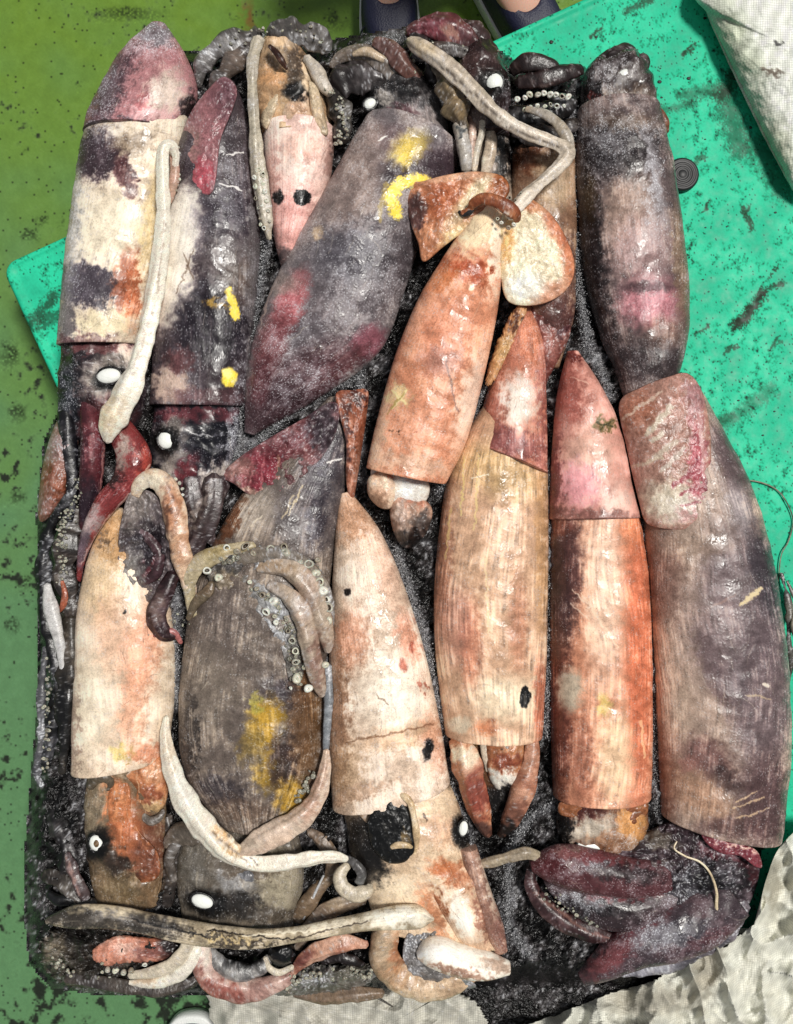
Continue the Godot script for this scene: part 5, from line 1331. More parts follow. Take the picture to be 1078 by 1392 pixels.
func squid_broad() -> void:
	var t := squid("broad purple brown squid with pale fin patch and dark red arms beside the crumpled sack", 980, 850)
	var l := [[905, 530], [880, 590], [872, 660], [878, 740], [886, 830], [891, 920], [895, 1010], [899, 1106]]
	var r := [[940, 512], [982, 586], [1020, 662], [1046, 750], [1063, 850], [1072, 950], [1072, 1040], [1060, 1140]]
	loft("mantle", t, l, r, [0.026, 0.040, 0.048, 0.052, 0.053, 0.052, 0.051, 0.047], A + 0.004, skin(Color(0.58, 0.49, 0.44), Color(0.66, 0.56, 0.49), 0.5, {"warp": 0.6, "frost": 0.1, "fibre": 0.12, "mottle": 0.11, "marks": [
		[1012, 810, 58, 100, -15, Color(0.42, 0.36, 0.38), 0.8, 0.45], [1036, 940, 44, 110, 0, Color(0.40, 0.33, 0.35), 0.85, 0.4], [985, 900, 20, 60, -25, Color(0.44, 0.38, 0.40), 0.7, 0.4], [915, 900, 34, 190, 2, Color(0.70, 0.60, 0.52), 0.8, 0.6], [905, 780, 24, 60, 0, Color(0.50, 0.36, 0.32), 0.7, 0.6], [900, 1060, 22, 60, 0, Color(0.54, 0.34, 0.28), 0.7, 0.6], [1000, 620, 30, 60, -25, Color(0.36, 0.29, 0.31), 0.85, 0.5], [1005, 690, 16, 34, -20, Color(0.55, 0.52, 0.54), 0.7, 0.6],
		[960, 1030, 36, 24, 30, Color(0.42, 0.27, 0.26), 0.75, 0.5], [985, 1060, 26, 16, 30, Color(0.28, 0.20, 0.20), 0.8, 0.5], [950, 1080, 50, 26, 35, Color(0.62, 0.46, 0.36), 0.75, 0.6], [1040, 1090, 36, 60, 0, Color(0.34, 0.24, 0.25), 0.85, 0.5], [1000, 1125, 50, 14, 0, Color(0.34, 0.23, 0.23), 0.7, 0.5], [940, 740, 50, 20, 0, Color(0.56, 0.47, 0.41), 0.7, 0.6], [1040, 780, 20, 60, -15, Color(0.25, 0.21, 0.25), 0.8, 0.5], [968, 905, 14, 60, -20, Color(0.38, 0.30, 0.32), 0.7, 0.5], [960, 850, 40, 70, 0, Color(0.50, 0.42, 0.42), 0.5, 0.6],
		[935, 1040, 12, 10, 0, Color(0.62, 0.42, 0.38), 0.7, 0.5]],
		"lines": [[1008, 822, 1034, 800, 3.5, Color(0.82, 0.74, 0.56), 0.9], [1000, 1090, 1030, 1076, 1.2, Color(0.8, 0.68, 0.52), 0.8], [995, 1100, 1040, 1084, 1.2, Color(0.8, 0.68, 0.52), 0.7], [1002, 1112, 1046, 1100, 1.2, Color(0.8, 0.68, 0.52), 0.7], [1010, 944, 1048, 950, 1.2, Color(0.75, 0.66, 0.5), 0.6], [960, 830, 1000, 808, 1.3, Color(0.62, 0.5, 0.46), 0.7], [1038, 930, 1046, 934, 3, CREAM, 0.8]]}), {"open": true, "bow": 0.004, "relief": 0.12})
	pad("fin", t, [[842, 548, -0.014], [872, 526, -0.004], [908, 512, 0.002], [936, 508, 0.000], [956, 536, 0.004], [966, 590, 0.010], [966, 650, 0.012], [960, 708, 0.012], [930, 720, 0.010], [898, 718, 0.004], [878, 710, -0.006], [868, 680, -0.012], [852, 610, -0.014]], A + 0.036, 0.005, skin(Color(0.66, 0.48, 0.42), Color(0.62, 0.42, 0.37), 0.6, {"frost": 0.1, "fibre": 0.0225, "grime": 0.3, "marks": [
		[915, 680, 44, 28, 0, Color(0.76, 0.71, 0.62), 0.92, 0.55], [950, 640, 12, 70, -3, Color(0.70, 0.28, 0.34), 0.85, 0.5], [930, 690, 30, 18, 0, Color(0.80, 0.76, 0.70), 0.7, 0.5], [870, 560, 24, 26, 0, Color(0.62, 0.36, 0.26), 0.75, 0.6], [945, 540, 14, 24, 0, Color(0.58, 0.38, 0.40), 0.7, 0.6], [890, 610, 26, 40, 0, Color(0.62, 0.46, 0.40), 0.7, 0.6], [940, 700, 20, 8, 0, Color(0.74, 0.5, 0.5), 0.6, 0.5], [962, 690, 6, 40, 0, Color(0.48, 0.3, 0.32), 0.7, 0.5]],
		"lines": [[880, 590, 912, 552, 5, Color(0.78, 0.73, 0.64), 0.85], [886, 600, 900, 590, 4, Color(0.78, 0.73, 0.64), 0.8], [845, 570, 900, 532, 2.2, Color(0.80, 0.70, 0.62), 0.8], [890, 620, 920, 600, 5, Color(0.76, 0.70, 0.62), 0.8], [860, 635, 900, 622, 3, Color(0.76, 0.70, 0.60), 0.7], [900, 640, 930, 610, 4, Color(0.76, 0.72, 0.66), 0.7], [915, 660, 950, 640, 3, Color(0.68, 0.26, 0.32), 0.8], [925, 672, 955, 660, 2.5, Color(0.66, 0.24, 0.3), 0.8], [930, 650, 952, 620, 2.5, Color(0.66, 0.24, 0.3), 0.8], [950, 560, 958, 650, 3, Color(0.76, 0.58, 0.56), 0.7], [926, 686, 955, 684, 2, Color(0.66, 0.28, 0.34), 0.7]]}), {"power": 7.0, "lump": 0.001, "dome": 0.012})
	# head and curled arms, dark red under frost
	var wine := {"frost": 0.34, "grime": 0.3, "fibre": 0.0225}
	pad("head", t, [[838, 1150, 0], [886, 1127, 0.002], [915, 1117, 0.004], [960, 1130, 0.004], [1008, 1148, 0.002], [1032, 1170, -0.004], [1025, 1215, -0.010], [996, 1260, -0.012], [955, 1284, -0.010], [905, 1284, -0.004], [858, 1262, 0], [824, 1232, 0], [816, 1188, 0]], 0.074, 0.026, skin(Color(0.28, 0.22, 0.25), Color(0.38, 0.24, 0.27), 0.6, wine.merged({"marks": [[890, 1140, 34, 12, 20, Color(0.46, 0.42, 0.37), 0.85, 0.5], [980, 1158, 30, 10, 14, Color(0.46, 0.20, 0.24), 0.85, 0.5], [1022, 1180, 8, 26, -10, Color(0.40, 0.19, 0.22), 0.8, 0.5], [960, 1205, 50, 34, 0, Color(0.14, 0.13, 0.155), 0.85, 0.6], [900, 1175, 14, 7, 10, Color(0.42, 0.38, 0.33), 0.6, 0.5]], "frosts": [[900, 1215, 60, 40, 0.35]]})), {"power": 2.8, "lump": 0.004})
	pad("collar_flap", t, [[952, 1122, 0], [985, 1142, 0.002], [1012, 1148, 0.001], [1030, 1158, -0.002], [1036, 1178, -0.006], [1026, 1178, -0.003], [1006, 1164, 0.002], [980, 1160, 0.003], [958, 1144, 0.002]], 0.102, 0.006, skin(Color(0.56, 0.22, 0.27), Color(0.46, 0.18, 0.22), 0.6, {"frost": 0.22, "marks": [[1010, 1149, 34, 3, 12, Color(0.84, 0.70, 0.62), 0.8, 0.5]]}), {"power": 2.5})
	loft("arm", t, [[720, 1170], [742, 1154], [766, 1147], [812, 1154], [858, 1166], [906, 1168]], [[722, 1184], [748, 1200], [778, 1210], [820, 1217], [862, 1220], [912, 1214]], [0.008, 0.019, 0.024, 0.025, 0.022, 0.012], [0.090, 0.096, 0.099, 0.099, 0.096, 0.090], skin(Color(0.40, 0.21, 0.23), Color(0.31, 0.18, 0.20), 0.6, wine.merged({"marks": [[772, 1156, 26, 9, -4, Color(0.50, 0.42, 0.38), 0.85, 0.5], [800, 1164, 60, 8, 8, Color(0.50, 0.23, 0.25), 0.7, 0.6], [745, 1176, 22, 12, 0, Color(0.40, 0.15, 0.17), 0.8, 0.5], [850, 1186, 50, 12, 6, Color(0.19, 0.14, 0.16), 0.8, 0.5]], "frosts": [[790, 1180, 60, 14, 0.5]]})))
	loft("arm", t, [[738, 1196], [775, 1204], [815, 1208], [862, 1210], [915, 1200]], [[746, 1212], [784, 1246], [826, 1264], [872, 1264], [930, 1246]], [0.006, 0.014, 0.017, 0.017, 0.010], [0.086, 0.091, 0.094, 0.094, 0.090], skin(Color(0.26, 0.20, 0.22), Color(0.36, 0.23, 0.25), 0.6, {"frost": 0.6, "fibre": 0.02, "marks": [[850, 1212, 60, 11, -8, Color(0.54, 0.24, 0.27), 0.85, 0.5], [800, 1230, 40, 12, 10, Color(0.12, 0.11, 0.13), 0.7, 0.5]], "frosts": [[800, 1226, 60, 22, 0.6]]}))
	loft("arm", t, [[985, 1200], [938, 1212], [888, 1232], [844, 1258], [808, 1296], [786, 1322]], [[1018, 1244], [974, 1284], [920, 1304], [868, 1314], [826, 1330], [796, 1340]], [0.012, 0.026, 0.031, 0.030, 0.022, 0.006], [0.084, 0.088, 0.090, 0.088, 0.082, 0.074], skin(Color(0.31, 0.25, 0.28), Color(0.38, 0.25, 0.27), 0.6, wine.merged({"marks": [[828, 1302, 44, 16, -38, Color(0.54, 0.28, 0.30), 0.9, 0.5], [868, 1250, 54, 9, -28, Color(0.52, 0.22, 0.25), 0.8, 0.5], [920, 1268, 50, 16, -12, Color(0.30, 0.29, 0.33), 0.7, 0.6], [960, 1278, 36, 8, -20, Color(0.36, 0.18, 0.21), 0.7, 0.5]], "frosts": [[890, 1276, 80, 26, 0.55]]})))
	tube("arm", t, [[722, 1180, 0.082, 6], [722, 1204, 0.084, 10], [740, 1232, 0.086, 13], [770, 1254, 0.087, 14], [802, 1268, 0.087, 12], [832, 1276, 0.084, 7]], skin(Color(0.30, 0.19, 0.20), Color(0.38, 0.25, 0.25), 0.6, {"frost": 0.2, "lines": [[726, 1214, 800, 1268, 2.5, Color(0.55, 0.38, 0.33), 0.8], [800, 1268, 830, 1276, 2.5, Color(0.58, 0.38, 0.34), 0.8]]}), {"sides": 24, "ridge": 0.06})
	tube("arm", t, [[1008, 1225, 0.070, 12], [985, 1262, 0.074, 18], [940, 1290, 0.070, 18], [895, 1308, 0.068, 18], [850, 1318, 0.064, 12], [830, 1322, 0.064, 5]], skin(Color(0.36, 0.34, 0.38), Color(0.3, 0.18, 0.2), 0.6, {"frost": 0.55, "marks": [[930, 1286, 40, 8, -18, Color(0.46, 0.2, 0.23), 0.8, 0.5], [880, 1318, 40, 14, 0, Color(0.58, 0.58, 0.62), 0.8, 0.5]]}), {"sides": 26, "wobble": 0.1})
	tube("tendon", t, [[920, 1144, 0.104, 1.0], [917, 1154, 0.106, 1.2], [932, 1164, 0.107, 1.4], [952, 1172, 0.107, 1.6], [966, 1188, 0.106, 1.6], [974, 1212, 0.105, 2.0], [974, 1236, 0.105, 2.4], [979, 1258, 0.101, 3.4], [983, 1272, 0.092, 2.2]], skin(Color(0.80, 0.72, 0.58), CREAM, 0.5, {"frost": 0.0}), {"sides": 10})
	tube("tentacle", t, [[735, 1166, 0.094, 7], [715, 1160, 0.100, 8], [690, 1166, 0.099, 7], [668, 1172, 0.096, 7], [652, 1174, 0.090, 5]], skin(Color(0.66, 0.60, 0.50), Color(0.42, 0.36, 0.3), 0.6, {"frost": 0.15}), {"ridge": 0.1})
	small_cups(t, 34, [[742, 1212], [770, 1236], [796, 1250], [820, 1256]], 0.106, 6.0, 2.6)


func squid_ochre() -> void:
	var t := squid("grey brown squid with wide ochre stain and wine red fin, suckered arms across it", 350, 900)
	var l := [[446, 540], [400, 590], [345, 650], [305, 710], [268, 790], [250, 880], [243, 970], [252, 1050], [300, 1120]]
	var r := [[474, 540], [478, 600], [470, 660], [458, 720], [448, 800], [445, 880], [442, 970], [436, 1050], [400, 1124]]
	loft("mantle", t, l, r, [0.010, 0.026, 0.036, 0.042, 0.046, 0.048, 0.047, 0.044, 0.036], A - 0.002, skin(Color(0.42, 0.37, 0.34), Color(0.52, 0.46, 0.40), 0.6, {"frost": 0.12, "fibre": 0.135, "mottle": 0.12, "marks": [
		[440, 620, 34, 60, 0, Color(0.30, 0.27, 0.31), 0.85, 0.5], [420, 700, 50, 50, 0, Color(0.35, 0.32, 0.34), 0.75, 0.6], [345, 695, 34, 26, -30, Color(0.60, 0.55, 0.50), 0.8, 0.5], [312, 710, 10, 40, 25, Color(0.46, 0.27, 0.17), 0.85, 0.5], [300, 840, 30, 60, 0, Color(0.40, 0.35, 0.33), 0.7, 0.6], [280, 930, 34, 60, 0, Color(0.50, 0.45, 0.40), 0.7, 0.6],
		[384, 945, 30, 22, 0, Color(0.22, 0.18, 0.22), 0.85, 0.5], [362, 985, 24, 36, 10, OCHRE, 0.95, 0.45], [366, 1050, 20, 26, 0, Color(0.60, 0.46, 0.14), 0.85, 0.5], [340, 1010, 14, 26, 20, Color(0.52, 0.42, 0.2), 0.7, 0.5], [348, 958, 8, 14, 0, Color(0.66, 0.62, 0.25), 0.7, 0.5], [385, 1040, 18, 50, 0, Color(0.24, 0.17, 0.16), 0.85, 0.5], [415, 970, 20, 90, 0, Color(0.42, 0.26, 0.12), 0.75, 0.6], [395, 1085, 20, 24, 0, OCHRE, 0.8, 0.5],
		[300, 1075, 34, 20, 20, Color(0.25, 0.22, 0.24), 0.8, 0.5], [330, 1100, 40, 16, 10, Color(0.38, 0.30, 0.25), 0.7, 0.5], [258, 1000, 8, 60, 0, Color(0.24, 0.21, 0.2), 0.7, 0.5], [432, 680, 12, 60, 5, Color(0.26, 0.22, 0.27), 0.7, 0.5]],
		"lines": [[392, 700, 412, 660, 1.5, Color(0.8, 0.72, 0.55), 0.7], [384, 705, 400, 672, 1.4, Color(0.8, 0.72, 0.55), 0.6], [446, 630, 464, 624, 1.5, WHITE, 0.8], [356, 700, 340, 716, 1.4, Color(0.8, 0.75, 0.66), 0.7]],
		"frosts": [[440, 620, 10, 40, 0.6], [425, 720, 12, 50, 0.4], [408, 840, 30, 80, 0.2]]}), {"relief": 0.12})
	pad("fin", t, [[301, 647, -0.020], [325, 622, -0.014], [365, 596, -0.004], [410, 570, 0.000], [450, 546, 0.002], [462, 560, 0.008], [452, 600, 0.010], [425, 636, 0.008], [398, 658, 0.006], [384, 672, 0.004], [362, 677, 0.000], [338, 672, -0.006], [318, 658, -0.014]], A + 0.024, 0.005, skin(Color(0.52, 0.30, 0.32), Color(0.58, 0.40, 0.38), 0.6, {"frost": 0.16, "fibre": 0.045, "marks": [
		[360, 640, 30, 26, 0, Color(0.64, 0.22, 0.29), 0.85, 0.5], [325, 636, 20, 16, 0, Color(0.62, 0.46, 0.42), 0.7, 0.5], [400, 600, 40, 14, -30, Color(0.48, 0.22, 0.25), 0.7, 0.5], [440, 580, 22, 40, 0, Color(0.29, 0.25, 0.29), 0.85, 0.5], [400, 640, 20, 16, 0, Color(0.38, 0.28, 0.28), 0.7, 0.5], [350, 668, 40, 5, 10, Color(0.72, 0.60, 0.52), 0.75, 0.5]],
		"lines": [[345, 620, 338, 660, 1.3, Color(0.8, 0.5, 0.5), 0.5], [358, 620, 356, 664, 1.3, Color(0.8, 0.5, 0.5), 0.5], [378, 620, 380, 660, 2.5, Color(0.7, 0.56, 0.45), 0.6]], "frosts": [[380, 590, 80, 20, 0.3]]}), {"power": 6.0, "lump": 0.004})
	pad("fin", t, [[456, 538, 0.002], [480, 530, 0], [500, 531, -0.006], [499, 560, -0.010], [492, 610, -0.014], [486, 650, -0.018], [478, 688, -0.022], [470, 650, -0.008], [470, 600, 0.002]], A + 0.022, 0.005, skin(Color(0.62, 0.34, 0.24), Color(0.68, 0.44, 0.34), 0.6, {"frost": 0.1, "marks": [[490, 540, 14, 8, 0, Color(0.3, 0.14, 0.13), 0.8, 0.5], [470, 590, 6, 50, 0, Color(0.36, 0.25, 0.26), 0.7, 0.5], [484, 640, 6, 40, 5, Color(0.70, 0.50, 0.42), 0.6, 0.5]]}), {"power": 4.0})
	loft("head", t, [[256, 1120], [243, 1160], [240, 1205], [252, 1260]], [[402, 1120], [412, 1160], [412, 1205], [400, 1260]], [0.030, 0.035, 0.034, 0.022], A - 0.010, skin(Color(0.42, 0.38, 0.33), Color(0.28, 0.26, 0.24), 0.6, {"frost": 0.1, "marks": [
		[380, 1200, 30, 40, 0, Color(0.60, 0.56, 0.47), 0.8, 0.6], [315, 1195, 26, 22, 20, Color(0.56, 0.56, 0.57), 0.75, 0.6], [340, 1180, 40, 12, 0, Color(0.36, 0.30, 0.24), 0.8, 0.5], [282, 1228, 30, 18, 15, Color(0.06, 0.055, 0.06), 0.95, 0.45, 1], [262, 1180, 18, 30, 0, Color(0.42, 0.40, 0.37), 0.7, 0.5], [330, 1230, 20, 20, 0, Color(0.16, 0.15, 0.15), 0.8, 0.5], [370, 1245, 40, 10, 0, Color(0.3, 0.26, 0.22), 0.7, 0.5]]}), {"lump": 0.004})
	eye(t, 275, 1225, A + 0.020, 15, 9, -18)
	pad("eyelid", t, [[300, 1206, -0.006], [318, 1186, 0], [340, 1182, 0], [352, 1196, 0], [340, 1212, 0], [316, 1216, -0.002]], A + 0.019, 0.008, skin(Color(0.46, 0.46, 0.48), Color(0.3, 0.29, 0.3), 0.6, {"frost": 0.2}), {"power": 2.4})
	tube("arm", t, [[228, 1150, 0.080, 8], [240, 1136, 0.090, 14], [262, 1132, 0.094, 16], [286, 1140, 0.092, 12], [300, 1150, 0.086, 6]], skin(Color(0.40, 0.36, 0.32), Color(0.56, 0.5, 0.44), 0.6, {"frost": 0.2}), {"wobble": 0.15})
	tube("arm", t, [[236, 1196, 0.082, 6], [230, 1168, 0.086, 8], [240, 1146, 0.09, 7]], skin(Color(0.34, 0.30, 0.27), GREY, 0.5, {"frost": 0.2}), {})
	var white := skin(Color(0.90, 0.86, 0.79), Color(0.80, 0.73, 0.65), 0.5, {"frost": 0.05, "fibre": 0.045, "marks": [[310, 1145, 24, 10, 42, Color(0.74, 0.55, 0.32), 0.8, 0.5], [250, 1075, 10, 40, -25, Color(0.90, 0.87, 0.82), 0.7, 0.5], [232, 1010, 8, 40, 0, Color(0.76, 0.68, 0.58), 0.7, 0.5], [298, 1116, 4, 3, 0, BLACK, 0.9, 0.3, 1]],
		"lines": [[262, 1060, 300, 1120, 1.2, Color(0.35, 0.3, 0.27), 0.7], [300, 1124, 350, 1175, 1.2, Color(0.35, 0.3, 0.27), 0.7], [286, 1130, 346, 1180, 1.2, Color(0.4, 0.32, 0.25), 0.6]]})
	tube("tentacle", t, [[226, 975, 0.104, 4], [225, 1000, 0.110, 7], [231, 1035, 0.115, 11], [245, 1075, 0.119, 15], [266, 1110, 0.122, 16], [294, 1142, 0.123, 16], [322, 1164, 0.121, 13], [350, 1174, 0.118, 11], [390, 1172, 0.116, 11], [430, 1166, 0.114, 9], [455, 1165, 0.111, 7], [472, 1168, 0.106, 4]], white, {"flat": 0.75, "sides": 24, "ridge": 0.1})
	var white2 := skin(Color(0.76, 0.68, 0.60), Color(0.64, 0.50, 0.42), 0.5, {"frost": 0.05, "fibre": 0.063, "marks": [[370, 1130, 30, 12, -15, Color(0.84, 0.74, 0.66), 0.7, 0.5], [425, 1080, 12, 40, 15, Color(0.66, 0.50, 0.42), 0.7, 0.5]]})
	tube("tentacle", t, [[444, 1020, 0.104, 4], [441, 1050, 0.110, 8], [432, 1082, 0.115, 12], [414, 1108, 0.119, 15], [388, 1126, 0.122, 16], [360, 1140, 0.123, 15], [336, 1154, 0.122, 11], [322, 1164, 0.118, 5]], white2, {"flat": 0.75, "sides": 22, "ridge": 0.08})
	tube("arm", t, [[446, 905, 0.100, 5], [447, 950, 0.102, 6], [444, 1000, 0.102, 6], [443, 1025, 0.100, 4]], skin(Color(0.50, 0.52, 0.54), GREY, 0.5, {"frost": 0.7}), {})
	small_cups(t, 22, [[426, 1050], [415, 1070], [405, 1088]], 0.108, 5.0, 4.0)


func squid_cream() -> void:
	var t := squid("cream squid flushed with orange beside black ice, orange funnel under its square collar", 170, 900)
	var l := [[152, 690], [124, 750], [108, 820], [103, 900], [99, 980], [98, 1048]]
	var r := [[166, 690], [200, 750], [230, 820], [238, 900], [234, 980], [223, 1028]]
	loft("mantle", t, l, r, [0.010, 0.032, 0.043, 0.046, 0.044, 0.040], A, skin(Color(0.80, 0.71, 0.61), Color(0.86, 0.80, 0.73), 0.6, {"frost": 0.14, "fibre": 0.072, "mottle": 0.12, "marks": [
		[155, 730, 34, 40, 0, Color(0.68, 0.50, 0.31), 0.85, 0.6], [135, 800, 24, 40, 0, Color(0.78, 0.66, 0.50), 0.7, 0.6], [150, 860, 24, 50, 0, Color(0.82, 0.62, 0.50), 0.55, 0.6], [196, 880, 26, 60, 10, Color(0.78, 0.50, 0.37), 0.7, 0.6], [180, 960, 18, 60, 5, Color(0.82, 0.57, 0.44), 0.7, 0.6], [166, 1024, 14, 12, 0, Color(0.70, 0.62, 0.30), 0.7, 0.5], [200, 1024, 26, 12, -5, Color(0.74, 0.44, 0.31), 0.75, 0.5], [225, 940, 10, 60, 0, Color(0.74, 0.66, 0.56), 0.7, 0.5], [143, 735, 6, 10, 15, Color(0.28, 0.22, 0.18), 0.6, 0.5], [120, 960, 20, 60, 0, Color(0.87, 0.82, 0.72), 0.6, 0.6], [100, 1000, 6, 60, 0, Color(0.62, 0.5, 0.44), 0.6, 0.5], [169, 832, 2.2, 2.2, 0, BLACK, 0.9, 0.4, 1]]}), {"open": true, "bow": 0.003})
	loft("head", t, [[120, 1030], [118, 1070], [117, 1120], [122, 1180], [134, 1236]], [[216, 1020], [224, 1070], [226, 1120], [224, 1180], [214, 1230]], [0.034, 0.034, 0.036, 0.032, 0.018], A - 0.010, skin(Color(0.46, 0.38, 0.29), Color(0.56, 0.46, 0.35), 0.6, {"frost": 0.06, "marks": [
		[172, 1130, 30, 60, -25, Color(0.66, 0.36, 0.22), 0.9, 0.5], [160, 1090, 18, 30, -10, Color(0.72, 0.42, 0.25), 0.8, 0.5], [205, 1160, 22, 40, 10, Color(0.46, 0.26, 0.20), 0.7, 0.5], [130, 1100, 14, 40, 0, Color(0.50, 0.45, 0.37), 0.8, 0.5], [132, 1148, 17, 21, 15, Color(0.07, 0.065, 0.065), 0.95, 0.35, 1], [160, 1175, 20, 16, 30, Color(0.16, 0.13, 0.12), 0.75, 0.5], [180, 1210, 40, 26, 0, Color(0.42, 0.35, 0.25), 0.8, 0.5], [205, 1215, 16, 20, 0, Color(0.52, 0.40, 0.29), 0.6, 0.5]]}), {"lump": 0.004})
	eye(t, 131, 1146, A + 0.021, 9, 11, 20)
	var pupil := pad("lens_stain", t, [[130, 1142], [134, 1144], [134, 1150], [130, 1152], [127, 1147]], A + 0.0265, 0.0014, skin(Color(0.55, 0.42, 0.25), BROWN, 0.5), {"lump": 0.0})

	pad("arm_web", t, [[150, 1072, 0.002], [166, 1060, 0.002], [176, 1070, 0.004], [180, 1100, 0.004], [190, 1130, 0.004], [214, 1158, 0.000], [216, 1190, -0.004], [190, 1200, -0.002], [166, 1170, 0], [152, 1130, 0.002], [146, 1098, 0.002]], A + 0.015, 0.010, skin(Color(0.72, 0.43, 0.26), Color(0.66, 0.38, 0.25), 0.6, {"frost": 0.1, "marks": [[195, 1170, 30, 26, 40, Color(0.48, 0.27, 0.20), 0.8, 0.5], [160, 1085, 10, 20, 0, Color(0.80, 0.52, 0.34), 0.6, 0.5], [170, 1180, 14, 16, 0, Color(0.2, 0.16, 0.14), 0.6, 0.5]]}), {"power": 2.8})
	pad("funnel", t, [[150, 1040, 0], [172, 1030, 0.002], [205, 1026, 0.002], [226, 1032, 0], [230, 1060, -0.001], [226, 1090, -0.004], [212, 1110, -0.006], [192, 1114, -0.005], [181, 1100, -0.002], [178, 1070, 0], [160, 1054, 0]], A + 0.004, 0.022, skin(Color(0.72, 0.44, 0.28), Color(0.78, 0.54, 0.38), 0.6, {"frost": 0.05, "marks": [[156, 1044, 18, 12, 20, Color(0.86, 0.85, 0.82), 0.95, 0.4], [206, 1100, 24, 14, 0, Color(0.74, 0.62, 0.44), 0.85, 0.5], [210, 1050, 14, 14, 0, Color(0.84, 0.64, 0.50), 0.7, 0.5], [208, 1080, 16, 10, 0, Color(0.55, 0.28, 0.20), 0.7, 0.5]], "lines": [[186, 1052, 190, 1090, 1, Color(0.9, 0.75, 0.6), 0.6]]}), {"power": 2.3})
	tube("funnel_lip", t, [[194, 1108, 0.094, 4], [204, 1116, 0.097, 6], [216, 1112, 0.096, 5], [222, 1102, 0.092, 3]], skin(Color(0.56, 0.52, 0.47), INK, 0.5, {"frost": 0.1}), {})
	tube("arm", t, [[122, 1070, 0.096, 7], [130, 1058, 0.100, 9], [142, 1056, 0.101, 9], [150, 1064, 0.098, 6], [146, 1074, 0.094, 3]], skin(Color(0.42, 0.37, 0.30), Color(0.26, 0.23, 0.2), 0.6, {"frost": 0.05}), {})


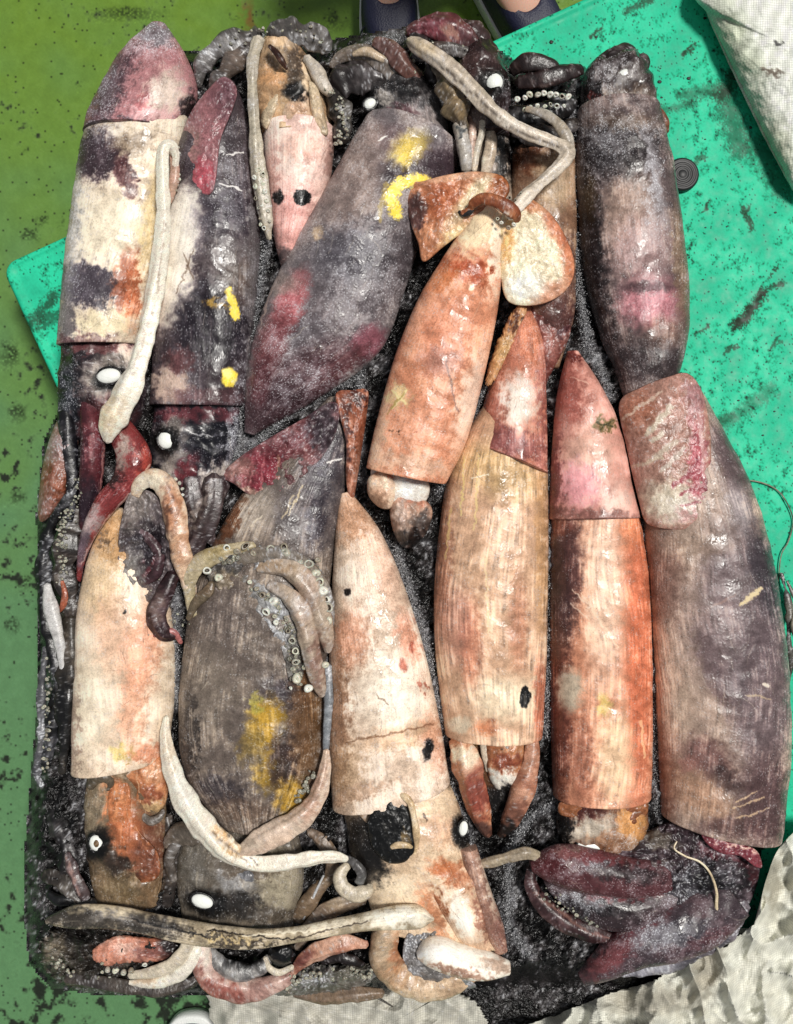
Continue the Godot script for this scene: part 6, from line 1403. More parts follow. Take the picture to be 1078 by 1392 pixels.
func squid_hole() -> void:
	var t := squid("long cream squid with a torn black hole in its head and folded white arm", 540, 900)
	var l := [[461, 672], [455, 740], [450, 830], [447, 920], [447, 1010], [452, 1098]]
	var r := [[476, 668], [516, 720], [548, 792], [576, 880], [597, 975], [612, 1062]]
	loft("mantle", t, l, r, [0.010, 0.030, 0.043, 0.047, 0.048, 0.046], A, skin(Color(0.77, 0.67, 0.58), Color(0.86, 0.80, 0.74), 0.7, {"frost": 0.14, "fibre": 0.072, "mottle": 0.144, "marks": [
		[478, 705, 30, 34, 0, Color(0.68, 0.48, 0.35), 0.8, 0.6], [475, 870, 24, 40, 0, Color(0.72, 0.46, 0.34), 0.7, 0.6], [555, 870, 14, 40, -15, Color(0.74, 0.46, 0.35), 0.7, 0.6], [520, 770, 20, 50, -15, Color(0.80, 0.62, 0.52), 0.6, 0.6], [460, 980, 14, 100, 0, Color(0.54, 0.36, 0.25), 0.75, 0.6], [545, 1000, 50, 16, -12, Color(0.72, 0.54, 0.38), 0.6, 0.6], [530, 940, 44, 50, 0, Color(0.88, 0.84, 0.77), 0.6, 0.6], [590, 1010, 14, 40, -10, Color(0.74, 0.48, 0.36), 0.6, 0.6], [472, 804, 4, 6, -20, Color(0.13, 0.1, 0.1), 0.95, 0.3, 1], [582, 1020, 6, 15, 10, Color(0.09, 0.08, 0.09), 0.95, 0.3, 1], [548, 905, 5, 9, -15, Color(0.66, 0.32, 0.24), 0.8, 0.4, 1], [560, 880, 4, 8, 0, Color(0.64, 0.3, 0.22), 0.8, 0.4, 1], [575, 930, 5, 10, 0, Color(0.64, 0.3, 0.22), 0.7, 0.4], [470, 1050, 20, 40, 0, Color(0.66, 0.52, 0.38), 0.6, 0.6], [490, 1078, 50, 8, -18, Color(0.60, 0.46, 0.36), 0.6, 0.5]],
		"lines": [[470, 1010, 510, 1000, 1.6, Color(0.45, 0.3, 0.2), 0.6], [500, 1005, 590, 985, 1.6, Color(0.48, 0.3, 0.2), 0.6], [512, 945, 528, 958, 1.4, Color(0.4, 0.28, 0.2), 0.6]]}), {"open": true, "bow": 0.004, "relief": 0.12})
	loft("head", t, [[462, 1084], [470, 1120], [478, 1170], [496, 1210], [512, 1262]], [[606, 1050], [630, 1110], [644, 1160], [662, 1214], [690, 1290]], [0.032, 0.041, 0.040, 0.034, 0.018], A - 0.002, skin(Color(0.74, 0.63, 0.51), Color(0.80, 0.72, 0.62), 0.6, {"frost": 0.06, "fibre": 0.045, "marks": [
		[540, 1082, 84, 9, -16, Color(0.24, 0.17, 0.13), 0.85, 0.5, 1], [492, 1138, 34, 40, 20, Color(0.13, 0.11, 0.10), 0.95, 0.7, 1], [500, 1180, 26, 30, 20, Color(0.13, 0.12, 0.12), 0.9, 0.5], [500, 1090, 30, 12, -15, Color(0.55, 0.45, 0.33), 0.7, 0.5], [580, 1090, 34, 20, 0, Color(0.76, 0.66, 0.54), 0.7, 0.5], [600, 1130, 24, 20, 0, Color(0.68, 0.50, 0.38), 0.6, 0.6], [612, 1185, 30, 14, 20, Color(0.68, 0.36, 0.20), 0.85, 0.5], [628, 1132, 13, 24, -10, Color(0.07, 0.06, 0.06), 0.95, 0.35, 1], [530, 1215, 40, 24, 0, Color(0.80, 0.73, 0.62), 0.7, 0.6], [640, 1230, 18, 40, -20, Color(0.84, 0.78, 0.70), 0.8, 0.5], [670, 1240, 14, 50, -20, Color(0.56, 0.36, 0.30), 0.8, 0.5], [590, 1240, 12, 40, -25, Color(0.66, 0.38, 0.24), 0.7, 0.5]],
		"lines": [[576, 1105, 580, 1116, 2, BROWN, 0.8], [622, 1090, 640, 1130, 2, Color(0.5, 0.38, 0.3), 0.6]]}), {"lump": 0.0015})
	eye(t, 630, 1126, A + 0.022, 6, 10, -8)
	pad("hole", t, [[500, 1112, 0], [520, 1092, 0.002], [545, 1086, 0.002], [556, 1098, 0.001], [562, 1130, 0], [566, 1155, -0.001], [550, 1172, -0.002], [525, 1172, -0.003], [505, 1150, -0.004]], A + 0.040, 0.006, skin(Color(0.045, 0.045, 0.045), Color(0.09, 0.085, 0.08), 0.5, {"frost": 0.05, "grime": 0.0, "marks": [[552, 1140, 7, 12, 0, Color(0.60, 0.48, 0.30), 0.7, 0.5]]}), {"power": 6.0, "lump": 0.001})
	tube("hole_rim", t, [[540, 1082, 0.118, 2], [550, 1083, 0.124, 5], [558, 1092, 0.125, 5], [563, 1112, 0.124, 4], [566, 1134, 0.123, 4.5], [566, 1152, 0.121, 3], [562, 1164, 0.117, 1.5]], skin(Color(0.76, 0.64, 0.48), CREAM, 0.5, {"frost": 0.02}), {})
	tube("beak", t, [[532, 1152, 0.122, 3], [540, 1149, 0.125, 5], [552, 1149, 0.125, 5], [560, 1152, 0.122, 2.5]], skin(Color(0.72, 0.62, 0.46), TAN, 0.5), {})
	tube("arm", t, [[478, 1090, 0.104, 5], [488, 1098, 0.109, 7], [498, 1108, 0.108, 7], [503, 1120, 0.104, 4]], skin(Color(0.50, 0.36, 0.26), Color(0.72, 0.66, 0.58), 0.6), {})
	tube("arm", t, [[472, 1176, 0.100, 7], [462, 1190, 0.104, 9], [466, 1206, 0.107, 11], [482, 1216, 0.108, 11], [498, 1212, 0.107, 10], [504, 1204, 0.102, 5]], skin(Color(0.74, 0.69, 0.60), Color(0.58, 0.53, 0.46), 0.5, {"frost": 0.05}), {"sides": 22})
	tube("arm", t, [[472, 1166, 0.100, 4], [484, 1176, 0.105, 7], [492, 1188, 0.105, 8], [488, 1200, 0.102, 7]], skin(Color(0.46, 0.46, 0.45), INK, 0.6, {"frost": 0.1}), {})
	loft("arm", t, [[562, 1172], [578, 1204], [593, 1230], [608, 1254], [624, 1282]], [[642, 1164], [650, 1198], [656, 1230], [662, 1262], [668, 1298]], [0.006, 0.020, 0.023, 0.019, 0.008], [0.090, 0.098, 0.098, 0.094, 0.086], skin(Color(0.76, 0.62, 0.50), Color(0.80, 0.70, 0.60), 0.6, {"frost": 0.06, "marks": [[628, 1244, 15, 34, -24, Color(0.90, 0.86, 0.80), 0.95, 0.5], [590, 1222, 7, 30, -32, Color(0.62, 0.34, 0.20), 0.9, 0.5], [612, 1188, 30, 13, 20, Color(0.62, 0.34, 0.21), 0.85, 0.6], [654, 1236, 6, 44, -8, Color(0.56, 0.36, 0.29), 0.85, 0.5], [580, 1200, 16, 12, 0, Color(0.78, 0.68, 0.55), 0.7, 0.5]]}))
	loft("arm", t, [[622, 1150], [632, 1185], [642, 1220], [654, 1256], [672, 1296]], [[648, 1150], [659, 1185], [671, 1220], [684, 1256], [690, 1292]], [0.018, 0.022, 0.021, 0.016, 0.006], [0.088, 0.090, 0.090, 0.087, 0.080], skin(Color(0.56, 0.40, 0.34), Color(0.66, 0.54, 0.46), 0.6, {"frost": 0.1, "marks": [[664, 1200, 5, 50, -14, Color(0.74, 0.66, 0.58), 0.8, 0.5], [680, 1270, 10, 24, -14, Color(0.48, 0.31, 0.27), 0.7, 0.5]]}))
	tube("arm", t, [[530, 1256, 0.090, 16], [522, 1282, 0.090, 20], [526, 1310, 0.086, 22], [550, 1332, 0.082, 22], [586, 1340, 0.080, 20], [620, 1332, 0.082, 16], [650, 1320, 0.084, 10]], skin(Color(0.70, 0.58, 0.46), Color(0.78, 0.68, 0.56), 0.6, {"frost": 0.08, "marks": [[540, 1300, 8, 30, 0, Color(0.64, 0.40, 0.26), 0.85, 0.5], [535, 1325, 30, 14, 20, Color(0.66, 0.50, 0.36), 0.6, 0.5], [518, 1290, 8, 30, 0, Color(0.64, 0.56, 0.46), 0.7, 0.5]]}), {"sides": 26})
	loft("arm", t, [[566, 1294], [578, 1276], [600, 1273], [630, 1284], [660, 1292], [692, 1306]], [[568, 1302], [582, 1312], [604, 1321], [632, 1329], [662, 1331], [692, 1324]], [0.008, 0.018, 0.022, 0.022, 0.019, 0.009], [0.096, 0.099, 0.101, 0.100, 0.096, 0.090], skin(Color(0.86, 0.82, 0.76), Color(0.90, 0.88, 0.84), 0.5, {"frost": 0.06, "marks": [[630, 1324, 60, 6, 14, Color(0.58, 0.42, 0.34), 0.85, 0.5], [676, 1312, 24, 8, 12, Color(0.66, 0.54, 0.46), 0.8, 0.5], [590, 1296, 26, 10, 10, Color(0.92, 0.90, 0.87), 0.8, 0.5]]}))
	pad("frosty_web", t, [[560, 1262, 0], [590, 1252, 0.002], [606, 1262, 0.002], [596, 1276, 0], [570, 1284, 0], [560, 1300, -0.002], [580, 1320, -0.004], [640, 1334, -0.006], [640, 1344, -0.008], [580, 1336, -0.006], [552, 1316, -0.002], [548, 1286, 0]], 0.090, 0.006, skin(Color(0.46, 0.44, 0.43), Color(0.32, 0.30, 0.30), 0.6, {"frost": 0.8}), {"power": 3.0, "lump": 0.004, "centre": [566, 1290]})
	var long_skin := skin(Color(0.62, 0.56, 0.46), Color(0.76, 0.71, 0.62), 0.6, {"frost": 0.08, "fibre": 0.135, "marks": [[100, 1250, 60, 14, 5, Color(0.26, 0.24, 0.22), 0.9, 0.5], [200, 1258, 50, 16, 8, Color(0.24, 0.22, 0.21), 0.85, 0.5], [150, 1246, 30, 5, 5, Color(0.45, 0.43, 0.42), 0.7, 0.5], [310, 1275, 40, 5, 5, Color(0.72, 0.62, 0.42), 0.8, 0.5], [290, 1270, 40, 3, 6, Color(0.2, 0.17, 0.14), 0.7, 0.5], [330, 1284, 50, 4, 0, Color(0.18, 0.15, 0.13), 0.7, 0.5], [540, 1246, 46, 13, 0, Color(0.86, 0.84, 0.78), 0.9, 0.5], [440, 1258, 60, 7, -6, Color(0.82, 0.78, 0.70), 0.7, 0.5]],
		"lines": [[280, 1264, 400, 1278, 1.3, Color(0.15, 0.12, 0.1), 0.8], [400, 1276, 500, 1252, 1.2, Color(0.25, 0.2, 0.17), 0.7], [330, 1272, 460, 1262, 1.2, Color(0.92, 0.88, 0.78), 0.7], [180, 1250, 280, 1272, 1.4, Color(0.1, 0.09, 0.09), 0.7]]})
	loft("tentacle", t, [[62, 1248], [100, 1231], [150, 1231], [200, 1240], [250, 1250], [300, 1258], [350, 1263], [400, 1260], [450, 1250], [500, 1240], [540, 1231], [570, 1231], [588, 1246]], [[64, 1256], [100, 1262], [150, 1262], [200, 1270], [250, 1282], [300, 1288], [350, 1289], [400, 1281], [450, 1272], [500, 1264], [540, 1263], [570, 1262], [588, 1252]], [0.004, 0.011, 0.013, 0.012, 0.013, 0.013, 0.011, 0.010, 0.011, 0.013, 0.014, 0.012, 0.004], [0.098, 0.104, 0.107, 0.109, 0.110, 0.111, 0.111, 0.112, 0.114, 0.116, 0.117, 0.115, 0.108], long_skin)


func squid_edge() -> void:
	var t := squid("half hidden rust red squid along the green floor side, strings of tiny suckers", 75, 740)
	pad("head", t, [[96, 552, -0.004], [108, 575, 0], [106, 610, 0.002], [104, 640, 0.002], [92, 670, 0], [66, 705, -0.006], [52, 705, -0.012], [54, 660, -0.012], [62, 615, -0.012], [76, 575, -0.010]], 0.074, 0.028, skin(Color(0.62, 0.40, 0.34), Color(0.52, 0.30, 0.25), 0.6, {"frost": 0.25, "marks": [[82, 650, 26, 30, 20, Color(0.60, 0.32, 0.22), 0.85, 0.5], [80, 600, 24, 30, 0, Color(0.64, 0.50, 0.48), 0.7, 0.5]], "frosts": [[76, 610, 30, 50, 0.5], [60, 680, 20, 40, 0.4]]}), {"power": 2.4, "lump": 0.003})
	var black := skin(Color(0.11, 0.105, 0.12), Color(0.2, 0.19, 0.21), 0.6, {"frost": 0.35})
	tube("arm", t, [[106, 655, 0.100, 4], [88, 684, 0.100, 6], [70, 712, 0.096, 7], [60, 750, 0.090, 9], [60, 800, 0.086, 10], [66, 860, 0.086, 10], [80, 920, 0.084, 10], [74, 980, 0.080, 10], [62, 1040, 0.074, 7]], black, {"ridge": 0.1, "wobble": 0.2})
	tube("arm", t, [[100, 690, 0.086, 12], [92, 730, 0.086, 18], [86, 780, 0.084, 17], [94, 830, 0.082, 12], [96, 870, 0.076, 6]], skin(Color(0.22, 0.19, 0.18), Color(0.36, 0.31, 0.27), 0.6, {"frost": 0.25}), {"wobble": 0.2, "ridge": 0.08})
	small_cups(t, 90, [[104, 660], [96, 690], [86, 715], [82, 745], [90, 780]], 0.103, 7.5, 2.5)
	small_cups(t, 40, [[64, 900], [66, 950], [62, 1000], [62, 1050]], 0.092, 5.0, 2.8)
	tube("arm", t, [[64, 795, 0.092, 5], [68, 820, 0.098, 9], [74, 845, 0.099, 9], [82, 880, 0.097, 7], [86, 920, 0.092, 3]], skin(Color(0.78, 0.77, 0.76), GREY, 0.6, {"frost": 0.3}), {})
	tube("arm", t, [[84, 790, 0.094, 3], [88, 806, 0.097, 5], [86, 822, 0.095, 5], [80, 832, 0.09, 2]], skin(Color(0.62, 0.34, 0.26), RUST, 0.5, {"frost": 0.1}), {})
	tube("arm", t, [[96, 840, 0.084, 12], [94, 900, 0.088, 15], [90, 960, 0.087, 15], [88, 1010, 0.082, 10], [84, 1050, 0.074, 5]], skin(Color(0.30, 0.27, 0.24), Color(0.42, 0.37, 0.32), 0.6, {"frost": 0.15, "marks": [[90, 980, 20, 60, 0, BLACK, 0.85, 0.5]]}), {"wobble": 0.15})
	tube("arm", t, [[62, 880, 0.082, 5], [56, 940, 0.080, 6], [56, 1000, 0.078, 6], [50, 1050, 0.070, 6], [58, 1068, 0.066, 5]], skin(Color(0.34, 0.34, 0.36), INK, 0.6, {"frost": 0.55}), {"wobble": 0.2})


func squid_bottom() -> void:
	var t := squid("squid sunk in black ice, only salmon patch and white arm curls showing", 190, 1300)
	pad("head", t, [[52, 1285, -0.010], [80, 1262, -0.002], [130, 1256, 0], [200, 1262, 0], [262, 1276, 0], [275, 1310, -0.004], [250, 1338, -0.012], [180, 1350, -0.018], [110, 1346, -0.020], [66, 1325, -0.018]], 0.070, 0.024, skin(Color(0.20, 0.18, 0.17), Color(0.32, 0.29, 0.25), 0.7, {"frost": 0.16, "marks": [[72, 1290, 14, 18, 20, Color(0.55, 0.50, 0.42), 0.75, 0.6], [100, 1320, 30, 20, 0, Color(0.30, 0.27, 0.23), 0.7, 0.6]], "frosts": [[130, 1345, 100, 14, 0.4]]}), {"power": 2.4, "lump": 0.008, "ragged": 5.0})
	pad("arm_patch", t, [[124, 1296, 0], [136, 1282, 0.002], [160, 1272, 0.003], [200, 1274, 0.003], [235, 1280, 0.002], [246, 1292, 0], [232, 1304, 0], [200, 1308, 0], [168, 1310, 0], [146, 1314, -0.002], [130, 1308, -0.001]], 0.090, 0.012, skin(Color(0.74, 0.44, 0.34), Color(0.76, 0.54, 0.46), 0.6, {"frost": 0.06, "marks": [[170, 1288, 24, 10, 10, Color(0.80, 0.66, 0.60), 0.7, 0.5], [238, 1290, 24, 18, 0, Color(0.12, 0.11, 0.13), 0.9, 0.5], [205, 1296, 24, 10, 0, Color(0.50, 0.30, 0.28), 0.7, 0.5]]}), {"power": 2.6, "ragged": 1.2})
	var black := skin(Color(0.10, 0.095, 0.095), INK, 0.5, {"frost": 0.1})
	for c in [[146, 1318, 6], [157, 1318, 6], [168, 1320, 5], [178, 1318, 5], [140, 1310, 4], [196, 1310, 4]]:
		sucker(t, c[0], c[1], 0.096, c[2], Vector3(0, 1, 0.4))
	var white := skin(Color(0.76, 0.72, 0.64), Color(0.62, 0.56, 0.48), 0.5, {"frost": 0.05})
	tube("arm", t, [[176, 1326, 0.092, 5], [206, 1322, 0.098, 8], [232, 1312, 0.101, 10], [250, 1294, 0.102, 10], [257, 1276, 0.100, 8], [256, 1262, 0.094, 4]], white, {"sides": 20})
	tube("arm", t, [[176, 1336, 0.088, 4], [206, 1336, 0.094, 8], [236, 1328, 0.098, 10], [256, 1312, 0.099, 10], [266, 1292, 0.097, 9], [266, 1272, 0.09, 5]], skin(Color(0.84, 0.81, 0.75), CREAM, 0.5, {"frost": 0.05, "marks": [[200, 1332, 20, 6, 0, Color(0.72, 0.58, 0.44), 0.6, 0.5]]}), {"sides": 20})
	tube("arm", t, [[90, 1330, 0.080, 8], [150, 1338, 0.085, 11], [210, 1346, 0.085, 10], [256, 1338, 0.082, 7], [270, 1325, 0.076, 3]], skin(Color(0.34, 0.30, 0.27), INK, 0.6, {"frost": 0.2}), {"ridge": 0.1})
	tube("arm", t, [[276, 1278, 0.090, 10], [274, 1300, 0.092, 14], [282, 1326, 0.092, 16], [306, 1342, 0.091, 17], [340, 1346, 0.090, 15], [372, 1338, 0.090, 13], [396, 1326, 0.086, 7]], skin(Color(0.66, 0.50, 0.46), Color(0.76, 0.70, 0.64), 0.6, {"frost": 0.12, "marks": [[300, 1345, 34, 10, 15, Color(0.56, 0.28, 0.24), 0.8, 0.5], [280, 1300, 10, 20, 0, Color(0.80, 0.76, 0.70), 0.8, 0.5], [270, 1330, 6, 20, 0, Color(0.58, 0.34, 0.3), 0.6, 0.5]]}), {"sides": 24})
	tube("arm", t, [[284, 1292, 0.086, 8], [300, 1312, 0.090, 13], [330, 1322, 0.091, 13], [356, 1314, 0.089, 10], [366, 1300, 0.084, 5]], skin(Color(0.42, 0.41, 0.41), Color(0.62, 0.60, 0.57), 0.6, {"frost": 0.25, "marks": [[330, 1306, 26, 10, 0, BLACK, 0.8, 0.5]]}), {"wobble": 0.12})
	var ball := skin(Color(0.07, 0.075, 0.10), BLACK, 0.4, {"frost": 0.1, "grime": 0})
	pad("ink_sac", t, [[364, 1296], [374, 1282], [392, 1280], [402, 1292], [398, 1308], [382, 1314], [368, 1308]], 0.084, 0.022, ball, {"power": 2.2})
	tube("arm", t, [[360, 1302, 0.088, 4], [366, 1316, 0.093, 5], [380, 1322, 0.094, 5], [398, 1314, 0.092, 4]], white, {})
	tube("arm", t, [[398, 1322, 0.088, 5], [414, 1304, 0.093, 9], [440, 1290, 0.095, 12], [470, 1282, 0.094, 12], [498, 1284, 0.088, 6]], skin(Color(0.66, 0.42, 0.34), Color(0.72, 0.62, 0.52), 0.6, {"frost": 0.12, "marks": [[478, 1290, 20, 10, 0, Color(0.74, 0.52, 0.42), 0.7, 0.5], [410, 1306, 14, 10, -40, Color(0.42, 0.2, 0.19), 0.7, 0.5]]}), {"ridge": 0.08})
	tube("arm", t, [[438, 1308, 0.086, 5], [460, 1302, 0.090, 8], [480, 1306, 0.089, 8], [494, 1312, 0.084, 4]], skin(Color(0.18, 0.13, 0.13), INK, 0.5), {})
	pad("suckered_arm", t, [[364, 1346, -0.010], [390, 1326, 0], [420, 1312, 0.002], [460, 1312, 0.002], [500, 1310, 0], [512, 1325, -0.004], [490, 1342, -0.010], [440, 1350, -0.014], [390, 1354, -0.016]], 0.076, 0.014, skin(Color(0.44, 0.42, 0.38), Color(0.32, 0.30, 0.28), 0.6, {"frost": 0.5}), {"power": 2.5, "lump": 0.007, "ragged": 3.0})
	var brown := skin(Color(0.52, 0.43, 0.35), Color(0.36, 0.31, 0.28), 0.6, {"frost": 0.15, "marks": [[460, 1222, 20, 12, 0, Color(0.66, 0.58, 0.48), 0.7, 0.5]]})
	tube("arm", t, [[496, 1222, 0.076, 6], [470, 1228, 0.080, 11], [444, 1240, 0.080, 12], [420, 1262, 0.078, 10], [404, 1290, 0.074, 6]], brown, {"ridge": 0.08})
	tube("arm", t, [[420, 1130, 0.070, 6], [440, 1146, 0.074, 9], [452, 1170, 0.074, 9], [446, 1196, 0.07, 5]], brown, {"ridge": 0.08})
	tube("arm", t, [[226, 1110, 0.066, 8], [234, 1150, 0.072, 11], [232, 1190, 0.072, 11], [226, 1230, 0.068, 8]], skin(Color(0.24, 0.21, 0.20), Color(0.34, 0.3, 0.27), 0.6, {"frost": 0.15}), {"ridge": 0.1})
	tube("arm", t, [[60, 1190, 0.064, 8], [86, 1200, 0.074, 14], [118, 1232, 0.078, 13], [150, 1238, 0.080, 9]], skin(Color(0.27, 0.24, 0.22), Color(0.42, 0.38, 0.33), 0.6, {"frost": 0.3}), {"ridge": 0.1, "wobble": 0.15})
	tube("arm", t, [[70, 1100, 0.058, 8], [84, 1130, 0.066, 13], [92, 1170, 0.070, 13], [80, 1206, 0.066, 8]], skin(Color(0.16, 0.145, 0.15), Color(0.26, 0.23, 0.23), 0.6, {"frost": 0.3}), {"ridge": 0.1, "wobble": 0.2})
	tube("arm", t, [[520, 1350, 0.060, 6], [480, 1352, 0.066, 10], [440, 1356, 0.064, 10], [400, 1350, 0.058, 6]], brown, {"ridge": 0.1})
	small_cups(t, 70, [[380, 1344], [420, 1326], [460, 1326], [500, 1322]], 0.092, 6.5, 3.4)
	small_cups(t, 40, [[74, 1300], [90, 1318], [130, 1332], [180, 1344]], 0.086, 7.0, 3.0)
	tube("arm", t, [[92, 1160, 0.080, 5], [98, 1180, 0.086, 9], [108, 1204, 0.087, 10], [116, 1222, 0.082, 6]], skin(Color(0.38, 0.30, 0.30), Color(0.26, 0.22, 0.23), 0.6, {"frost": 0.3, "lines": [[86, 1155, 108, 1215, 2.5, Color(0.66, 0.52, 0.48), 0.8]]}), {"wobble": 0.2})
	tube("arm", t, [[66, 1215, 0.080, 5], [80, 1224, 0.084, 8], [100, 1222, 0.083, 6], [108, 1216, 0.078, 3]], skin(Color(0.16, 0.16, 0.17), GREY, 0.5, {"frost": 0.2}), {})
	tube("arm", t, [[460, 1185, 0.070, 5], [436, 1204, 0.074, 10], [420, 1226, 0.076, 12], [404, 1250, 0.074, 10]], skin(Color(0.50, 0.41, 0.32), Color(0.34, 0.29, 0.25), 0.6, {"frost": 0.12}), {})
	tube("arm", t, [[440, 1190, 0.078, 1.5], [428, 1215, 0.082, 1.8], [412, 1250, 0.080, 1.5]], skin(Color(0.62, 0.62, 0.62), GREY, 0.5, {"frost": 0.7}), {"sides": 8})


# ---------------------------------------------------------------- things round the block
func weave_mat() -> StandardMaterial3D:
	var n := 256
	var tape := 8
	var data := PackedByteArray()
	data.resize(n * n * 3)
	var hgt := PackedByteArray()
	hgt.resize(n * n)
	var k := 0
	for j in n:
		for i in n:
			var over := ((i / tape) + (j / tape)) % 2 == 0
			var u := (i % tape + 0.5) / tape - 0.5
			var v := (j % tape + 0.5) / tape - 0.5
			var e := 1.0 - pow(absf(u if over else v) * 2.0, 3.0)
			var arch := 1.0 - 0.5 * pow(absf(v if over else u) * 2.0, 2.0)
			var h := clampf(e * arch, 0.0, 1.0)
			var c := 0.80 + 0.20 * h
			c *= 0.94 + 0.06 * sin(float((i / tape) * 7 + (j / tape) * 13))
			data[k] = int(c * 255)
			data[k + 1] = int(c * 255)
			data[k + 2] = int(c * 252)
			hgt[j * n + i] = int(h * 255)
			k += 3
	var m := StandardMaterial3D.new()
	m.albedo_texture = ImageTexture.create_from_image(Image.create_from_data(n, n, false, Image.FORMAT_RGB8, data))
	m.heightmap_enabled = true
	m.heightmap_texture = ImageTexture.create_from_image(Image.create_from_data(n, n, false, Image.FORMAT_L8, hgt))
	m.heightmap_scale = 0.035
	m.uv1_triplanar = true
	m.uv1_scale = Vector3.ONE * 9.5
	m.vertex_color_use_as_albedo = true
	m.vertex_color_is_srgb = true
	m.roughness = 0.5
	m.metallic_specular = 0.4
	return m


func shoe(label: String, px: float, py: float, turn: float) -> Node3D:
	# the toe points along +z of the shoe before turning; the place is the tip of the toe
	var tip := P(px, py, -DECK)
	var t := thing("shoe", label, "shoe", Vector3(tip.x, 0.0, tip.z), "navy slip-on shoes on the floor")
	var outline := [[0.0, 0.0], [0.026, -0.006], [0.043, -0.030], [0.049, -0.070], [0.045, -0.130], [0.038, -0.190], [0.035, -0.245], [0.020, -0.268], [0.0, -0.272], [-0.020, -0.268], [-0.035, -0.245], [-0.036, -0.190], [-0.041, -0.130], [-0.044, -0.070], [-0.037, -0.030], [-0.022, -0.006]]
	var n := outline.size()
	var nu := 96
	var sole := [[0.0, 0.0], [0.97, 0.0], [1.03, 0.004], [1.04, 0.014], [1.035, 0.024], [1.0, 0.028], [0.0, 0.030]]
	var upper := [[0.0, 0.026], [0.95, 0.027], [0.95, 0.040], [0.92, 0.055], [0.86, 0.067], [0.72, 0.074], [0.60, 0.077], [0.56, 0.079], [0.53, 0.076], [0.50, 0.06], [0.0, 0.05]]
	var ring := PackedVector2Array()
	for i in nu:
		var f := float(i) / nu * n
		var i1 := int(f) % n
		var q := [outline[(i1 + n - 1) % n], outline[i1], outline[(i1 + 1) % n], outline[(i1 + 2) % n]]
		ring.append(Vector2(cr(q[0][0], q[1][0], q[2][0], q[3][0], f - int(f)), cr(q[0][1], q[1][1], q[2][1], q[3][1], f - int(f))))
	var mats := []
	for c in [[Color(0.86, 0.87, 0.86), 0.5], [Color(0.085, 0.095, 0.20), 0.55], [Color(0.05, 0.06, 0.14), 0.6]]:
		var m := StandardMaterial3D.new()
		m.albedo_color = c[0]
		m.roughness = c[1]
		m.heightmap_enabled = true
		m.heightmap_texture = flesh_mat.heightmap_texture
		m.heightmap_scale = 0.06
		m.uv1_triplanar = true
		m.uv1_scale = Vector3.ONE * 14.0
		mats.append(m)
	for part in [["sole", sole, mats[0]], ["upper", upper, mats[1]]]:
		var pos := PackedVector3Array()
		for q in part[1]:
			for i in nu:
				var cz := -0.140 if q[0] > 0.62 or part[0] == "sole" else lerpf(-0.150, -0.140, clampf((q[0] - 0.56) / 0.08, 0.0, 1.0))
				var p: Vector2 = Vector2(0, cz) + (ring[i] - Vector2(0, -0.140)) * q[0]
				pos.append(Vector3(p.x, q[1], p.y))
		put(part[0], mesh_of(pos, PackedVector2Array(), PackedColorArray(), grid_index(nu, part[1].size(), true, false)), part[2], t)
	# stitched band across the toe
	var pos2 := PackedVector3Array()
	var rows := 30
	for j in rows:
		var s := lerpf(-1.0, 1.0, float(j) / (rows - 1))
		for i in 8:
			var a := TAU * i / 8.0
			pos2.append(Vector3(s * 0.047, 0.030 + 0.045 * pow(maxf(1.0 - s * s, 0.0), 0.5) + sin(a) * 0.002, -0.064 + 0.018 * s * s + cos(a) * 0.003))
	put("seam", mesh_of(pos2, PackedVector2Array(), PackedColorArray(), grid_index(8, rows, true, true)), mats[2], t)
	t.rotation.y = deg_to_rad(turn)
	return t


func leg(t: Node3D, at: Vector3, turn: float) -> void:
	# a foot and bare shin: toes towards +z before turning
	var prof := [[0.135, 0.058, 0.024, 0.016], [0.115, 0.066, 0.032, 0.024], [0.085, 0.072, 0.036, 0.032], [0.055, 0.082, 0.037, 0.040], [0.025, 0.098, 0.037, 0.044], [0.0, 0.125, 0.037, 0.044], [-0.008, 0.17, 0.038, 0.043], [-0.010, 0.22, 0.044, 0.047], [-0.004, 0.30, 0.053, 0.057], [0.0, 0.38, 0.055, 0.058], [0.0, 0.46, 0.055, 0.056]]
	var pos := PackedVector3Array()
	for q in prof:
		for i in 28:
			var a := TAU * i / 28.0
			var lie := clampf(q[0] / 0.05, 0.0, 1.0)
			pos.append(Vector3(cos(a) * q[2], q[1] + sin(a) * q[3] * lie * 0.7, q[0] + sin(a) * q[3] * (1.0 - lie)))
	var m := StandardMaterial3D.new()
	m.albedo_color = Color(0.80, 0.62, 0.54)
	m.roughness = 0.5
	m.subsurf_scatter_enabled = true
	m.subsurf_scatter_strength = 0.2
	var o := put("leg", mesh_of(pos, PackedVector2Array(), PackedColorArray(), grid_index(28, prof.size(), true, true)), m, t)
	o.position = at - t.position
	o.rotation.y = deg_to_rad(turn)


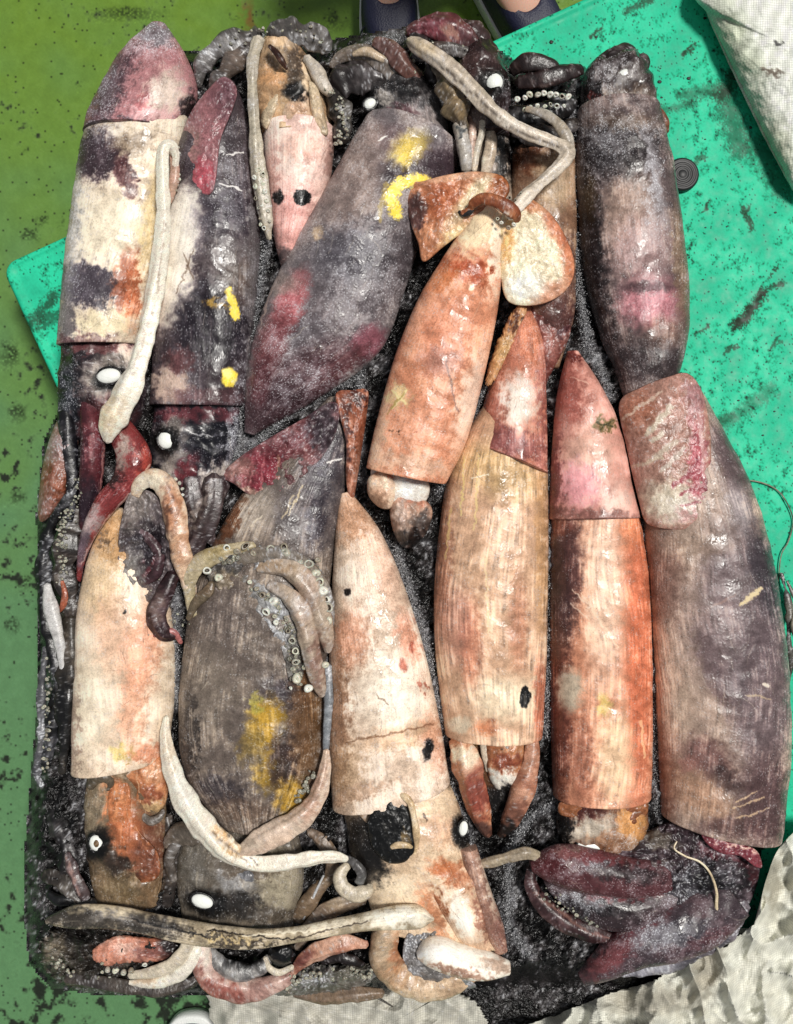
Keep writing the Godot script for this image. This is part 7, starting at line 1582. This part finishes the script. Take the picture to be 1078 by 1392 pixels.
func build_around() -> void:
	var weave := weave_mat()
	# full sack at the far corner of the pallet
	var dirty := skin(Color(0.93, 0.94, 0.91), Color(0.82, 0.83, 0.78), 0.6, {"hide": false, "frost": 0.0, "fibre": 0.0135, "mottle": 0.048, "grime": 0.08, "marks": [[1000, 60, 24, 70, -25, Color(0.46, 0.52, 0.36), 0.35, 0.7], [1050, 200, 24, 60, -25, Color(0.52, 0.55, 0.42), 0.4, 0.7], [1052, 98, 14, 6, 20, Color(0.22, 0.16, 0.12), 0.7, 0.5], [1062, 58, 5, 4, 0, BLACK, 0.8, 0.5]]})
	var s1 := thing("sack", "plump white woven plastic sack leaning over the far corner of the turquoise pallet", "sack", P(1150, 60, 0.0))
	pad("bag", s1, [[944, -20, 0.01], [962, 20, 0.0], [984, 66, 0.0], [1010, 122, 0.0], [1036, 176, 0.0], [1062, 226, 0.0], [1090, 268, 0.0], [1180, 300, 0.0], [1300, 250, 0], [1340, 60, 0], [1280, -140, 0], [1120, -200, 0], [990, -140, 0]], 0.014, 0.034, dirty, {"mat": weave, "power": 3.0, "lump": 0.001, "cell": 4.0, "under": 0.008, "fold": 0.004, "fold_size": 3.0})
	tube("hem", s1, [[952, -10, 0.016, 3.0], [984, 66, 0.016, 3.0], [1036, 176, 0.016, 3.0], [1080, 258, 0.016, 3.0]], dirty, {"mat": weave, "sides": 10, "flat": 0.6})
	# crumpled sack at the near side
	var worn := skin(Color(0.91, 0.91, 0.87), Color(0.76, 0.75, 0.70), 0.7, {"hide": false, "frost": 0.0, "fibre": 0.02, "mottle": 0.03, "grime": 0.06, "marks": [[880, 1360, 60, 20, 0, Color(0.54, 0.51, 0.46), 0.6, 0.7], [1052, 1200, 12, 40, 0, Color(0.45, 0.42, 0.35), 0.5, 0.6], [960, 1320, 20, 40, 20, Color(0.5, 0.46, 0.4), 0.5, 0.6]]})
	var s2 := thing("sack", "crumpled empty white sack with folded hem at the near side, below the dark red arms", "sack", P(980, 1340, 0.0))
	pad("cloth", s2, [[660, 1420, -0.008], [730, 1388, -0.006], [790, 1366, -0.004], [836, 1348, 0.0], [880, 1336, 0.006], [908, 1322, 0.010], [926, 1300, 0.016], [940, 1284, 0.026], [962, 1284, 0.026], [984, 1288, 0.024], [1000, 1274, 0.024], [1018, 1262, 0.022], [1034, 1246, 0.032], [1036, 1218, 0.038], [1044, 1188, 0.040], [1060, 1152, 0.036], [1100, 1124, 0.026], [1200, 1140, 0], [1230, 1300, 0], [1200, 1480, 0], [960, 1500, 0], [760, 1480, 0]], 0.020, 0.006, worn, {"mat": weave, "power": 9.0, "lump": 0.0012, "cell": 3.0, "under": 0.03, "fold": 0.026, "fold_size": 1.9, "ragged": 2.0, "centre": [990, 1390]})
	tube("folded_hem", s2, [[984, 1302, 0.036, 3], [988, 1284, 0.044, 4], [1002, 1268, 0.048, 4], [1018, 1266, 0.048, 4], [1028, 1276, 0.044, 4], [1036, 1296, 0.036, 3]], worn, {"mat": weave, "sides": 10, "flat": 0.7})
	tube("folded_hem", s2, [[946, 1320, 0.036, 3], [946, 1300, 0.046, 4], [952, 1286, 0.050, 5], [966, 1284, 0.050, 4], [976, 1292, 0.044, 3]], worn, {"mat": weave, "sides": 10, "flat": 0.7})
	tube("folded_hem", s2, [[1040, 1232, 0.034, 3], [1046, 1212, 0.040, 3.5], [1058, 1206, 0.042, 3.5], [1080, 1206, 0.040, 3.5]], worn, {"mat": weave, "sides": 10, "flat": 0.7})
	tube("fold", s2, [[960, 1300, 0.040, 4], [962, 1330, 0.046, 5], [964, 1360, 0.046, 5], [960, 1400, 0.040, 5]], worn, {"mat": weave, "sides": 12})
	# narrow dusty sack edge along the near side
	var dusty := skin(Color(0.80, 0.79, 0.75), Color(0.62, 0.60, 0.56), 0.6, {"hide": false, "frost": 0.1, "fibre": 0.027, "mottle": 0.05, "grime": 0.15})
	var s3 := thing("sack", "dusty grey sack edge poking out from under the block, next to the lone shoe tip", "sack", P(480, 1385, 0.0))
	pad("cloth", s3, [[282, 1356, -0.03], [310, 1346, -0.01], [380, 1344, 0], [440, 1346, 0.004], [500, 1346, 0.006], [540, 1344, 0.010], [570, 1350, 0.012], [588, 1362, 0.008], [604, 1352, 0.012], [630, 1352, 0.012], [652, 1370, 0.008], [664, 1400, 0.002], [660, 1480, -0.01], [480, 1490, -0.02], [320, 1440, -0.04]], 0.004, 0.008, dusty, {"mat": weave, "power": 7.0, "lump": 0.0015, "cell": 3.0, "under": 0.03, "fold": 0.014, "fold_size": 2.0, "ragged": 3.0, "centre": [480, 1420]})
	tube("thread", s3, [[480, 1350, 0.024, 1.0], [510, 1356, 0.026, 1.1], [540, 1372, 0.022, 1.0]], skin(Color(0.3, 0.27, 0.24), BROWN, 0.5), {"sides": 8})
	# shoes and the people in them
	shoe("navy slip-on shoe facing the block, almost hidden behind the frozen arms", 530, 107, 2.0)
	shoe("navy shoe turned aside, white sole showing, tucked against the turquoise pallet", 748, 104, 33.0)
	shoe("tip of a navy shoe with white rim at the near edge, pointing towards the block", 267, 1371, 180.0)
	var a := P(530, 107, -DECK)
	var b := P(748, 104, -DECK)
	var who := thing("person", "person standing behind the block in navy shoes, only bare feet and shins", "person", Vector3(a.x, 0, a.z - 0.2))
	leg(who, Vector3(a.x, 0, a.z - 0.20), 2.0)
	leg(who, Vector3(b.x - 0.109, 0, b.z - 0.168), 33.0)
	# black ribbed disc
	var d := thing("rubber_disc", "black ribbed rubber disc lying on the turquoise deck, half under the charcoal squid", "disc", P(925, 240, 0.0))
	var prof := [[0.0, 0.010], [0.006, 0.010], [0.007, 0.008], [0.0085, 0.010], [0.0115, 0.010], [0.0125, 0.008], [0.014, 0.010], [0.017, 0.010], [0.018, 0.008], [0.0195, 0.010], [0.0225, 0.0095], [0.0245, 0.007], [0.0245, 0.0], [0.0, 0.0]]
	var pos := PackedVector3Array()
	for q in prof:
		for i in 40:
			pos.append(Vector3(cos(TAU * i / 40.0) * q[0], q[1] + 0.001, sin(TAU * i / 40.0) * q[0]))
	var rub := StandardMaterial3D.new()
	rub.albedo_color = Color(0.09, 0.09, 0.10)
	rub.roughness = 0.5
	put("disc", mesh_of(pos, PackedVector2Array(), PackedColorArray(), grid_index(40, prof.size(), true, false)), rub, d)
	# twine and crumbs
	var twine := skin(Color(0.50, 0.47, 0.38), Color(0.20, 0.18, 0.14), 0.8, {"frost": 0.0, "warp": 0.3})
	var w := thing("twine", "thin brown twine looping on the turquoise deck beside the broad purple squid", "twine", P(1060, 720, 0.0))
	tube("strand", w, [[1010, 652, 0.003, 1.0], [1035, 656, 0.004, 1.0], [1056, 666, 0.003, 1.0], [1070, 684, 0.004, 1.0], [1078, 708, 0.003, 1.0], [1072, 735, 0.003, 1.0], [1062, 755, 0.004, 1.0], [1058, 790, 0.003, 1.0]], twine, {"sides": 8})
	var w2 := thing("twine", "dirty knotted twine bundle pressed against the broad purple squid's flank", "twine", P(1074, 850, 0.0))
	tube("strand", w2, [[1062, 780, 0.006, 3], [1070, 810, 0.014, 4], [1074, 840, 0.016, 5], [1072, 870, 0.016, 5], [1076, 900, 0.012, 4], [1072, 925, 0.006, 3]], skin(Color(0.46, 0.44, 0.40), Color(0.16, 0.15, 0.13), 0.9, {"frost": 0.4, "warp": 0.3}), {"sides": 12, "wobble": 0.4, "ridge": 0.1})
	tube("strand", w2, [[1070, 790, 0.016, 2], [1082, 820, 0.018, 3], [1078, 850, 0.022, 3], [1084, 880, 0.018, 3], [1080, 915, 0.012, 2]], skin(Color(0.56, 0.53, 0.46), Color(0.2, 0.18, 0.15), 0.9, {"frost": 0.4, "warp": 0.3}), {"sides": 10, "wobble": 0.3})
	var crumb := SphereMesh.new()
	crumb.radius = 1.0
	crumb.height = 1.2
	crumb.radial_segments = 6
	crumb.rings = 3
	var mm := MultiMesh.new()
	mm.transform_format = MultiMesh.TRANSFORM_3D
	mm.mesh = crumb
	mm.instance_count = 90
	for i in 90:
		var p := Vector2(rng.randf_range(890, 1075), rng.randf_range(60, 900))
		if rng.randf() < 0.2: p = Vector2(rng.randf_range(690, 960), rng.randf_range(5, 120))
		var sc := rng.randf_range(0.5, 1.3) if rng.randf() < 0.85 else rng.randf_range(1.5, 3.2)
		mm.set_instance_transform(i, Transform3D(Basis.from_euler(Vector3(0, rng.randf() * 6.0, 0)).scaled(Vector3(rng.randf_range(0.7, 2.0), 0.7, 1.0) * sc * 0.001), P(p.x, p.y, 0.0005)))
	var mi := MultiMeshInstance3D.new()
	mi.name = "dirt_crumbs"
	mi.multimesh = mm
	var dm := StandardMaterial3D.new()
	dm.albedo_color = Color(0.08, 0.07, 0.055)
	dm.roughness = 0.6
	mi.material_override = dm
	add_child(mi)
	tag(mi, "black dirt crumbs scattered over the turquoise deck", "dirt", "", "stuff")
